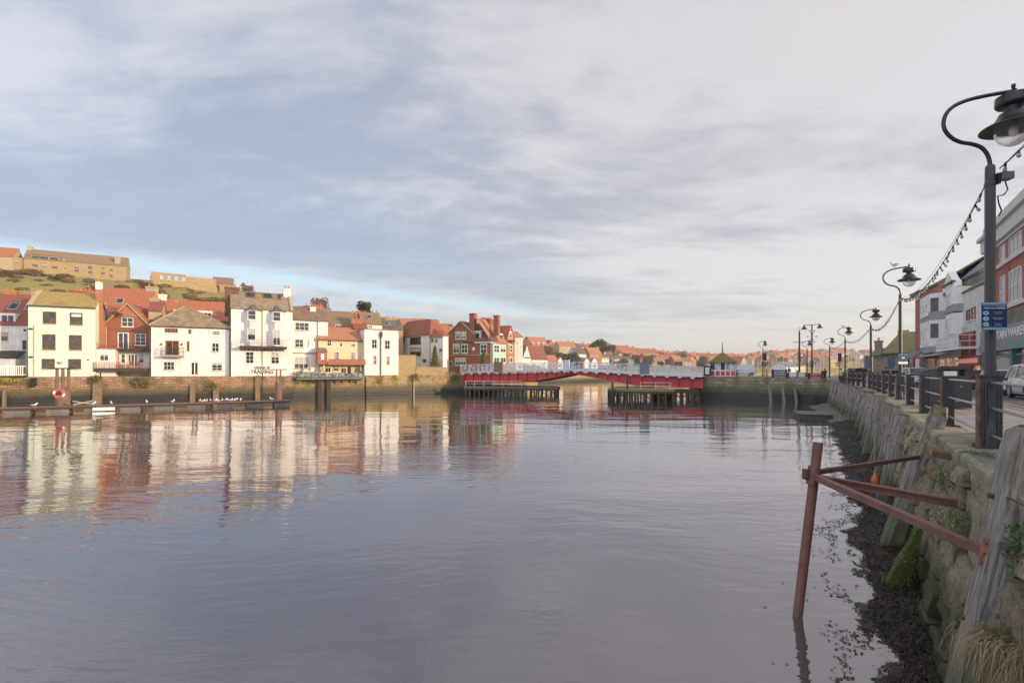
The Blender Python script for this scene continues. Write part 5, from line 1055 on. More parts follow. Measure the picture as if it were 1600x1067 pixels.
# ---- marina beyond the quay
HUL = mat('yacht_hull', (.75, .75, .76), .35, 'plain', var=.04); MST = mat('yacht_mast', (.62, .45, .30), .5, 'plain')
def yacht():
    t = thing('moored_yacht', 'sunlit moored yacht with bare mast beyond the quay railings', 'yacht', group='yachts in the marina'); h = MB(); ys = [(-4.5, .9), (-3, 1.3), (0, 1.5), (2.5, 1.1), (4.8, .05)]
    vs = []
    for x_, w_ in ys: vs += [(x_, -w_, 1.0), (x_, -w_*.6, -.3), (x_, w_*.6, -.3), (x_, w_, 1.0)]
    fs = [(i*4+j, (i+1)*4+j, (i+1)*4+(j+1) % 4, i*4+(j+1) % 4) for i in range(4) for j in range(4)]+[(0, 1, 2, 3), (16, 17, 18, 19)]
    h.add(vs, fs).obj('hull', HUL, t); MB().prism([(-2.2, 1.0), (1.8, 1.0), (1.2, 1.6), (-2.0, 1.7)], -.8, .8).obj('cabin', HUL, t); MB().tube([(.6, 0, 1), (.6, 0, 11)], .12, 6).obj('mast', MST, t); MB().tube([(.6, 0, 2.3), (-3.4, 0, 2.3)], .1, 6).obj('boom', MST, t); MB().tube([(.6, 0, 10.8), (4.7, 0, 1.1)], .03, 4).tube([(.6, 0, 10.8), (-4.4, 0, 1.1)], .03, 4).obj('stays', MST, t); return t
Y0 = yacht(); bpy.context.view_layer.update(); KIDS[Y0.name] = list(Y0.children)
for i, px in enumerate((1207, 1212, 1222, 1240, 1262, 1272, 1279, 1285, 1300, 1305, 1311, 1317, 1324, 1329, 1335, 1341, 1347, 1352, 1184, 1176, 1402)):
    d = rg.uniform(200, 300); y_ = Y0 if i == 0 else tree_copy(Y0); y_.location = ((px-800)/F_*d, d, -4.4); y_.rotation_euler = (0, 0, rg.uniform(-.5, .9)); y_.scale = (1, 1, rg.uniform(.75, 1.15)); zy = 'behind the parked van' if px < 1200 else 'behind the dark slatted barrier' if px < 1231 else 'behind the pale striped barrier' if px < 1262 else 'just right of the twin headed lamp' if px < 1290 else 'beside the fourth lamp' if px < 1325 else 'behind the grey cabinets' if px < 1360 else 'beyond the stone hall'; y_['label'] = 'sunlit moored yacht with bare mast '+zy; y_['group'] = 'yachts '+zy
bh('white gabled marina building behind the quay barriers', 1229, 1246, 573, 565, 230, WWH, mat('marina_grey_roof', (.3, .3, .32), .8, 'slate'), yb=588, slope=.3, dep=9, name='marina_building', cat='building')
bh('cream low marina building right of the white one', 1246, 1259, 572, 570, 235, WCR, SLB, yb=588, slope=.3, dep=9, name='marina_building', cat='building')
bh('long flat topped grey school building on the far hilltop', 1330, 1362, 555, 552, 950, mat('far_grey_cladding', (.3, .33, .36), .8, 'plain'), mat('far_grey_roof', (.22, .25, .28), .8, 'plain'), yb=561, slope=0, dep=14, name='hilltop_building', cat='building')
# ================================================================ near quay wall
nearm = stonemat('near_quay_backing', (.16, .13, .09), (.10, .08, .06), wet=-3.6)
uvwall('stone_quay_wall', [(31.8, 86.2), (39.5, 79.6), (42.6, 77), (44, 73.5), (43.3, 69), (39.5, 62), (37.9, 59)], lambda p: gz(p.x, p.y)+.05, stonemat('quay_stone_mossy', (.36, .30, .20), (.20, .17, .11), wet=-2.9, weed=(.055, .052, .022), sc=1.3), batter=.7, label='mossy dark stone quay wall curving round under the bridge hut')
uvwall('stone_quay_wall', [(33.4, 96), (31.7, 86.0)], lambda p: -.9, nearm, batter=.3, label='short dark quay wall end under the right end of the bridge')
# big ashlar blocks, each course its own height, in one masonry skin
def blockmat():
    m = bpy.data.materials.new('ashlar_blocks'); m.use_nodes = True; m.node_tree.nodes.clear(); q = NT(m.node_tree)
    oc = q.n('ShaderNodeTexCoord').outputs['Object']; x, y, z = q.sep(oc); rn_ = q.n('ShaderNodeNewGeometry').outputs['Random Per Island']
    n1 = q.noise(oc, .9, 8., .7); n2 = q.noise(oc, 7., 8., .75); n3 = q.noise(q.map(oc, sc=(1, 1, .35)), 3., 6., .65)
    c = q.mix(rn_, (.32, .25, .15), (.56, .47, .32)); c = q.mix(q.ramp(n3, .4, .65, 0., .7), c, (.47, .43, .34))
    c = q.mix(q.ramp(n2, .5, .64, 0., .75), c, (.11, .085, .055))
    c = q.mix(q.ramp(n2, .44, .3, 0., .6), c, (.56, .50, .38))
    n4 = q.noise(oc, 26., 4., .8); c = q.mix(q.ramp(n4, .53, .6, 0., .55), c, (.09, .07, .05)); c = q.mix(q.ramp(n4, .42, .36, 0., .5), c, (.60, .54, .42))
    mo = q.m('ADD', q.m('MULTIPLY', n1, .75), q.m('MULTIPLY', n2, .3)); c = q.mix(q.m('MULTIPLY', q.ramp(mo, .53, .66), .85), c, q.mix(n3, (.10, .125, .02), (.16, .15, .035)))
    zz_ = q.m('ADD', z, q.m('MULTIPLY', q.m('ADD', n1, -.5), 1.6))
    c = q.mix(q.ramp(zz_, -3.0, -3.9), c, q.mix(n2, (.035, .036, .012), (.10, .11, .03))); c = q.mix(q.ramp(zz_, -4.0, -4.5), c, (.022, .02, .014))
    p = q.n('ShaderNodeBsdfPrincipled', {'Base Color': c, 'Roughness': q.ramp(zz_, -4.2, -3.4, .5, .93)})
    q.L.new(q.n('ShaderNodeBump', {'Height': q.m('ADD', q.m('ADD', q.m('MULTIPLY', n2, .6), n3), q.m('MULTIPLY', n4, .25)), 'Distance': .13, 'Strength': 1.}).outputs[0], p.inputs['Normal'])
    q.L.new(p.outputs[0], q.n('ShaderNodeOutputMaterial').inputs[0]); return m
ASH = blockmat(); BAT = .6
def wallpt(sd, k, out):   # sd: depth along quay, k: 0 top..1 base, out: proud of the mean face
    n = qn(sd); o = -(BAT*k+out); return Vector((qx(sd)+n.x*o, sd+n.y*o, -1.62-3.4*k))
vs = []; fs = []; rb = random.Random(21); bm_ = MB()
k0 = 0.; ci = 0
while k0 < 1:
    hh = rb.uniform(.1, .17)*(1 if k0 > .1 else .8); k1 = min(1.02, k0+hh); sd = -2-rb.random()
    while sd < 62:
        ln = rb.uniform(.6, 1.7)*(1 if sd < 34 else 1.8)*.84; e = min(sd+ln, 62.5); 
        gxs = [0, .035, .11, .3, .5, .7, .89, .965, 1] if sd < 18 else ([0, .05, .35, .65, .95, 1] if sd < 32 else [0, .06, .94, 1]); gzs = [0, .06, .2, .5, .8, .94, 1] if sd < 18 else [0, .08, .5, .92, 1]; nx, nz = len(gxs)-1, len(gzs)-1
        po = rb.uniform(-.07, .09); tl = rb.uniform(-.07, .07); tv = rb.uniform(-.06, .06); vv = []; sk = rb.uniform(-.012, .012); chip = rb.randrange(4) if rb.random() < .4 else -1
        for j in range(nz+1):
            for i in range(nx+1):
                a, b_ = gxs[i], gzs[j]; rd = .05*(i in (0, nx))+.05*(j in (0, nz))
                if chip >= 0 and (a > .7) == (chip % 2 == 1) and (a < .3) == (chip % 2 == 0) and (b_ > .6) == (chip > 1) and (b_ < .4) == (chip < 2): rd += .06
                s_ = sd+(e-sd)*a+(.02 if i == 0 else -.02 if i == nx else 0)*(1+rb.random()*.6); kk = k0+(k1-k0)*b_+(.0045 if j == 0 else -.0045 if j == nz else 0)+sk*(a-.5)
                p = wallpt(s_, kk, 0); w_ = .03*noise.noise(p*2.3)+.03*noise.noise(p*6.)+.02*noise.noise(p*15.)
                vv.append(wallpt(s_, kk+.006*noise.noise(Vector((s_*1.3, kk*5, 9.))), .12+po+tl*(a-.5)+tv*(b_-.5)+w_-rd))
        nn = nx+1; ff = [(j*nn+i, (j+1)*nn+i, (j+1)*nn+i+1, j*nn+i+1) for j in range(nz) for i in range(nx)]
        ring = [i for i in range(nn)]+[j*nn+nx for j in range(1, nz+1)]+[nz*nn+i for i in range(nx-1, -1, -1)]+[j*nn for j in range(nz-1, 0, -1)]
        o_ = len(vv)
        for r_ in ring: p = vv[r_]; n = qn(sd); vv.append(p+Vector((n.x, n.y, 0))*.4)
        ff += [(ring[i], ring[(i+1) % len(ring)], o_+(i+1) % len(ring), o_+i) for i in range(len(ring))]
        bm_.add(vv, ff); sd = e+.0
    k0 = k1; ci += 1
wq = thing('stone_quay_wall', 'near quay wall of big mossy sandstone blocks beneath the promenade railing', 'quay wall', (0, 0, 0))
wo = bm_.obj('masonry', ASH, wq, smooth=False)
bk = MB(); pts = [-60, -2]+[i*2 for i in range(0, 32)]
for a, b_ in zip(pts, pts[1:]):
    A0, B0 = wallpt(a, 0, -.04), wallpt(b_, 0, -.04); A1, B1 = wallpt(a, 1, -.04), wallpt(b_, 1, -.04); bk.add([A0, B0, B1, A1], [(0, 1, 2, 3)])
bk.obj('backing', nearm, wq)
# coping stones
cp = MB(); sd = -58.
COPM = mat('coping_stone', (.36, .32, .25), .92, 'ground', col2=(.21, .20, .11), sc=5.)
while sd < 61.5:
    e = min(62, sd+rb.uniform(.8, 1.5)*.84); dz = rb.uniform(-.015, .02); po = rb.uniform(-.02, .05); vv = []; g0 = .012
    nx, nz = (5, 3) if -1 < sd < 25 else (2, 1)
    P0 = []
    prof_ = [(-.10-po, -.30), (-.12-po, -.12), (-.11-po, -.05), (-.04-po, -.005), (.2, .0), (.64, .0), (.64, -.3)]
    for i in range(nx+1):
        s_ = sd+g0+(e-sd-2*g0)*i/nx
        for (o, z_) in prof_:
            p = QP(s_, o); w_ = .03*noise.noise(p*2.5)+.015*noise.noise(p*8); n = qn(s_); vv.append((p.x-n.x*w_, p.y-n.y*w_, p.z+z_+dz+w_*.7))
    m_ = len(prof_); ff = [(i*m_+j, (i+1)*m_+j, (i+1)*m_+(j+1) % m_, i*m_+(j+1) % m_) for i in range(nx) for j in range(m_)]+[tuple(range(m_)), tuple(nx*m_+j for j in range(m_))[::-1]]
    cp.add(vv, ff); sd = e
co = cp.obj('coping', COPM, wq)
# ---------------------------------------------------------------- mud and seaweed
mudm = mat('river_mud', (.026, .019, .014), .45, 'ground', col2=(.05, .037, .027), sc=9.)
def mudz(sd, o):
    n = qn(sd); p = Vector((qx(sd)-n.x*o, sd-n.y*o, 0)); e = 1.16+.026*sd+.6*noise.noise(Vector((sd*.35, 2., 0)))+.25*noise.noise(Vector((sd*1.3, 7., 0)))
    return -4.5+.22*(e-o)/.9*(1 if o < e else .6)+.06*noise.noise(p*2.2)+.05*noise.noise(p*6.)
M_ = MB(); nd = 420; no = 26; vv = []; ff = []
for i in range(nd+1):
    sd = 1+(i/nd)**1.5*63
    for j in range(no+1):
        o = .4+2.7*j/no; n = qn(sd); vv.append((qx(sd)-n.x*o, sd-n.y*o, mudz(sd, o)))
        if i and j: a = (i-1)*(no+1)+j-1; ff.append((a, a+1, a+no+2, a+no+1))
struct(M_.add(vv, ff).obj('mud_bank', mudm, smooth=True))
sw = MB(); rs = random.Random(5)
for i in range(42000):
    sd = 3.5+(rs.random()**1.7)*40; n = qn(sd); e = 1.16+.026*sd+.6*noise.noise(Vector((sd*.35, 2., 0)))+.25*noise.noise(Vector((sd*1.3, 7., 0)))
    o = rs.uniform(.45, e+.2) if rs.random() < .8 else e+abs(rs.gauss(0, .45)); cl_ = noise.noise(Vector((sd*1.1, o*2.5, 3)))
    if o > e and cl_ < .05: continue
    p = Vector((qx(sd)-n.x*o, sd-n.y*o, max(mudz(sd, o), -4.5)+.008)); a = rs.uniform(0, 6.28); L0 = rs.uniform(.025, .075)*(1+sd*.03); w_ = L0*.2; c_, s_ = math.cos(a), math.sin(a); up = rs.uniform(.0, .05) if o < e else .006
    q1 = p+Vector((c_*L0*.5, s_*L0*.5, up)); q2 = p+Vector((c_*L0-s_*.03, s_*L0+c_*.03, up*.3)); sd_ = Vector((-s_, c_, 0))*w_
    sw.add([p-sd_*.5, p+sd_*.5, q1+sd_, q1-sd_, q2], [(0, 1, 2, 3), (3, 2, 4)])
o = sw.obj('seaweed', mat('bladder_wrack', (.028, .018, .010), .6, 'leaf', col2=(.05, .032, .015))); o['kind'] = 'stuff'; o['label'] = 'dark brown seaweed strewn over the mud below the quay wall'; o['category'] = 'seaweed'
# ---------------------------------------------------------------- timber fenders
TIM = mat('weathered_timber', (.25, .225, .195), .88, 'wood', col2=(.16, .14, .10), bump=1.6)
def timmat():
    m = bpy.data.materials.new('mossy_foot_timber'); m.use_nodes = True; m.node_tree.nodes.clear(); q = NT(m.node_tree)
    oc = q.n('ShaderNodeTexCoord').outputs['Object']; x, y, z = q.sep(oc)
    gr = q.noise(q.map(oc, sc=(1, 1, .06)), 22., 7., .75); n1 = q.noise(oc, 1.5, 5., .65)
    c = q.mix(q.ramp(gr, .35, .6), (.13, .115, .10), (.40, .37, .33)); c = q.mix(q.ramp(n1, .45, .7, 0., .6), c, (.17, .15, .10))
    f = q.m('ADD', z, q.m('MULTIPLY', n1, .9)); c = q.mix(q.m('MULTIPLY', q.ramp(f, 2.5, 1.5), .7), c, q.mix(gr, (.045, .05, .016), (.13, .125, .04))); c = q.mix(q.ramp(f, 1.25, .75), c, (.022, .02, .012))
    nz_ = q.sep(q.n('ShaderNodeNewGeometry').outputs['Normal'])[2]; c = q.mix(q.ramp(nz_, .35, .65), c, q.mix(q.noise(oc, 9., 4.), (.05, .05, .03), (.14, .13, .09)))
    p = q.n('ShaderNodeBsdfPrincipled', {'Base Color': c, 'Roughness': .88}); q.L.new(q.n('ShaderNodeBump', {'Height': gr, 'Distance': .035, 'Strength': 1.}).outputs[0], p.inputs['Normal'])
    q.L.new(p.outputs[0], q.n('ShaderNodeOutputMaterial').inputs[0]); return m
TMF = timmat(); IRON = mat('rusty_iron', (.16, .065, .045), .75, 'rust', col2=(.07, .04, .035)); RST = mat('bracket_rust', (.22, .10, .08), .62, 'rust', col2=(.17, .08, .07)); RBR = mat('bright_rust_plate', (.48, .17, .10), .75, 'rust', col2=(.30, .10, .06))
def timber(label, top, bot, w_, d_, seed, crack=True, name='timber_fender', topcut=.0, wb=1.25, mt=None, cap=True):
    top, bot = Vector(top), Vector(bot); ax = (top-bot); Ln = ax.length; zax = ax.normalized(); sd = top.y; n = qn(sd); xax = Vector((-n.y, n.x, 0)); xax = (xax-zax*xax.dot(zax)).normalized(); yax = zax.cross(xax)
    t = thing(name, label, 'fender'); t.matrix_world = Matrix.Translation(bot) @ Matrix((xax, yax, zax)).transposed().to_4x4(); t.location = bot; t.rotation_euler = Matrix((xax, yax, zax)).transposed().to_euler()
    mb = MB(); ns = 22; K = 12; vv = []; ff = []
    for i in range(ns+1):
        f = i/ns; z = Ln*f; ww = w_/2*(wb+(1-wb)*f); dd = d_/2*(wb+(1-wb)*f)
        for k in range(K):
            e = k/K*4; sgn = [(-1, -1), (1, -1), (1, 1), (-1, 1)]; a = sgn[int(e) % 4]; b_ = sgn[(int(e)+1) % 4]; fr = e-int(e); x_ = (a[0]+(b_[0]-a[0])*fr); y_ = (a[1]+(b_[1]-a[1])*fr); rr = 1-.06*(abs(x_)*abs(y_))
            jn = .045*noise.noise(Vector((x_*2+seed, y_*2, z*.6)))+(.03*noise.noise(Vector((x_*4, seed+y_*4, z*2.2))) if crack else 0)
            zt_ = z
            if i == ns: zt_ += topcut*x_ + .1*noise.noise(Vector((x_*3, y_*3, seed)))
            vv.append((x_*(ww*rr+jn), y_*(dd*rr+jn), zt_))
        if i: ff += [((i-1)*K+k, (i-1)*K+(k+1) % K, i*K+(k+1) % K, i*K+k) for k in range(K)]
    ff.append(tuple(range(K))[::-1]); r0 = ns*K; o_ = len(vv); cx_ = sum(v[0] for v in vv[r0:])/K; cy_ = sum(v[1] for v in vv[r0:])/K
    for k in range(K): v = vv[r0+k]; vv.append((cx_+(v[0]-cx_)*.72, cy_+(v[1]-cy_)*.72, v[2]+.05+.05*noise.noise(Vector((k*1.7, seed, 2)))))
    vv.append((cx_, cy_, Ln+.03)); ff += [(r0+k, r0+(k+1) % K, o_+(k+1) % K, o_+k) for k in range(K)]+[(o_+k, o_+(k+1) % K, o_+K) for k in range(K)]
    mb.add(vv, ff).obj('timber', mt or TMF, t, smooth=False)
    if cap:
        b_ = MB()
        for z_ in (Ln*.45, Ln*.8): b_.tube([(0, d_/2*1.1+.05, z_), (0, -d_*.62-.04, z_)], .035, 6)
        b_.obj('bolt', IRON, t)
    return t
def dpx(px, off):   # depth where the quay edge shifted by X off is seen in photo column px
    lo, hi = 3., 90.; k = (px-800)/F_
    f = lambda d: qx(d)+off-k*d
    for _ in range(50):
        m_ = (lo+hi)/2
        if f(m_)*f(lo) > 0: lo = m_
        else: hi = m_
    return lo
OR = ['second', 'third', 'fourth', 'fifth', 'sixth', 'seventh', 'eighth', 'ninth', 'tenth', 'eleventh', 'twelfth', 'thirteenth', 'fourteenth', 'fifteenth', 'sixteenth', 'seventeenth', 'eighteenth']
def fbase(d, out=1.15, z=-4.9): n = qn(d); return (qx(d)-n.x*out, d-n.y*out, z)
def ftop(d, out=.22, z=-1.2): n = qn(d); return (qx(d)-n.x*out, d-n.y*out, z)
timber('huge pale split timber fender at the right edge with the red bracket plate', (6.30, 6.18, -.74), (5.2, 5.95, -4.9), .50, .44, 3, wb=1.3)
timber('timber fender with bent mossy cap that carries the upper rusty beam', (11.05-.75, 12.35, -1.0), fbase(12.4, 1.0), .5, .36, 8, topcut=.12)
tt = timber('broken leaning stump covered in bright green moss below the second fender', (9.05, 10.9, -3.05), (7.7, 10.6, -4.9), .38, .36, 14, name='mossy_stump', mt=mat('thick_moss_wood', (.12, .13, .02), .95, 'wood', col2=(.035, .035, .014), bump=2.), cap=False)
for i, px in enumerate((1409, 1397, 1386, 1376.5, 1367.5, 1359.5, 1352, 1345, 1338.5, 1332, 1326, 1320, 1314, 1308, 1302)):
    d = dpx(px, -.35); jj = rb.uniform(-.08, .08)
    timber('weathered timber fender, %s along the wall counting from the right edge' % OR[i+1], ftop(d, .24, gz(qx(d), d)+rb.uniform(-.1, .12)), fbase(d+jj, rb.uniform(.82, 1.0)), rb.uniform(.42, .55), rb.uniform(.32, .4), 20+i, topcut=rb.uniform(-.05, .08))
# fenders on the far curve, three short ones
for px, yt, yb, l in ((1197, 605, 629, 'leftmost of three short posts on the far curved quay wall'), (1217, 605, 628, 'middle of three short posts on the far curved quay wall'), (1236, 606, 628, 'rightmost of three short posts on the far curved quay wall')):
    d = 78.3 if px < 1210 else 77.4; X = (px-800)/F_*d; timber(l, (X, d-1.0, (HY-yt)/F_*d), (X-.1, d-1.7, -4.9), .5, .35, px, mt=TIM, cap=False)
# ---------------------------------------------------------------- rusty bracket
t = thing('rusty_mooring_bracket', 'rusty tubular post standing in the water braced by three beams to the quay', 'bracket', (0, 0, 0))
J = P(1270, 741, 9.45); MB().tube([P(1243.5, 985, 9.38), P(1278.5, 691, 9.5)], .083, 18).obj('post', mat('pole_rust', (.21, .10, .075), .6, 'rust', col2=(.15, .075, .06), sc=1.5), t, smooth=False)
MB().tube([P(1268.5, 757, 9.445), P(1272.2, 728, 9.46)], .1, 18).obj('collar', RST, t); MB().box(J.x-.17, J.x-.1, J.y-.05, J.y+.05, J.z-.09, J.z+.1).obj('lug', IRON, t)
e1, e2, e3 = P(1434, 714, 12.3), P(1496, 781, 8.35), P(1541, 862, 6.22)
MB().beam(J+Vector((.02, .05, .02)), e1, .09, .085).obj('brace', IRON, t); ib = MB()
ib.beam(J, e2, .13, .025).beam(J-Vector((0, 0, .09)), e2-Vector((0, 0, .12)), .13, .025).beam(J-Vector((0, 0, .05)), e2-Vector((0, 0, .06)), .025, .09); ib.obj('brace', RST, t)
MB().beam(J-Vector((0, 0, .03)), e3, .105, .105).obj('brace', RST, t)
pl = MB().prism([(-.1, -.16), (.1, -.16), (.1, .17), (-.1, .17)], -.02, .02); po_ = pl.obj('plate', RBR, t); po_.location = P(1549, 866, 6.1); po_.rotation_euler = (0, R(9), R(-35))
bt = MB()
for a in (-.07, .07):
    for c_ in (-.12, 0, .12): bt.tube([(a, -.02, c_), (a, -.045, c_)], .014, 6)
bt.obj('bolts', IRON, po_)
e4 = P(1480, 712, 9.7); tag(MB().box(e4.x-.12, e4.x+.16, e4.y-.3, e4.y+.2, e4.z-.05, e4.z+.06).obj('beam_stub', IRON), 'short rusty beam stub sticking out just below the coping', 'beam')
tag(MB().tube([P(1556, 773, 6.3), P(1580, 779, 5.9), P(1605, 792, 5.5)], .012, 6).obj('iron_tie', IRON), 'thin rusty iron tie running to the huge split timber', 'tie rod')
b_ = P(1383, 748, 18.3); t = thing('orange_float', 'small orange float hanging against the timber fenders', 'float', (b_.x-.35, b_.y, b_.z)); MB().lathe([(0, -.22), (.1, -.19), (.14, -.07), (.1, .08), (.04, .2), (0, .22)], n=10).obj('buoy', mat('float_orange', (.62, .17, .04), .6, 'plain'), t, smooth=True); MB().tube([(0, 0, .2), (.1, .2, 1.6)], .015, 4).obj('rope', GRY, t)
# ---------------------------------------------------------------- raft
t = thing('floating_raft', 'small grey planked raft afloat at the foot of the timber fenders', 'raft', (29.3, 50.0, -4.5), R(-22)); PK = mat('raft_planks', (.20, .22, .22), .85, 'wood', col2=(.14, .15, .12))
for i in range(8): MB().box(-1.35+i*.34, -1.04+i*.34, -2.2, 2.2, .42, .47).obj('plank', PK, t)
MB().prism([(-1.4, .0), (1.4, .0), (1.4, .41), (-1.4, .41)], -2.1, 2.1).obj('hull', mat('raft_side', (.09, .10, .06), .8, 'wood'), t)
# ---------------------------------------------------------------- plants on the wall
GRN = mat('ivy_leaves', (.06, .115, .022), .6, 'leaf', col2=(.09, .12, .03)); STRW = mat('dry_grass', (.38, .30, .18), .9, 'leaf', col2=(.26, .19, .11)); GGR = mat('green_grass', (.13, .16, .04), .8, 'leaf', col2=(.18, .17, .05))
def leafpatch(name, label, c, r, n, size, m, seed, cat='plant'):
    rnd = random.Random(seed); mb = MB(); c = Vector(c)
    for _ in range(n):
        v = Vector([max(-1.6, min(1.6, rnd.gauss(0, 1)))*k for k in r]); p = c+v; s_ = size*rnd.uniform(.5, 1.3); nrm = Vector((-.84, .1, .5))+Vector((rnd.gauss(0, .5), rnd.gauss(0, .5), rnd.gauss(0, .5))); nrm.normalize(); a = nrm.orthogonal().normalized(); a = (a*math.cos(rnd.random()*6)+nrm.cross(a)*math.sin(rnd.random()*6)); b_ = nrm.cross(a)
        mb.add([p, p+a*s_*.5+b_*s_*.35+nrm*s_*.1, p+a*s_, p+a*s_*.5-b_*s_*.35+nrm*s_*.1], [(0, 1, 2, 3)])
    return tag(mb.obj(name, m), label, cat)
def wp(sd, k, out=.2): return wallpt(sd, k, out)
for i_ in range(5):
    f_ = i_/4; leafpatch('moss_tuft', 'shaggy moss tuft number %s up the leaning green stump' % ('one', 'two', 'three', 'four', 'five')[i_], (7.95+(9.0-7.95)*f_-.12, 10.65+.22*f_-.22, -4.45+1.3*f_), (.13, .11, .16), 1000, .034, mat('stump_moss', (.10, .115, .02), .95, 'leaf', col2=(.05, .06, .015)), 40+i_)
leafpatch('wall_weed', 'bright green leafy weed growing beside the huge split timber', P(1597, 862, 5.75), (.06, .09, .16), 420, .055, GRN, 1)
leafpatch('creeping_ivy', 'ivy trailing down the wall joint below the railing post', wp(9.0, .07, .16), (.07, .22, .13), 420, .035, GRN, 2); leafpatch('creeping_ivy', 'ivy strand between blocks right of the rusty beam end', wp(8.1, .26, .17), (.07, .28, .16), 520, .035, GRN, 3)
leafpatch('wall_moss', 'golden green moss cushion under the coping by the bent fender', wp(10.6, .02, .17), (.1, .45, .10), 1500, .022, mat('golden_moss', (.22, .19, .03), .95, 'leaf', col2=(.13, .13, .03)), 4); leafpatch('wall_moss', 'green moss cushion on the coping beside the lamp base', QP(8.6, .12, -1.38), (.10, .2, .01), 500, .02, GRN, 5); leafpatch('wall_moss', 'moss drape below the fender caps further along the wall', wp(13.8, .06, .18), (.12, .7, .2), 1200, .03, mat('golden_moss', (0, 0, 0)), 6)
def grasstuft(name, label, c, n, ln, m, seed, spread, droop):
    rnd = random.Random(seed); mb = MB(); c = Vector(c)
    for _ in range(n):
        p = c+Vector((rnd.gauss(0, spread[0]), rnd.gauss(0, spread[1]), rnd.gauss(0, .02))); a = rnd.uniform(2.0, 4.6); h = Vector((math.cos(a), math.sin(a)*.8, 0)); L0 = ln*rnd.uniform(.5, 1.2); pts = []
        for k in range(6): f = k/5; pts.append(p+h*L0*.55*f+Vector((0, 0, L0*(.28*f-droop*f*f))))
        s_ = Vector((-h.y, h.x, 0))*.0035; 
        for k in range(5): mb.add([pts[k]-s_, pts[k]+s_, pts[k+1]+s_*(1-k/6), pts[k+1]-s_*(1-k/6)], [(0, 1, 2, 3)])
    return tag(mb.obj(name, m), label, 'grass')
c_ = P(1590, 1000, 5.2); grasstuft('dry_grass_tuft', 'drooping tuft of dry straw grass at the foot of the huge timber', c_, 1100, .5, STRW, 1, (.16, .16), 1.0); grasstuft('green_grass_tuft', 'short green grass growing on top of the dry straw tuft', c_+Vector((.02, .05, .03)), 400, .2, GGR, 2, (.14, .14), .1)
# ================================================================ railing, lamps
PST = mat('railing_paint', (.06, .063, .072), .42, 'plain', var=.2); PSB = mat('railing_brown_edge', (.20, .12, .085), .6, 'rust', col2=(.07, .045, .035)); STL = mat('galvanised_rail', (.42, .41, .40), .38, 'plain', metal=.6, var=.12)
LAMPD = [9.33, 24.9, 41.8, 59.]
RO = .5
rd = [1.0, 5.15, 9.33]; x_ = 9.33
for a, b_, n_ in ((9.33, 24.9, 4), (24.9, 41.8, 5), (41.8, 59, 5)): rd += [a+(b_-a)*(i+1)/n_ for i in range(n_)]
rd += [62.]
def LPT(d): X = qx(d)+.49; return Vector((X, d, gz(X, d)))
RPTS = [LPT(d) for d in rd]
curve2 = [Vector((44.1, 68.8, 0)), Vector((44.7, 73.8, 0)), Vector((43.2, 77.5, 0)), Vector((39.9, 80.2, 0)), Vector((36.5, 83.1, 0)), Vector((33.2, 86, 0))]
for p in curve2: p.z = gz(p.x, p.y)
rt = thing('quay_railing', 'dark railing of fluted posts with three pale rails along the quay edge', 'railing', (0, 0, 0))
ALLP = RPTS+curve2
def postmesh(w_, h, big):
    mb = MB(); n = 7; th = .055 if not big else .07
    mb.k = 0; mb.box(-w_/2, w_/2, -th, th, 0.02, h)
    for s_ in (-1, 1):
        for i in range(n): x = -w_/2+w_*(i+.5)/n; mb.box(x-w_/n*.28, x+w_/n*.28, s_*(th+.018) if s_ < 0 else th, -th if s_ < 0 else s_*(th+.018), .07, h-.09)
    mb.box(-w_/2-.02, w_/2+.02, -th-.03, th+.03, h, h+.035).box(-w_/2-.1, w_/2+.1, -th-.09, th+.09, 0, .02)
    mb.k = 1; mb.box(-w_/2-.028, -w_/2-.001, -th-.012, th+.012, .02, h+.03)
    return mb
for i, p in enumerate(ALLP):
    q = ALLP[min(i+1, len(ALLP)-1)]; q0 = ALLP[max(0, i-1)]; di = (q-q0).normalized(); lampy = any(abs(p.y-l) < .2 for l in LAMPD) and i < len(RPTS)
    if lampy: continue
    mb = postmesh(.235, 1.24, False); o = mb.obj('railing_post', [PST, PSB], rt, Matrix.Translation(p) @ Matrix.Rotation(math.atan2(di.y, di.x)-math.pi/2+R(8), 4, 'Z'))
for i, (a, b_) in enumerate(zip(ALLP, ALLP[1:])):
    for h in (1.19, .735, .25):
        u = (b_-a).normalized(); MB().tube([a+Vector((0, 0, h))+u*.06, b_+Vector((0, 0, h))-u*.06], .024, 10).obj('rail', STL, rt, smooth=True)
LB_ = mat('lamp_black', (.028, .028, .034), .35, 'plain', var=.2)
def lampglass():
    m = bpy.data.materials.new('lamp_globe'); m.use_nodes = True; q = NT(m.node_tree); m.node_tree.nodes.clear()
    g = q.n('ShaderNodeBsdfGlass', {'Color': (.95, .95, .95), 'Roughness': .12, 'IOR': 1.12}); d = q.n('ShaderNodeBsdfTranslucent', {'Color': (.8, .8, .8)}); tr = q.n('ShaderNodeBsdfTransparent', {'Color': (.96, .96, .96)})
    a = q.n('ShaderNodeMixShader', {0: .25, 1: g.outputs[0], 2: d.outputs[0]}); b = q.n('ShaderNodeMixShader', {0: .35, 1: a.outputs[0], 2: tr.outputs[0]})
    q.L.new(b.outputs[0], q.n('ShaderNodeOutputMaterial').inputs[0]); return m
LGL = lampglass(); BULB = mat('lamp_bulb', (.85, .83, .78), .3, 'plain', var=.02)
NECK = [(0, 0), (-.01, .13), (-.06, .28), (-.16, .40), (-.32, .47), (-.50, .51), (-.66, .60), (-.78, .76), (-.80, .94), (-.73, 1.12), (-.58, 1.25), (-.36, 1.34), (-.1, 1.40), (.2, 1.45), (.42, 1.48)]
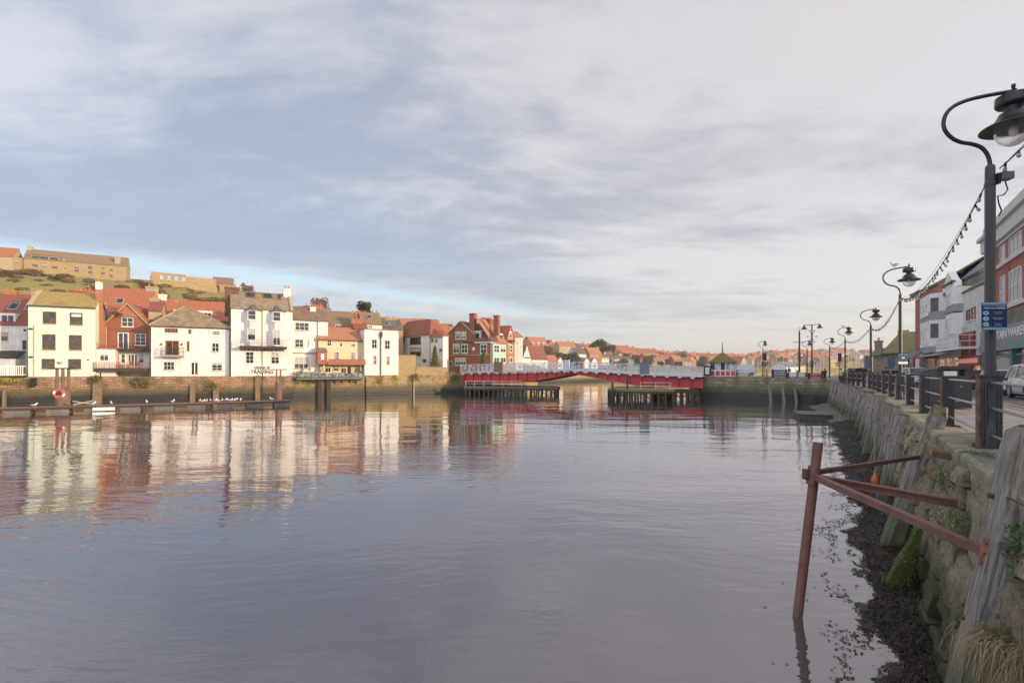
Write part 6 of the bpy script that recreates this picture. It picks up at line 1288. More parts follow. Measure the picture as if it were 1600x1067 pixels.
def smoothed(pts, k=4):
    out = []; n = len(pts)
    for i in range(n-1):
        p0, p1, p2, p3 = [Vector(pts[max(0, min(n-1, i+j))]) for j in (-1, 0, 1, 2)]
        for s_ in range(k): t = s_/k; out.append(tuple(.5*((2*p1)+(p2-p0)*t+(2*p0-5*p1+4*p2-p3)*t*t+(3*p1-p0-3*p2+p3)*t**3)))
    return out+[tuple(pts[-1])]
NECKS = smoothed(NECK)
def swanlamp(label, p, rz, base=1.3, hp=5.11, group='swan necked quay lamps'):
    t = thing('street_lamp', label, 'street lamp', p, rz, group)
    if base:
        mb = postmesh(.31, base, True); mb.obj('lamp_base', [PST, PSB], t, Matrix.Rotation(R(-25)-rz, 4, 'Z'))
        bb = MB()
        for a in (-.2, .2):
            for c_ in (-.13, .13): bb.tube([(c_, a, .02), (c_, a, .07)], .022, 6)
        bb.obj('bolts', IRON, t)
    MB().lathe([(.13, 0), (.13, .3), (.095, .5), (.084, 1.4), (.078, hp-.35), (.088, hp-.34), (.088, hp-.28), (.077, hp-.27), (.074, hp), (.06, hp+.04), (0, hp+.04)], n=8 if base else 10).obj('pole', LB_ if not base else PST, t)
    MB().tube([(a, 0, hp+z*.93) for a, z in NECKS], .034, 10).obj('swan_neck', LB_, t, smooth=True)
    hx_ = .40; hz = hp+1.18
    h = MB().lathe([(0, .33), (.03, .32), (.035, .27), (.02, .25), (.05, .22), (.025, .19), (.03, .13), (.05, .12), (.22, .12), (.255, .1), (.26, -.04), (.24, -.07), (.13, -.09), (.12, -.17), (.2, -.2), (.25, -.30), (.30, -.36), (.47, -.45), (.485, -.475), (.47, -.485), (.29, -.42), (.0, -.40)], (hx_, 0, hz), 28)
    h.obj('lantern_hood', LB_, t, smooth=False)
    MB().lathe([(.27, -.42), (.275, -.52), (.25, -.63), (.19, -.72), (.1, -.775), (0, -.79)], (hx_, 0, hz), 24).obj('glass_globe', LGL, t, smooth=True)
    MB().lathe([(0, -.42), (.06, -.44), (.075, -.55), (.05, -.62), (0, -.64)], (hx_, 0, hz), 12).obj('bulb', BULB, t, smooth=True)
    return t
def lrz(d): n = qn(d); return math.atan2(n.y, n.x)
LP = []
lab = ['nearest tall swan necked street lamp carrying the blue notice board', 'second swan necked street lamp with a gull on its neck and small blue sign', 'third swan necked street lamp from the right along the quay', 'fourth swan necked street lamp from the right with a gull on it']
for d, l in zip(LAMPD, lab): p = LPT(d); LP.append(p); swanlamp(l, p, R(-4))
for (x, d, l) in ((1296, 78, 'fifth swan necked street lamp just inside the bend of the quay'), (1261, 85, 'sixth swan necked street lamp left of the tall twin lamp'), (1192, 88, 'lone street lamp with traffic signal by the bridge hut')):
    X = (x-800)/F_*d; z = gz(X, d); p = Vector((X, d, z)); LP.append(p); swanlamp(l, p, R(-4) if x > 1200 else R(-60), base=0, hp=3.71*1.0-z+ (0 if x > 1200 else .1))
def cable(label, a, b_, sag, n, rb_=.018, bulbs=True):
    a, b_ = Vector(a), Vector(b_); t = thing('festoon_lights', label, 'string lights', a); pts = [(b_-a)*(i/24)-Vector((0, 0, sag*4*(i/24)*(1-i/24))) for i in range(25)]
    MB().tube(pts, rb_*.6, 5).obj('cable', BLK, t)
    pts2 = [(b_-a)*(i/24)-Vector((0, 0, sag*3.2*(i/24)*(1-i/24)-.0)) for i in range(25)]; MB().tube(pts2, .006, 4).obj('catenary_wire', GRY, t)
    if not bulbs: return
    hm = None; rnd = random.Random(n)
    for i in range(n):
        f = (i+.5)/n; p = (b_-a)*f-Vector((0, 0, sag*4*f*(1-f))); k = 1.
        if hm is None:
            hm = MB().lathe([(0, .02), (.018, .02), (.02, -.04), (.016, -.06), (0, -.07)], n=8).obj('bulb_holder', BLK, t); gm = MB().lathe([(.016, -.06), (.03, -.09), (.033, -.115), (.024, -.14), (0, -.15)], n=8).obj('glass_bulb', BULBG, hm); h_ = hm
        else:
            h_ = hm.copy(); COL.objects.link(h_); h_.parent = t; g_ = gm.copy(); COL.objects.link(g_); g_.parent = h_
        h_.location = p; h_.rotation_euler = (rnd.uniform(-.5, .5), rnd.uniform(-.5, .5), 0)
BULBG = glassmat('bulb_glass', (.28, .27, .26), .1)
tp = [p+Vector((0, 0, 5.11-.15)) for p in LP[:4]]
pm = LPT(-6.2)+Vector((0, 0, 5.0))
swanlamp('quay lamp standing behind the viewpoint', LPT(-6.2), R(-4))
cable('string of clear bulbs rising out of frame from the nearest lamp', tp[0]+Vector((.1, -.08, .1)), pm, .55, 22)
cable('string of clear bulbs hung between the nearest and second lamps', tp[1], tp[0], .75, 36); cable('string of clear bulbs hung between the second and third lamps', tp[2], tp[1], .7, 30); cable('string of clear bulbs hung between the third and fourth lamps', tp[3], tp[2], .6, 26); cable('string of clear bulbs hung from the fourth lamp to the fifth', LP[4]+Vector((0, 0, 5)), tp[3], .6, 24); cable('string of clear bulbs between the sixth lamp and the lamp by the bridge hut', LP[6]+Vector((0, 0, 4.6)), LP[5]+Vector((0, 0, 4.6)), .5, 20)
# control box and clip on the nearest lamp
p = LP[0]; t = thing('control_box', 'small grey control box clamped to the top of the nearest lamp pole', 'box', (p.x+.09, p.y-.05, p.z+4.93), R(-10)); MB().box(.03, .22, -.07, .09, -.07, .06).obj('case', mat('box_grey', (.12, .14, .15), .5, 'plain'), t); MB().box(-.02, .03, -.04, .04, -.14, .05).obj('bracket', BLK, t); MB().tube([(.12, 0, -.1), (.16, 0, -.25), (.1, 0, -.34), (0, 0, -.36), (.02, 0, -.5), (.06, 0, -.62), (.02, 0, -.72)], .012, 6).obj('wire', BLK, t)
# notice on the lamp
SB = mat('sign_navy', (.022, .05, .13), .35, 'plain', var=.03); SLB_ = mat('sign_sky_blue', (.06, .28, .50), .35, 'plain', var=.03); SWH = mat('sign_white', (.75, .78, .80), .4, 'plain', var=.03); SPB = mat('sign_pale_blue', (.35, .62, .74), .4, 'plain')
def notice(label, c, w_, h, rz, full=True):
    t = thing('notice_sign', label, 'sign', c, rz); MB().box(-w_/2, w_/2, -.004, .006, -h/2, h/2).obj('board', SB, t)
    MB().box(-w_/2+.004, w_/2-.004, -.008, -.0045, h/2-.05*h/.47, h/2-.002).box(-w_/2+.004, w_/2-.004, -.008, -.0045, -h/2+.002, -h/2+.045*h/.47).obj('border_band', SLB_, t)
    if not full:
        MB().prism([(.1*w_*2*math.cos(i*.52)*.9, .05*w_*2*math.sin(i*.52)+.03) for i in range(12)], -.009, -.0045).obj('symbol', SPB, t); MB().box(-w_/2, w_/2, -.009, -.0045, -h/2-.06, -h/2+.05).obj('white_strip', SWH, t); return
    st = MB()
    for i in range(15):
        x = -w_/2+.008+i*w_/15
        for z0, z1 in ((h/2-.032, h/2-.004), (-h/2+.004, -h/2+.034)): st.add([(x, -.0092, z0), (x+.012, -.0092, z0), (x+.024, -.0092, z1), (x+.012, -.0092, z1)], [(0, 1, 2, 3)])
    st.obj('hazard_stripes', SWH, t)
    text('CORONAVIRUS', t, 'lettering', SPB, .026, (-.095, -.0095, h/2-.072), (R(90), 0, 0), .0005); text('DISTANCING', t, 'lettering', SWH, .028, (.10, -.0095, h/2-.068), (R(90), 0, 0), .0005)
    text('THANK YOU & REMEMBER', t, 'lettering', SWH, .032, (0, -.0095, h/2-.105), (R(90), 0, 0), .0005, bold=.0008)
    for i, (a, b_) in enumerate((('Keep your distance', 'and stay safe'), ('Wash and sanitise your', 'hands regularly'), ('Please wear a', 'face covering'))):
        z = h/2-.19-i*.1; MB().prism([(-.145+.052*math.cos(k*.39), z+.038*math.sin(k*.39)) for k in range(16)], -.0085, -.0045).obj('symbol', SPB, t); MB().prism([(-.145+.02*math.cos(k*.78), z+.016*math.sin(k*.78)) for k in range(8)], -.0095, -.0086).obj('symbol_mark', SLB_, t)
        text(a, t, 'lettering', SWH, .021, (.06, -.0095, z+.014), (R(90), 0, 0), .0005); text(b_, t, 'lettering', SWH, .021, (.06, -.0095, z-.012), (R(90), 0, 0), .0005)
    text('STAY SAFE   KEEP APART   BE KIND', t, 'lettering', SPB, .015, (0, -.0095, -h/2+.058), (R(90), 0, 0), .0005)
c_ = P(1548.5, 494.5, 9.2); notice('square navy notice board with three pale blue symbols on the nearest lamp', (c_.x, c_.y-.06, c_.z), .43, .49, R(-3)); c_ = P(1408, 560, 24.7); notice('small blue notice sign on the second lamp post', (c_.x, c_.y-.12, c_.z), .46, .42, 0, False)
# gulls on lamps
for (d, l) in ((24.9, 'gull perched on the swan neck of the second lamp'), (59., 'gull perched on the swan neck of the fourth lamp')):
    p = LPT(d); n = qn(d); gput((p.x-.3, p.y, p.z+5.11+1.30), R(170), l, .8)
# ---- tall masts and signals at the bridge end
def simplemast(name, label, cat, px, d, ytop, r_, build):
    X = (px-800)/F_*d; z = gz(X, d); h = (HY-ytop)/F_*d-z; t = thing(name, label, cat, (X, d, z)); MB().tube([(0, 0, 0), (0, 0, h)], [r_, r_*.75], 8).obj('pole', LB_, t); build(t, h); return t
def twin(t, h):
    MB().tube([(-1.3, 0, h-.1), (0, 0, h), (1.3, 0, h+.1)], .05, 6).obj('cross_arm', LB_, t)
    for s_ in (-1, 1): MB().lathe([(0, .5), (.06, .45), (.15, .2), (.3, -.05), (.45, -.3), (.0, -.28)], (s_*1.28, 0, h-.35+s_*.1), 10).obj('lantern_hood', LB_, t)
    st = MB()
    for a in range(6): g_ = a*1.047; st.beam((0, 0, h-1.9), (.75*math.cos(g_), 0, h-1.9+1.1*math.sin(g_)), .05, .05).lathe([(0, -.14), (.14, 0), (0, .14)], (.75*math.cos(g_), 0, h-1.9+1.1*math.sin(g_)), 5)
    st.obj('star_decoration', mat('star_blue', (.10, .12, .25), .5, 'plain'), t)
simplemast('twin_street_lamp', 'tall twin headed street lamp with blue star decoration at the quay bend', 'street lamp', 1268.6, 84, 507.5, .13, twin)
def yard(t, h): MB().tube([(-1, 0, h-1.8), (1, 0, h-1.8)], .05, 6).obj('yard', LB_, t); MB().lathe([(0, .8), (.12, .6), (.14, .2), (.0, .0)], (0, 0, h), 8).obj('gull_ornament', WHT, t)
simplemast('signal_mast', 'dark signal mast with a cross yard left of the twin headed lamp', 'mast', 1249, 83, 517.5, .16, yard)
def tl(t, h): MB().box(-.22, .22, -.15, .15, h-1.25, h).obj('signal_head', BLK, t)
simplemast('traffic_signal', 'traffic signal on its own pole right of the fifth lamp', 'traffic light', 1312, 80, 552, .05, tl); simplemast('traffic_signal', 'traffic signal beside the lone lamp by the bridge hut', 'traffic light', 1195, 88.6, 552, .05, tl)
# ---- barriers on the far quay
def barrier(label, x0, x1, yt, yb, d, m, kind):
    a, b_ = (x0-800)/F_*d, (x1-800)/F_*d; zt = (HY-yt)/F_*d; zb = gz((a+b_)/2, d); t = thing('barrier', label, 'barrier', (a, d, zb)); w_ = b_-a; h = zt-zb
    if kind == 'slat': 
        for i in range(3): MB().box(0, w_, 0, .06, .2+i*h*.28, .2+i*h*.28+h*.24).obj('panel', m, t)
    else: MB().box(0, w_, 0, .05, .25, h).obj('panel', m, t)
    MB().box(0, .06, -.2, .3, 0, h).box(w_-.06, w_, -.2, .3, 0, h).obj('feet', BLK, t); return t, w_, h
barrier('dark slatted barrier panel at the back of the quay bend', 1207, 1229, 577, 590, 79.6, BGY, 'slat'); barrier('pale blue and white striped barrier at the quay bend', 1231, 1259, 582, 594, 78.6, LB, 'slat')
t, w_, h = barrier('red banner barrier with white scribble at the quay bend', 1264, 1285, 582.5, 594, 75.5, mat('banner_red', (.55, .05, .04), .6, 'plain'), 'flat')
sb = MB(); rnd = random.Random(3)
for i in range(9): sb.beam((.15+i*w_/10, -.01, .4+rnd.random()*.5), (.3+i*w_/10, -.01, .5+rnd.random()*.5), .02, .09, (0, 1, 0))
sb.obj('white_script', SWH, t)
barrier('grey utility cabinet row behind the quay fenders', 1328, 1350, 580, 592, 60.5, DGR, 'slat')
# ================================================================ vehicles
def carmat(name, c): 
    if name in MATS: return MATS[name]
    m = bpy.data.materials.new(name); m.use_nodes = True; p = m.node_tree.nodes['Principled BSDF']; p.inputs['Base Color'].default_value = (*c, 1); p.inputs['Roughness'].default_value = .28; p.inputs['Coat Weight'].default_value = .6; MATS[name] = m; return m
TYR = mat('tyre', (.025, .025, .027), .8, 'plain'); RIM = mat('alloy_rim', (.42, .43, .45), .35, 'plain', metal=.6); CGL = glassmat('car_glass', (.05, .06, .065), .05); HLT = glassmat('headlight_glass', (.55, .57, .58), .08); PLT = mat('number_plate', (.75, .75, .72), .5, 'plain', var=.02)
def loft(mb, secs):   # secs: list of rings (equal length point lists), capped
    n = len(secs[0]); vs = [p for s_ in secs for p in s_]; fs = [(i*n+k, i*n+(k+1) % n, (i+1)*n+(k+1) % n, (i+1)*n+k) for i in range(len(secs)-1) for k in range(n)]
    return mb.add(vs, fs+[tuple(range(n))[::-1], tuple((len(secs)-1)*n+k for k in range(n))])
def ring(x, w_, z0, z1, r_=.12):
    return [(x, -w_+r_*.4, z0), (x, -w_, z0+.15), (x, -w_, z0+(z1-z0)*.55), (x, -w_+r_*.35, z1-r_*.3), (x, -w_+r_*1.3, z1), (x, w_-r_*1.3, z1), (x, w_-r_*.35, z1-r_*.3), (x, w_, z0+(z1-z0)*.55), (x, w_, z0+.15), (x, w_-r_*.4, z0)]
def car(label, p, rz, col, suv=False, van=False, cat='car', name='parked_car'):
    t = thing(name, label, cat, p, rz); m = carmat('car_paint_'+col, {'white': (.72, .72, .73), 'red': (.36, .03, .03), 'silver': (.50, .52, .54), 'blue_white': (.55, .60, .66)}[col])
    k = 1.15 if suv else 1.; L_ = 4.1*(1.08 if suv else 1); W_ = .86*(1.05 if suv else 1); bz = .92*k if not van else 1.0; tz_ = 1.47*(1.17 if suv else 1) if not van else 2.1
    st = [(-L_/2, .70, .42, .75), (-L_/2+.12, .80, .30, .90), (-L_/2+.5, .99, .22, 1.), (-L_*.2, 1., .2, 1.02), (L_*.12, 1., .2, 1.), (L_/2-1.0, .99, .2, .93), (L_/2-.35, .94, .22, .80), (L_/2-.08, .82, .28, .68), (L_/2, .70, .36, .6)]
    loft(MB(), [ring(x, W_*w_, z0*k, bz*z1) for x, w_, z0, z1 in st]).obj('body', m, t, smooth=False)
    x0, x1 = (-L_/2+.12, L_/2-1.25) if not van else (-L_/2+.1, L_/2-1.1); gb = bz*.97
    def cring(x, w_, zt): return [(x, -W_*.95, gb), (x, -w_, zt), (x, w_, zt), (x, W_*.95, gb)]
    loft(MB(), [cring(x0-.02, W_*.8, gb+.06), cring(x0+.35, W_*.76, tz_-.06), cring((x0+x1)/2, W_*.76, tz_), cring(x1-.55, W_*.76, tz_-.03), cring(x1+.28, W_*.82, gb+.05)]).obj('windows', CGL if not van else m, t)
    loft(MB(), [[(x0+.25, -W_*.78, tz_-.09), (x0+.25, W_*.78, tz_-.09), (x0+.28, W_*.74, tz_-.03), (x0+.28, -W_*.74, tz_-.03)], [((x0+x1)/2, -W_*.79, tz_-.04), ((x0+x1)/2, W_*.79, tz_-.04), ((x0+x1)/2, W_*.72, tz_+.03), ((x0+x1)/2, -W_*.72, tz_+.03)], [(x1-.5, -W_*.78, tz_-.08), (x1-.5, W_*.78, tz_-.08), (x1-.52, W_*.74, tz_), (x1-.52, -W_*.74, tz_)]]).obj('roof', m, t)
    pil = MB()
    for s_ in (-1, 1):
        for xa, za, xb, zb_ in ((x1+.28, gb, x1-.53, tz_-.05), ((x0+x1)/2+.0, gb, (x0+x1)/2+.0, tz_-.03), (x0-.03, gb, x0+.3, tz_-.07)): pil.beam((xa, s_*W_*.95, za), (xb, s_*W_*.775, zb_), .07, .09)
    pil.obj('pillars', m, t)
    for sx in (-1, 1):
        for sy in (-1, 1):
            cx_ = sx*L_*.31+.03; r_ = .31*k; w_o = MB(); w_o.tube([(cx_, sy*(W_-.2), r_), (cx_, sy*(W_+.015), r_)], r_, 20); wh = w_o.obj('wheel', TYR, t); MB().tube([(cx_, sy*(W_+.014), r_), (cx_, sy*(W_+.028), r_)], r_*.66, 14).obj('rim', RIM, wh)
            ar = MB(); pts = [(cx_+(r_+.05)*math.cos(a*.314), sy*(W_+.004), r_+(r_+.05)*math.sin(a*.314)) for a in range(11)]; ar.tube(pts, .03, 5).obj('wheel_arch', BLK, wh)
    for sy in (-1, 1):
        MB().add([(L_/2-.10, sy*W_*.42, bz*.60), (L_/2-.2, sy*W_*.86, bz*.64), (L_/2-.45, sy*W_*.93, bz*.84), (L_/2-.30, sy*W_*.5, bz*.78), (L_/2+.012, sy*W_*.42, bz*.56), (L_/2-.09, sy*W_*.84, bz*.60), (L_/2-.40, sy*W_*.97, bz*.86), (L_/2-.24, sy*W_*.48, bz*.82)], [(4, 5, 6, 7), (0, 1, 5, 4), (1, 2, 6, 5), (2, 3, 7, 6), (3, 0, 4, 7)]).obj('headlight', HLT, t)
        MB().box(x1-.1, x1+.12, sy*(W_+.02)-.08, sy*(W_+.02)+.08, gb+.02, gb+.16).obj('wing_mirror', m, t)
        MB().box(-L_/2-.01, -L_/2+.2, sy*W_*.72-.1, sy*W_*.72+.1, bz*.62, bz*.82).obj('tail_light', carmat('tail_red', (.4, .02, .02)) if False else RED, t)
    MB().box(L_/2-.06, L_/2+.012, -W_*.4, W_*.4, bz*.40, bz*.56).obj('grille', BLK, t); MB().box(L_/2-.05, L_/2+.02, -.26, .26, .30*k, .30*k+.11).obj('front_plate', PLT, t); MB().box(L_/2-.2, L_/2-.02, -W_*.8, W_*.8, .17*k, .27*k).obj('lower_bumper', BLK, t)
    return t
def cpos(d, off): return tuple(QP(d, off)+Vector((0, 0, .02)))
def crz(d, fl=False): n = qn(d); return math.atan2(-n.x, n.y)+(0 if fl else math.pi) if False else math.atan2(-(-n.x), -n.y)+(math.pi if fl else 0)
# road direction towards the camera
def rz_to_cam(d): n = qn(d); return math.atan2(-n.x, n.y)+math.pi if (Vector((n.y, -n.x))).y > 0 else math.atan2(-n.x, n.y)
def fx(px, d): X = (px-800)/F_*d; return (X, d, gz(X, d)+.02)
def hd(d): u = (QP(d-1, 0)-QP(d, 0)); return math.atan2(u.y, u.x)
car('white hatchback parked facing the viewer in front of the green shopfront', fx(1570, 31), hd(31), 'white')
car('silver off roader parked at the right edge beside the white hatchback', fx(1628, 25.5), hd(26), 'silver', suv=True)
car('red hatchback parked behind the lamp post in front of the red shop', fx(1521, 41), hd(40), 'red'); car('white hatchback parked just behind the red one', fx(1508, 46.5), hd(45), 'white')
car('pale off roader driving past the two walkers on the promenade road', fx(1431, 50), hd(48)+.12, 'blue_white', suv=True)
v = car('pale blue and white van parked behind the bridge hut', (41.5, 92, -.85), R(170), 'blue_white', van=True, cat='van', name='parked_van')
car('dark edged low car crossing behind the hi vis worker', fx(1345, 84), R(10), 'red')
# ================================================================ litter bins
def bin_(label, px, d, w_, dd, h):
    X = (px-800)/F_*d; t = thing('litter_bin', label, 'bin', (X, d, gz(X, d)+.003), R(-20)); BN = mat('bin_charcoal', (.045, .05, .058), .5, 'plain', var=.15)
    MB().box(-w_/2, w_/2, -dd/2, dd/2, .04, h-.28).obj('body', BN, t); MB().prism([(-w_/2-.04, h-.03), (w_/2+.04, h-.03), (w_/2-.1, h+.09), (-w_/2+.1, h+.09)], -dd/2-.05, dd/2+.05).obj('lid', BN, t)
    MB().box(-w_/2, -w_/2+.22, -dd/2, dd/2, h-.28, h-.031).box(w_/2-.22, w_/2, -dd/2, dd/2, h-.28, h-.031).box(-.13, .13, -dd/2, dd/2, h-.28, h-.031).obj('hood_posts', BN, t); MB().box(-w_/2+.22, w_/2-.22, -dd/2+.1, dd/2-.1, h-.278, h-.033).obj('dark_slot', BLK, t)
    MB().box(-w_/2+.2, w_/2-.45, -dd/2-.012, -dd/2-.001, h-.27, h-.1).obj('label_plate', PLT, t)
    for x in (-.02, ): MB().box(x, x+.02, -dd/2-.006, -dd/2+.01, .06, h-.3).obj('door_gap', BLK, t)
    MB().tube([(.2, -dd/2-.02, h*.55), (.2, -dd/2, h*.55)], .03, 8).obj('lock', GRY, t); MB().box(-w_/2, w_/2, -dd/2-.01, -dd/2-.001, .28, .3).obj('trim', GRY, t)
bin_('large charcoal double litter bin behind the railing near the viewer', 1484, 19.3, 1.05, .75, 1.5); bin_('smaller charcoal litter bin tucked against the large double one', 1459, 21.5, .6, .6, 1.45)
# ================================================================ people
def person(label, p, rz, top, legs, hair, skin=(.42, .26, .19), stride=.22, name='person', h=1.72, bag=False):
    k = h/1.72; t = thing(name, label, 'person', p, rz)
    J = {'pel': (0, 0, .93), 'wa': (0, 0, 1.08), 'ch': (.02, 0, 1.30), 'ne': (.03, 0, 1.46), 'hd': (.05, 0, 1.60), 'ht': (.05, 0, 1.70),
         'lh': (0, .1, .88), 'lk': (.5*stride+.03, .1, .5), 'la': (.6*stride, .1, .08), 'lt': (.6*stride+.17, .11, .04), 'rh': (0, -.1, .88), 'rk': (-.1*stride+.04, -.1, .5), 'ra': (-stride, -.1, .12), 'rt': (-stride+.15, -.11, .04),
         'ls': (.0, .19, 1.40), 'le': (-.08, .25, 1.13), 'lw': (.06, .24, .90), 'lf': (.09, .23, .80), 'rs': (.0, -.19, 1.40), 're': (.05, -.25, 1.13), 'rw': (.18, -.23, .92), 'rf': (.22, -.22, .82)}
    rad = {'pel': .15, 'wa': .135, 'ch': .165, 'ne': .06, 'hd': .095, 'ht': .08, 'lh': .095, 'lk': .065, 'la': .045, 'lt': .035, 'rh': .095, 'rk': .065, 'ra': .045, 'rt': .035, 'ls': .075, 'le': .055, 'lw': .04, 'lf': .035, 'rs': .075, 're': .055, 'rw': .04, 'rf': .035}
    E = [('pel', 'wa'), ('wa', 'ch'), ('ch', 'ne'), ('ne', 'hd'), ('hd', 'ht'), ('pel', 'lh'), ('lh', 'lk'), ('lk', 'la'), ('la', 'lt'), ('pel', 'rh'), ('rh', 'rk'), ('rk', 'ra'), ('ra', 'rt'), ('ch', 'ls'), ('ls', 'le'), ('le', 'lw'), ('lw', 'lf'), ('ch', 'rs'), ('rs', 're'), ('re', 'rw'), ('rw', 'rf')]
    nm = list(J); me = bpy.data.meshes.new('body'); me.from_pydata([tuple(c*k for c in J[n]) for n in nm], [(nm.index(a), nm.index(b_)) for a, b_ in E], []); o = bpy.data.objects.new('body', me); COL.objects.link(o)
    s_ = o.modifiers.new('s', 'SKIN'); 
    for i, n in enumerate(nm): me.skin_vertices[0].data[i].radius = (rad[n]*k,)*2
    me.skin_vertices[0].data[0].use_root = True; o.modifiers.new('u', 'SUBSURF').levels = 1; dg = bpy.context.evaluated_depsgraph_get(); m2 = bpy.data.meshes.new_from_object(o.evaluated_get(dg)); bpy.data.objects.remove(o)
    m2.materials.clear(); SK = mat('skin', skin, .6, 'plain', var=.05); TOP = mat('cloth_'+'_'.join('%02d' % int(c*99) for c in top), top, .85, 'plain'); LG = mat('cloth_'+'_'.join('%02d' % int(c*99) for c in legs), legs, .85, 'plain'); SH = BLK
    for m in (SK, TOP, LG, SH): m2.materials.append(m)
    for f in m2.polygons:
        c = f.center/k; f.material_index = 0 if c.z > 1.47 or (c.z < .86 and abs(c.y) > .19 and c.z > .75) else (1 if c.z > .88 or abs(c.y) > .2 else (2 if c.z > .1 else 3)); f.use_smooth = True
    o = bpy.data.objects.new('body', m2); COL.objects.link(o); o.parent = t
    MB().lathe([(0, .11), (.07, .09), (.1, .02), (.095, -.05), (.0, -.02)], (.03*k, 0, 1.65*k), 12).obj('hair', mat('hair_'+hair, {'dark': (.04, .03, .025), 'grey': (.35, .33, .31), 'cap': (.05, .05, .07)}[hair], .8, 'plain'), t, smooth=True)
    MB().box(-.0, .02, -.0, .0, 0, 0)
    j = MB(); j.lathe([(.155, .86), (.17, 1.0), (.165, 1.15), (.185, 1.3), (.16, 1.42), (.075, 1.475)], (0, 0, 0), 14)
    j.v = [(x*.86*k+.01, y*1.12*k, z*k) for x, y, z in j.v]; j.obj('jacket', TOP, t, smooth=True)
    if bag: MB().box(-.26, -.12, -.14, .14, 1.05, 1.42).obj('backpack', BLK, t)
    return t
d1 = 43.; person('person in dark jacket walking towards the viewer beside the railing, left of a pair', fx(1384, 42.5)[:2]+(-1.4,), R(-110), (.035, .04, .06), (.05, .06, .09), 'dark'); person('person in black coat walking with the pair, nearer the second lamp', fx(1399, 43)[:2]+(-1.4,), R(-115), (.02, .02, .025), (.09, .09, .1), 'grey', stride=.3)
person('worker in bright yellow hi vis jacket by the fourth lamp', fx(1314, 62)[:2]+(-1.4,), R(60), (.45, .62, .08), (.03, .03, .05), 'dark', stride=.05); person('person in dark clothes standing at the railing at the quay bend', fx(1289, 66)[:2]+(-1.38,), R(100), (.03, .03, .035), (.025, .025, .03), 'cap', stride=.04); person('person in dark top behind the striped barrier', fx(1233, 82)[:2]+(-1.0,), R(180), (.05, .06, .08), (.03, .03, .04), 'cap', stride=.05)
# person leaning by the lamps and others crossing the bridge
for i, (px, l, c_) in enumerate(((716, 'person in a dark coat at the left end of the bridge', (.03, .03, .04)), (735, 'person in red stepping onto the left end of the bridge', (.35, .05, .05)), (902, 'person in dark clothes crossing the middle of the bridge', (.04, .04, .05)), (908, 'person in a red jacket crossing the middle of the bridge', (.4, .06, .05)), (978, 'person in pink crossing the right half of the bridge', (.4, .15, .15)))):
    u, _ = s_b.uz(px, 578) if False else (0, 0)
    tt_ = (px-722)/(1098-722); k_ = (px-800)/F_; A_ = Vector(((722-800)/F_*105.8, 105.8)); B_ = Vector(((1098-800)/F_*83.2, 83.2)); D_ = B_-A_; q = A_+Vector((.49, .87))*2.2; tt_ = (q.x-k_*q.y)/(k_*D_.y-D_.x); q = q+D_*tt_
    person(l, (q.x, q.y, prof(dk, max(0, tt_)*L_BR)-.0), R(-30+i*150), c_, (.04, .04, .06), 'dark', stride=.25)
# ================================================================ street buildings on the right
SZ = -1.36
def RB(name, label, xl, dl, xr, dr, cat='building'): return B(name, label, cat, xl, dl, xr, dr, SZ)
TEAL = mat('teal_shopfront', (.05, .17, .155), .5, 'plain'); TEL = mat('pale_teal_trim', (.17, .27, .26), .6, 'plain'); SGY = mat('sign_grey', (.22, .22, .23), .5, 'plain', var=.05); CRM = mat('pale_cornice', (.74, .72, .69), .8, 'paint', var=.15); SHG = glassmat('shop_glass', (.12, .12, .12), .06); RBK = mat('street_red_brick', (.52, .18, .13), .9, 'brick', col2=(.42, .14, .10)); MGR = mat('mossy_slope', (.28, .25, .13), .95, 'slate', col2=(.18, .16, .08)); GSL = mat('grey_purple_slate', (.36, .36, .40), .8, 'slate', col2=(.20, .20, .22)); ROU = mat('peeling_white_render', (.76, .74, .71), .9, 'ground', col2=(.60, .57, .54), sc=1.5); DRD = mat('deep_red_paint', (.26, .02, .03), .5, 'plain', var=.08); PLB = mat('brown_pilaster', (.13, .09, .085), .7, 'plain'); LWH = mat('light_trim', (.80, .78, .76), .7, 'plain', var=.06); MGY = mat('mid_grey_panel', (.32, .33, .36), .7, 'plain')
LIT = bpy.data.materials.new('lit_shop_window'); LIT.use_nodes = True; q_ = NT(LIT.node_tree); p_ = LIT.node_tree.nodes['Principled BSDF']; c_ = q_.mix(q_.ramp(q_.noise(q_.n('ShaderNodeTexCoord').outputs['Object'], 3.5, 4.), .45, .62), (.16, .06, .03), (1., .62, .32)); q_.L.new(c_, p_.inputs['Emission Color']); q_.L.new(c_, p_.inputs['Base Color']); p_.inputs['Emission Strength'].default_value = .55; p_.inputs['Roughness'].default_value = .1
FD = lambda px: None
def fd(px):   # depth of the street frontage seen in photo column px
    k = (px-800)/F_; d = 11.9/(k-.654)
    if d <= 43: return d
    return (40.02-.55*43)/(k-.55)
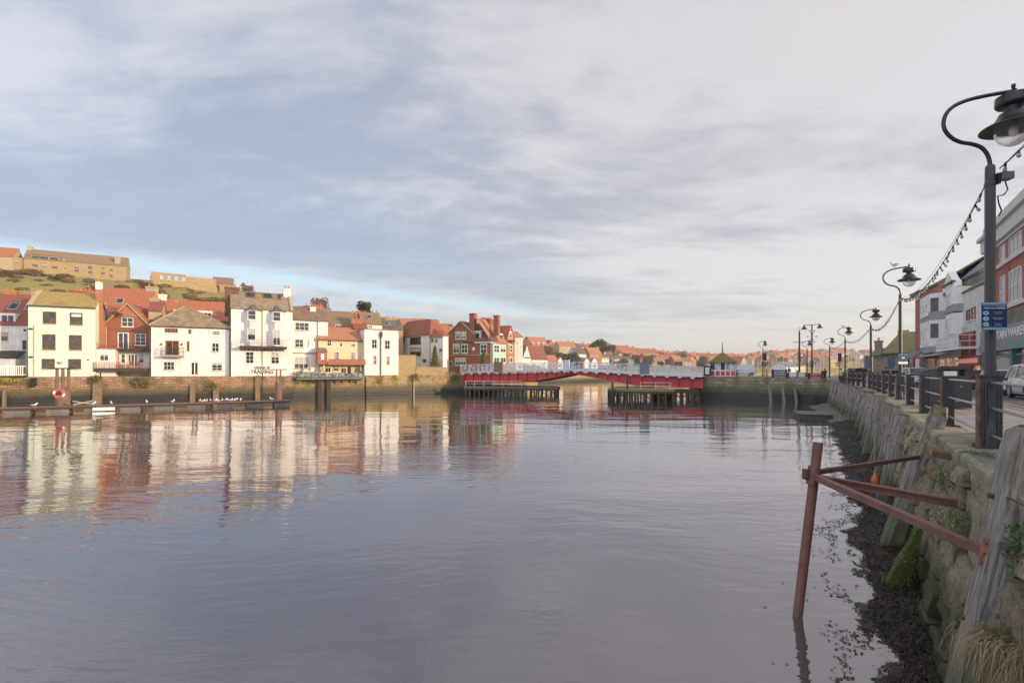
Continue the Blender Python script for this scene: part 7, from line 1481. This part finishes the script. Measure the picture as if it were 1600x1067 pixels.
# --- brick outdoor shop
b = RB('brick_shop', 'large red brick shop with white cornice, teal shopfront and grey MOUNTAIN WAREHOUSE fascia', 1541, fd(1541), 1680, fd(1680), 'shop')
zt = b.z(1575, 348); b.wall(RBK, zt, 12, z0=0); b.put(MB().box(-.15, b.W, -.35, 12, zt-1.0, zt-.0).box(-.3, b.W, -.6, 12, zt, zt+.28).box(-.1, b.W, -.12, 0, zt-1.25, zt-1.0), 'cornice', CRM); b.put(MB().box(-.1, b.W, -.2, 12, zt+.28, zt+1.1), 'parapet', CRM)
zs1 = b.z(1580, 402); zs2 = b.z(1580, 475); b.put(MB().box(0, b.W, -.16, 0, zs1-.28, zs1).box(0, b.W, -.16, 0, zs2-.28, zs2), 'sill_band', CRM)
z1t, z2t = b.z(1580, 373), b.z(1580, 424)
u = .35; seq = [(1.6, 1), (1.0, 1), (2.9, 3), (1.0, 1), (2.9, 3), (1.0, 1), (2.9, 3)]; us = [b.uz(x, 400)[0] for x in (1545, 1553, 1564, 1571, 1578, 1597)]
wins = [(us[0], us[1], 1), (us[2], us[3], 1), (us[4], us[5], 3)]; nx_ = us[5]+1.2
while nx_ < b.W-3: wins += [(nx_, nx_+1.1, 1), (nx_+2.1, nx_+5., 3)]; nx_ += 6.3
for a, c, n in wins: b.win(0, 0, 0, 0, n, 1, LWH, uz=(a, z1t, c, zs1+.02), sill=False, fw=.09); b.win(0, 0, 0, 0, n, 2, LWH, uz=(a, z2t, c, zs2+.02), sill=False, fw=.09)
for a, c, n in wins:
    if n == 3: b.put(MB().box(a, c, -.05, 0, zs1-1.1, zs1-1.0).box(a, a+.1, -.05, 0, zs1-1.0, zs1-.5), 'brick_panel', BRD)
zf1, zf0 = b.z(1580, 509), b.z(1580, 535); b.put(MB().box(0, b.W, -.3, 0, zf1, zf1+1.0), 'stone_lintel', mat('mossy_lintel', (.22, .23, .21), .9, 'ground', col2=(.14, .15, .09), sc=3.)); b.put(MB().box(.1, b.W, -.42, 0, zf0, zf1-.004), 'fascia', SGY)
b.off = .42; ux, zc = b.uz(1558, 527); b.off = 0
tx = text('MOUNTAIN WAREHOUSE', b.t, 'lettering', SWH, .86, (b.uz(1557.5, 525)[0]-1.5, -.43, (zf0+zf1)/2-.02), (R(90), 0, 0), .012, 'LEFT', .012); tx.scale = (1.45, 1, 1)
b.put(MB().box(0, b.W, -.5, 0, zf0-.55, zf0-.004), 'canopy_box', TEL); b.put(MB().box(0, b.W, -.06, -.001, .0, .5), 'stall_riser', TEAL)
for x in (.0, b.uz(1586, 560)[0], b.uz(1586, 560)[0]+4.5, b.W-.6): b.put(MB().box(x, x+.75, -.3, 0, 0, zf0-.56), 'pilaster', TEAL)
b.put(MB().box(.75, b.W-.6, -.05, -.002, .5, zf0-.56), 'shop_window', SHG); b.put(MB().box(b.uz(1561, 560)[0], b.uz(1583, 560)[0], -.1, -.06, .6, b.z(1570, 560)), 'window_poster', mat('window_display_pale', (.42, .44, .42), .5, 'plain', var=.15)); b.put(MB().box(.75, b.W-.6, -.12, -.05, b.z(1570, 557), b.z(1570, 554)), 'transom', TEL)
# --- rock shop
b = RB('rock_shop', 'narrow shop with peeling white upper wall, red windows and tall red ROCK sign', 1504.5, fd(1504.5), 1540.8, fd(1540.8), 'shop')
ze = b.z(1516, 455); b.wall(ROU, ze, 9, z0=0); b.put(MB().slab([(-.05, -.1, ze+.02), (b.W, -.1, ze+.02), (b.W, 5, ze+3.7), (-.05, 5, ze+3.7)], -.15), 'roof', MGR)
for q in ((1511, 484, 1516.3, 501), (1519, 480, 1524.5, 499)): b.win(*q, 1, 2, DRD, sill=LWH, fw=.12)
zf = b.z(1516, 557); b.put(MB().box(0, b.W, -.35, 0, zf-.85, zf+.05), 'fascia', DRD); b.put(MB().box(.3, b.W-.8, -.38, -.35, zf-.62, zf-.2), 'lit_sign', mat('glowing_sign', (.75, .30, .20), .5, 'plain', emit=.25)); 
u0, u1 = b.uz(1504.5, 540)[0]+.05, b.uz(1524.5, 540)[0]; zt_, zb_ = b.z(1514, 519), zf+.08; b.put(MB().box(u0, u1, -.16, 0, zb_, zt_), 'tall_sign', DRD)
for i, ch in enumerate('ROCK'): text(ch, b.t, 'lettering', mat('cream_letter', (.7, .62, .5), .5, 'plain'), .62, (u0+(u1-u0)*.72, -.17, zt_-.55-i*(zt_-zb_-.6)/4.1), (R(90), 0, 0), .01, bold=.015)
ln = MB()
for i in range(11): ln.box(u0+.35, u0+.35+.5, -.166, -.161, zb_+.3+i*.24, zb_+.3+i*.24+(.1 if i % 3 else .14))
b.put(ln, 'faded_script', mat('faded_pink', (.45, .16, .16), .6, 'plain'))
for x in (0, b.W*.48, b.W-.45): b.put(MB().box(x, x+.3, -.25, 0, 0, zf-.86), 'pilaster', DRD)
b.put(MB().box(.3, b.W-.45, -.03, -.001, .6, zf-.87), 'shop_window', LIT); b.put(MB().box(.3, b.W-.45, -.1, -.002, 0, .6), 'stall_riser', DRD)
# --- victorian pair with pediment
b = RB('victorian_shop', 'tall white Victorian shop with brown pilasters, ornate gable and white balcony', 1467.5, fd(1467.5), 1504, fd(1504), 'shop')
ze = b.z(1485, 457); b.wall(LWH, ze, 9, z0=0)
u1, u2 = b.uz(1476, 450)[0], b.uz(1491.5, 450)[0]; um = (u1+u2)/2; zp = b.z(1484, 428)
b.put(MB().prism([(u1-.3, ze), (u2+.3, ze), (u2+.3, ze+(zp-ze)*.45), (u2-.4, ze+(zp-ze)*.6), (um+.5, zp-.1), (um, zp+.25), (um-.5, zp-.1), (u1+.4, ze+(zp-ze)*.6), (u1-.3, ze+(zp-ze)*.45)], -.12, .5), 'pediment', LWH)
b.put(MB().box(-.1, b.W, -.3, 0, ze-.2, ze+.12).box(u1-.45, u2+.45, -.3, 0, ze+(zp-ze)*.42, ze+(zp-ze)*.5), 'cornice', PLB)
for uu in (u1+.5, u2-.5): b.put(MB().prism([(uu+.22*math.cos(k*.785), ze+.9+.22*math.sin(k*.785)) for k in range(8)], -.2, -.12), 'roundel', PLB)
for x in (1467.8, 1476, 1491.5, 1502.8): u = b.uz(x, 480)[0]; b.put(MB().box(max(0, u-.13), min(b.W, u+.13), -.16, 0, b.z(x, 535), ze-.21), 'pilaster', PLB)
zm1, zm0 = b.z(1485, 483), b.z(1485, 490); b.put(MB().box(0, b.W, -.12, 0, zm0, zm1), 'string_course', PLB)
b.win(1469.3, 464, 1474.5, 484, 1, 2, LWH, fw=.2, sill=PLB); b.win(1493.8, 451, 1501, 474, 1, 2, LWH, fw=.2, sill=PLB)
for y0, y1, m_ in ((457, 482, LWH), (482, 493, MGY), (495, 526, LWH)):
    b.off = .75; a, c = b.uz(1477.5, 480)[0], b.uz(1487.5, 480)[0]; b.off = 0; b.put(MB().prism([(a-.1, 0), (a, -.75), (c, -.75), (c+.5, 0)], b.z(1484, y1), b.z(1484, y0), 'xy'), 'bay', m_)
b.off = .75; b.win(1478.3, 460, 1486.7, 479, 2, 2, LWH, glassmat('pale_reflection_glass', (.34, .37, .44), .08), sill=False); b.win(1478.3, 498, 1486.7, 524, 2, 1, LWH, glassmat('pale_reflection_glass', (0, 0, 0)), sill=False); b.off = 0
for q in ((1469.3, 503, 1475, 530), (1493.5, 492, 1501.2, 527)):
    w0 = b.win(*q, 1, 2, LWH, fw=.16, sill=False); a, c = b.uz(q[0], q[1])[0], b.uz(q[2], q[1])[0]; zz_ = b.z((q[0]+q[2])/2, q[1]); b.put(MB().prism([((a+c)/2+(c-a)/2*math.cos(k*.314), zz_+(c-a)/2*math.sin(k*.314)) for k in range(11)], -.07, 0), 'arch_head', LWH, w0)
slabpx(b, 1462, 1498, 544, 547.5, 1.3, LWH, 'balcony', 0); rail(b, 1463, 1497, 527, 544.5, 1.28, LWH, bars=9); 
b.off = 1.28; a0, zt_ = b.uz(1463, 528); a1, _ = b.uz(1497, 528); zb_ = b.z(1480, 544); b.off = 0
for i in range(8): x = a0+(a1-a0)*(i+.08)/8; b.put(MB().box(x, x+(a1-a0)*.84/8, -1.25, -1.22, zb_+.1, zt_-.1), 'balcony_panel', LWH)
b.put(MB().slab([(-.2, -2.0, b.z(1485, 557)), (b.W, -2.0, b.z(1485, 557)), (b.W, 0, b.z(1485, 548)), (-.2, 0, b.z(1485, 548))], -.1), 'canopy', GRY)
b.put(MB().box(.3, b.W-.3, -.05, -.001, .7, b.z(1485, 560)), 'shop_window', LIT)
for x in (0, .36, .68, .97): b.put(MB().box(b.W*x, b.W*x+.22, -.2, 0, 0, b.z(1485, 559)), 'pilaster', LWH)
b.put(MB().box(.2, b.W-.1, -.12, -.002, 0, .7), 'stall_riser', LWH)
# tall slate block behind
b = RB('slate_block', 'tall grey slate hung upper block rising behind the ornate gable', 1479, 63, 1542, 50, 'building'); zt = b.z(1500, 402.5); b.wall(GSL, zt-2.8, 8, z0=5)
b.put(MB().slab([(0, -.2, zt-2.9), (b.W, -.2, zt-2.9), (b.W, 2.6, zt), (0, 2.6, zt)], -.2).slab([(0, 2.6, zt), (b.W, 2.6, zt), (b.W, 8.4, zt-2.4), (0, 8.4, zt-2.4)], -.2), 'roof', GSL); b.put(MB().box(-1.2, -.0, .2, 3., zt-6, zt-.9), 'brick_end', BRD); b.put(MB().box(-1.0, -.3, .12, .2, zt-3.2, zt-2.1), 'attic_window', LWH)
# --- brick house with stacked bays
b = RB('bay_shop', 'brick house with stacked white bay windows, mossy roof and red corner sign', 1430, fd(1430), 1467.2, fd(1467.2), 'shop')
ze = b.z(1445, 455); b.wall(RBK, ze, 9, z0=0); um = b.uz(1437.5, 480)[0]
b.put(MB().slab([(-.4, -.5, ze+.25), (b.W, -.1, ze-.2), (b.W, 4.5, ze+2.8), (1.0, 4.5, ze+2.3)], -.2).slab([(-.4, 9.4, ze+.25), (-.4, -.5, ze+.25), (1.0, 4.5, ze+2.3)], -.15), 'roof', MGR); b.put(MB().box(-.4, um+.5, -.5, .2, ze-.05, ze+.22), 'eaves', PLB)
b.put(MB().box(um+.3, b.W, -.04, 0, b.z(1452, 556), b.z(1452, 468)), 'render_panel', LWH); b.win(1432.5, 453, 1436.3, 468, 1, 1, LWH, fw=.2, sill=LWH)
b.off = 1.3; a, c = b.uz(1437.5, 490)[0], b.uz(1453, 490)[0]+.8; b.off = 0
for y0, y1, m_ in ((472, 497, LWH), (497, 509, MGY), (509, 545, LWH), (545, 554, MGY)): b.put(MB().prism([(a-.2, 0), (a, -1.3), (c-.8, -1.3), (c, 0)], b.z(1449, y1), b.z(1449, y0), 'xy'), 'bay', m_)
b.off = 1.3; b.win(1438.5, 477, 1451, 496, 3, 2, LWH, glassmat('pale_reflection_glass', (0, 0, 0)), sill=False); b.win(1438.5, 514, 1451, 543, 3, 2, LWH, glassmat('pale_reflection_glass', (0, 0, 0)), sill=False); b.off = 0
for y0, y1 in ((475, 494), (512, 532)): zA, zB = b.z(1456, y0), b.z(1456, y1); b.put(MB().add([(c-.8+.1, -1.25, zB), (c-.40, -.65, zB), (c-.40, -.65, zA), (c-.7, -1.25, zA), (c-.66, -1.28, zB), (c-.34, -.68, zB), (c-.34, -.68, zA), (c-.66, -1.28, zA)], [(0,1,2,3),(4,5,6,7),(0,1,5,4),(3,2,6,7),(1,2,6,5),(0,3,7,4)]), 'bay_side_window', GL)
b.put(MB().box(-.9, .0, -.7, .1, b.z(1436, 560), b.z(1436, 550)), 'corner_sign', mat('bright_red_sign', (.5, .03, .03), .5, 'plain')); b.put(MB().box(0, um, -.08, -.001, 0, b.z(1434, 561)), 'white_ground_floor', LWH)
aw = MB(); a2, c2 = b.uz(1441, 555)[0], b.uz(1462, 555)[0]; pr = [(-2.0*math.sin(k*.196)*1.0, 1.1*math.cos(k*.196)) for k in range(9)]; zA = b.z(1450, 561)
for (y0, z0), (y1, z1) in zip(pr, pr[1:]): aw.slab([(a2, y0, zA+z0), (c2, y0, zA+z0), (c2, y1, zA+z1), (a2, y1, zA+z1)], .04)
b.put(aw, 'awning', mat('striped_awning', (.26, .21, .17), .8, 'tile', sc=2.)); b.put(MB().box(a2, c2, -.05, -.001, .4, zA), 'shop_window', SHG)
for x in (a2, (a2+c2)/2, c2): b.put(MB().tube([(x, -1.95, 0), (x, -1.95, zA)], .07, 6), 'canopy_post', BLK)
# --- stone hall at the back
b = RB('stone_hall', 'stone hall with wide mossy tiled roof and chimney beyond the second lamp', 1383, 79, 1450, 75.6, 'hall'); HALL = mat('grey_hall_stone', (.36, .31, .26), .9, 'block', col2=(.17, .15, .12)); ze = b.z(1410, 553); b.wall(HALL, ze, 10, z0=-.5)
zr = b.z(1410, 521.5)+.4; b.put(MB().slab([(-.4, -.4, ze), (b.W, -.4, ze), (b.W, 5, zr), (1.6, 5, zr)], -.2).slab([(-.4, 10.4, ze), (-.4, -.4, ze), (1.6, 5, zr)], -.2).slab([(b.W, 10.4, ze), (-.4, 10.4, ze), (1.6, 5, zr), (b.W, 5, zr)], -.2), 'roof', MGR); b.put(MB().box(1.2, 2.6, 4.5, 5.5, zr-.2, zr+.45), 'ridge_cap', mat('yellow_ridge_stone', (.45, .32, .10), .9, 'plain'))
b.put(MB().box(b.uz(1425, 560)[0], b.W, -.05, 0, 0.5, ze-.3), 'brick_panel', RBK); b.win(1416, 562, 1424, 567, 2, 1, LWH, sill=False)
b.put(MB().add([(4.2, -.2, ze+1.6), (5.2, -.2, ze+1.6), (4.7, -.2, ze+2.4), (4.7, 1.4, ze+2.4)], [(0,1,2),(0,2,3),(1,3,2)]), 'gable_vent', LWH)
b = RB('hall_wing', 'lower stone wing with a square chimney left of the mossy roofed hall', 1364, 80.2, 1384, 79, 'hall'); ze = b.z(1375, 556); b.wall(HALL, ze, 8, z0=-.5); b.put(MB().slab([(-.3, -.3, ze), (b.W+.3, -.3, ze), (b.W+.3, 4, ze+1.2), (-.3, 4, ze+1.2)], -.15), 'roof', MGR); b.chimney(b.uz(1370.5, 545)[0], 1.0, ze-.5, b.z(1370.5, 532), .9, .9, HALL, 1)
for px, l in ((1356, 'blue backed road sign left of the stone wing'), (1392, 'round blue road sign in front of the stone hall')):
    X = (px-800)/F_*62; t = thing('road_sign', l, 'sign', (X, 62, -1.4)); MB().tube([(0, 0, 0), (0, 0, 3.2)], .05, 6).obj('pole', GRY, t); MB().box(-.45, .45, -.06, -.04, 1.7, 3.3).obj('sign_face', mat('sign_back_blue', (.13, .20, .28), .5, 'plain'), t)
# --- the rest of the street behind the viewpoint (it shades the quay), plus an added hill terrace
def rowb(label, d0, d1, off, h, wm, rm_, zb=SZ, dep=9):
    n0 = Vector((.837, -.547)); a = Vector((qx(d0), d0))+n0*off; c = Vector((qx(d1), d1))+n0*off; u_ = (c-a).normalized(); s = B.__new__(B); s.o = a; s.u = u_; s.W = (c-a).length; s.zb = zb; s.off = 0.; s.n = Vector((u_.y, -u_.x)); s.t = thing('street_terrace', label, 'terrace', (a.x, a.y, zb), math.atan2(u_.y, u_.x)); s.wall(wm, h, dep, z0=-1); s.gable(rm_, wm, h, h+3.0, dep); s.chimney(1.2, dep/2, h, h+4.2, 1.6, .9, BRK, 4)
    k = 1.2
    while k < s.W-1.5:
        for z_ in (1., 4.6, 8.0):
            if z_+1.9 < h: s.win(0, 0, 0, 0, 2, 2, LWH, uz=(k, z_+1.7, k+1.1, z_), sill=LWH)
        k += 2.9
for i, (a, c, h, wm, l) in enumerate(((13.5, 2, 11, BRK, 'brick terrace of the harbour street just out of view'), (2, -12, 10, WS, 'white terrace of the harbour street beside the viewpoint'), (-12, -26, 11.5, BRK, 'brick terrace of the harbour street behind the viewpoint'), (-26, -40, 10.5, WCR, 'cream terrace of the harbour street further behind the viewpoint'), (-40, -56, 11, BRK, 'last brick terrace of the harbour street behind the viewpoint'))): rowb(l, a, c, 9.9, h, wm, SLD)
b = RB('shade_terrace', 'tall unseen brick terrace added uphill to shade the bridge', 1660, 73, 2050, 56, 'terrace'); b.wall(BRO, 17., 9, z0=-1); b.gable(SLD, BRO, 17., 19.6, 9)  # unseen block, placed and sized to keep the bridge in shade
for k in range(8):
    for z_ in (6, 9.5, 13): b.win(0, 0, 0, 0, 2, 2, LWH, uz=(1.5+k*3.4, z_+1.8, 2.8+k*3.4, z_), sill=False)

# ================================================================ air
hzm = bpy.data.materials.new('air'); hzm.use_nodes = True; hzm.node_tree.nodes.clear(); q_ = NT(hzm.node_tree)
vol = q_.n('ShaderNodeVolumePrincipled', {'Color': (.93, .92, .95), 'Density': .0003, 'Anisotropy': .2}); q_.L.new(vol.outputs[0], q_.n('ShaderNodeOutputMaterial').inputs[1])
hz_ = MB().box(-1500, 2600, -330, 2200, -7.5, 60).obj('haze', hzm); hz_['kind'] = 'stuff'; hz_['label'] = 'thin pale sea air over the whole harbour'; hz_['category'] = 'haze'
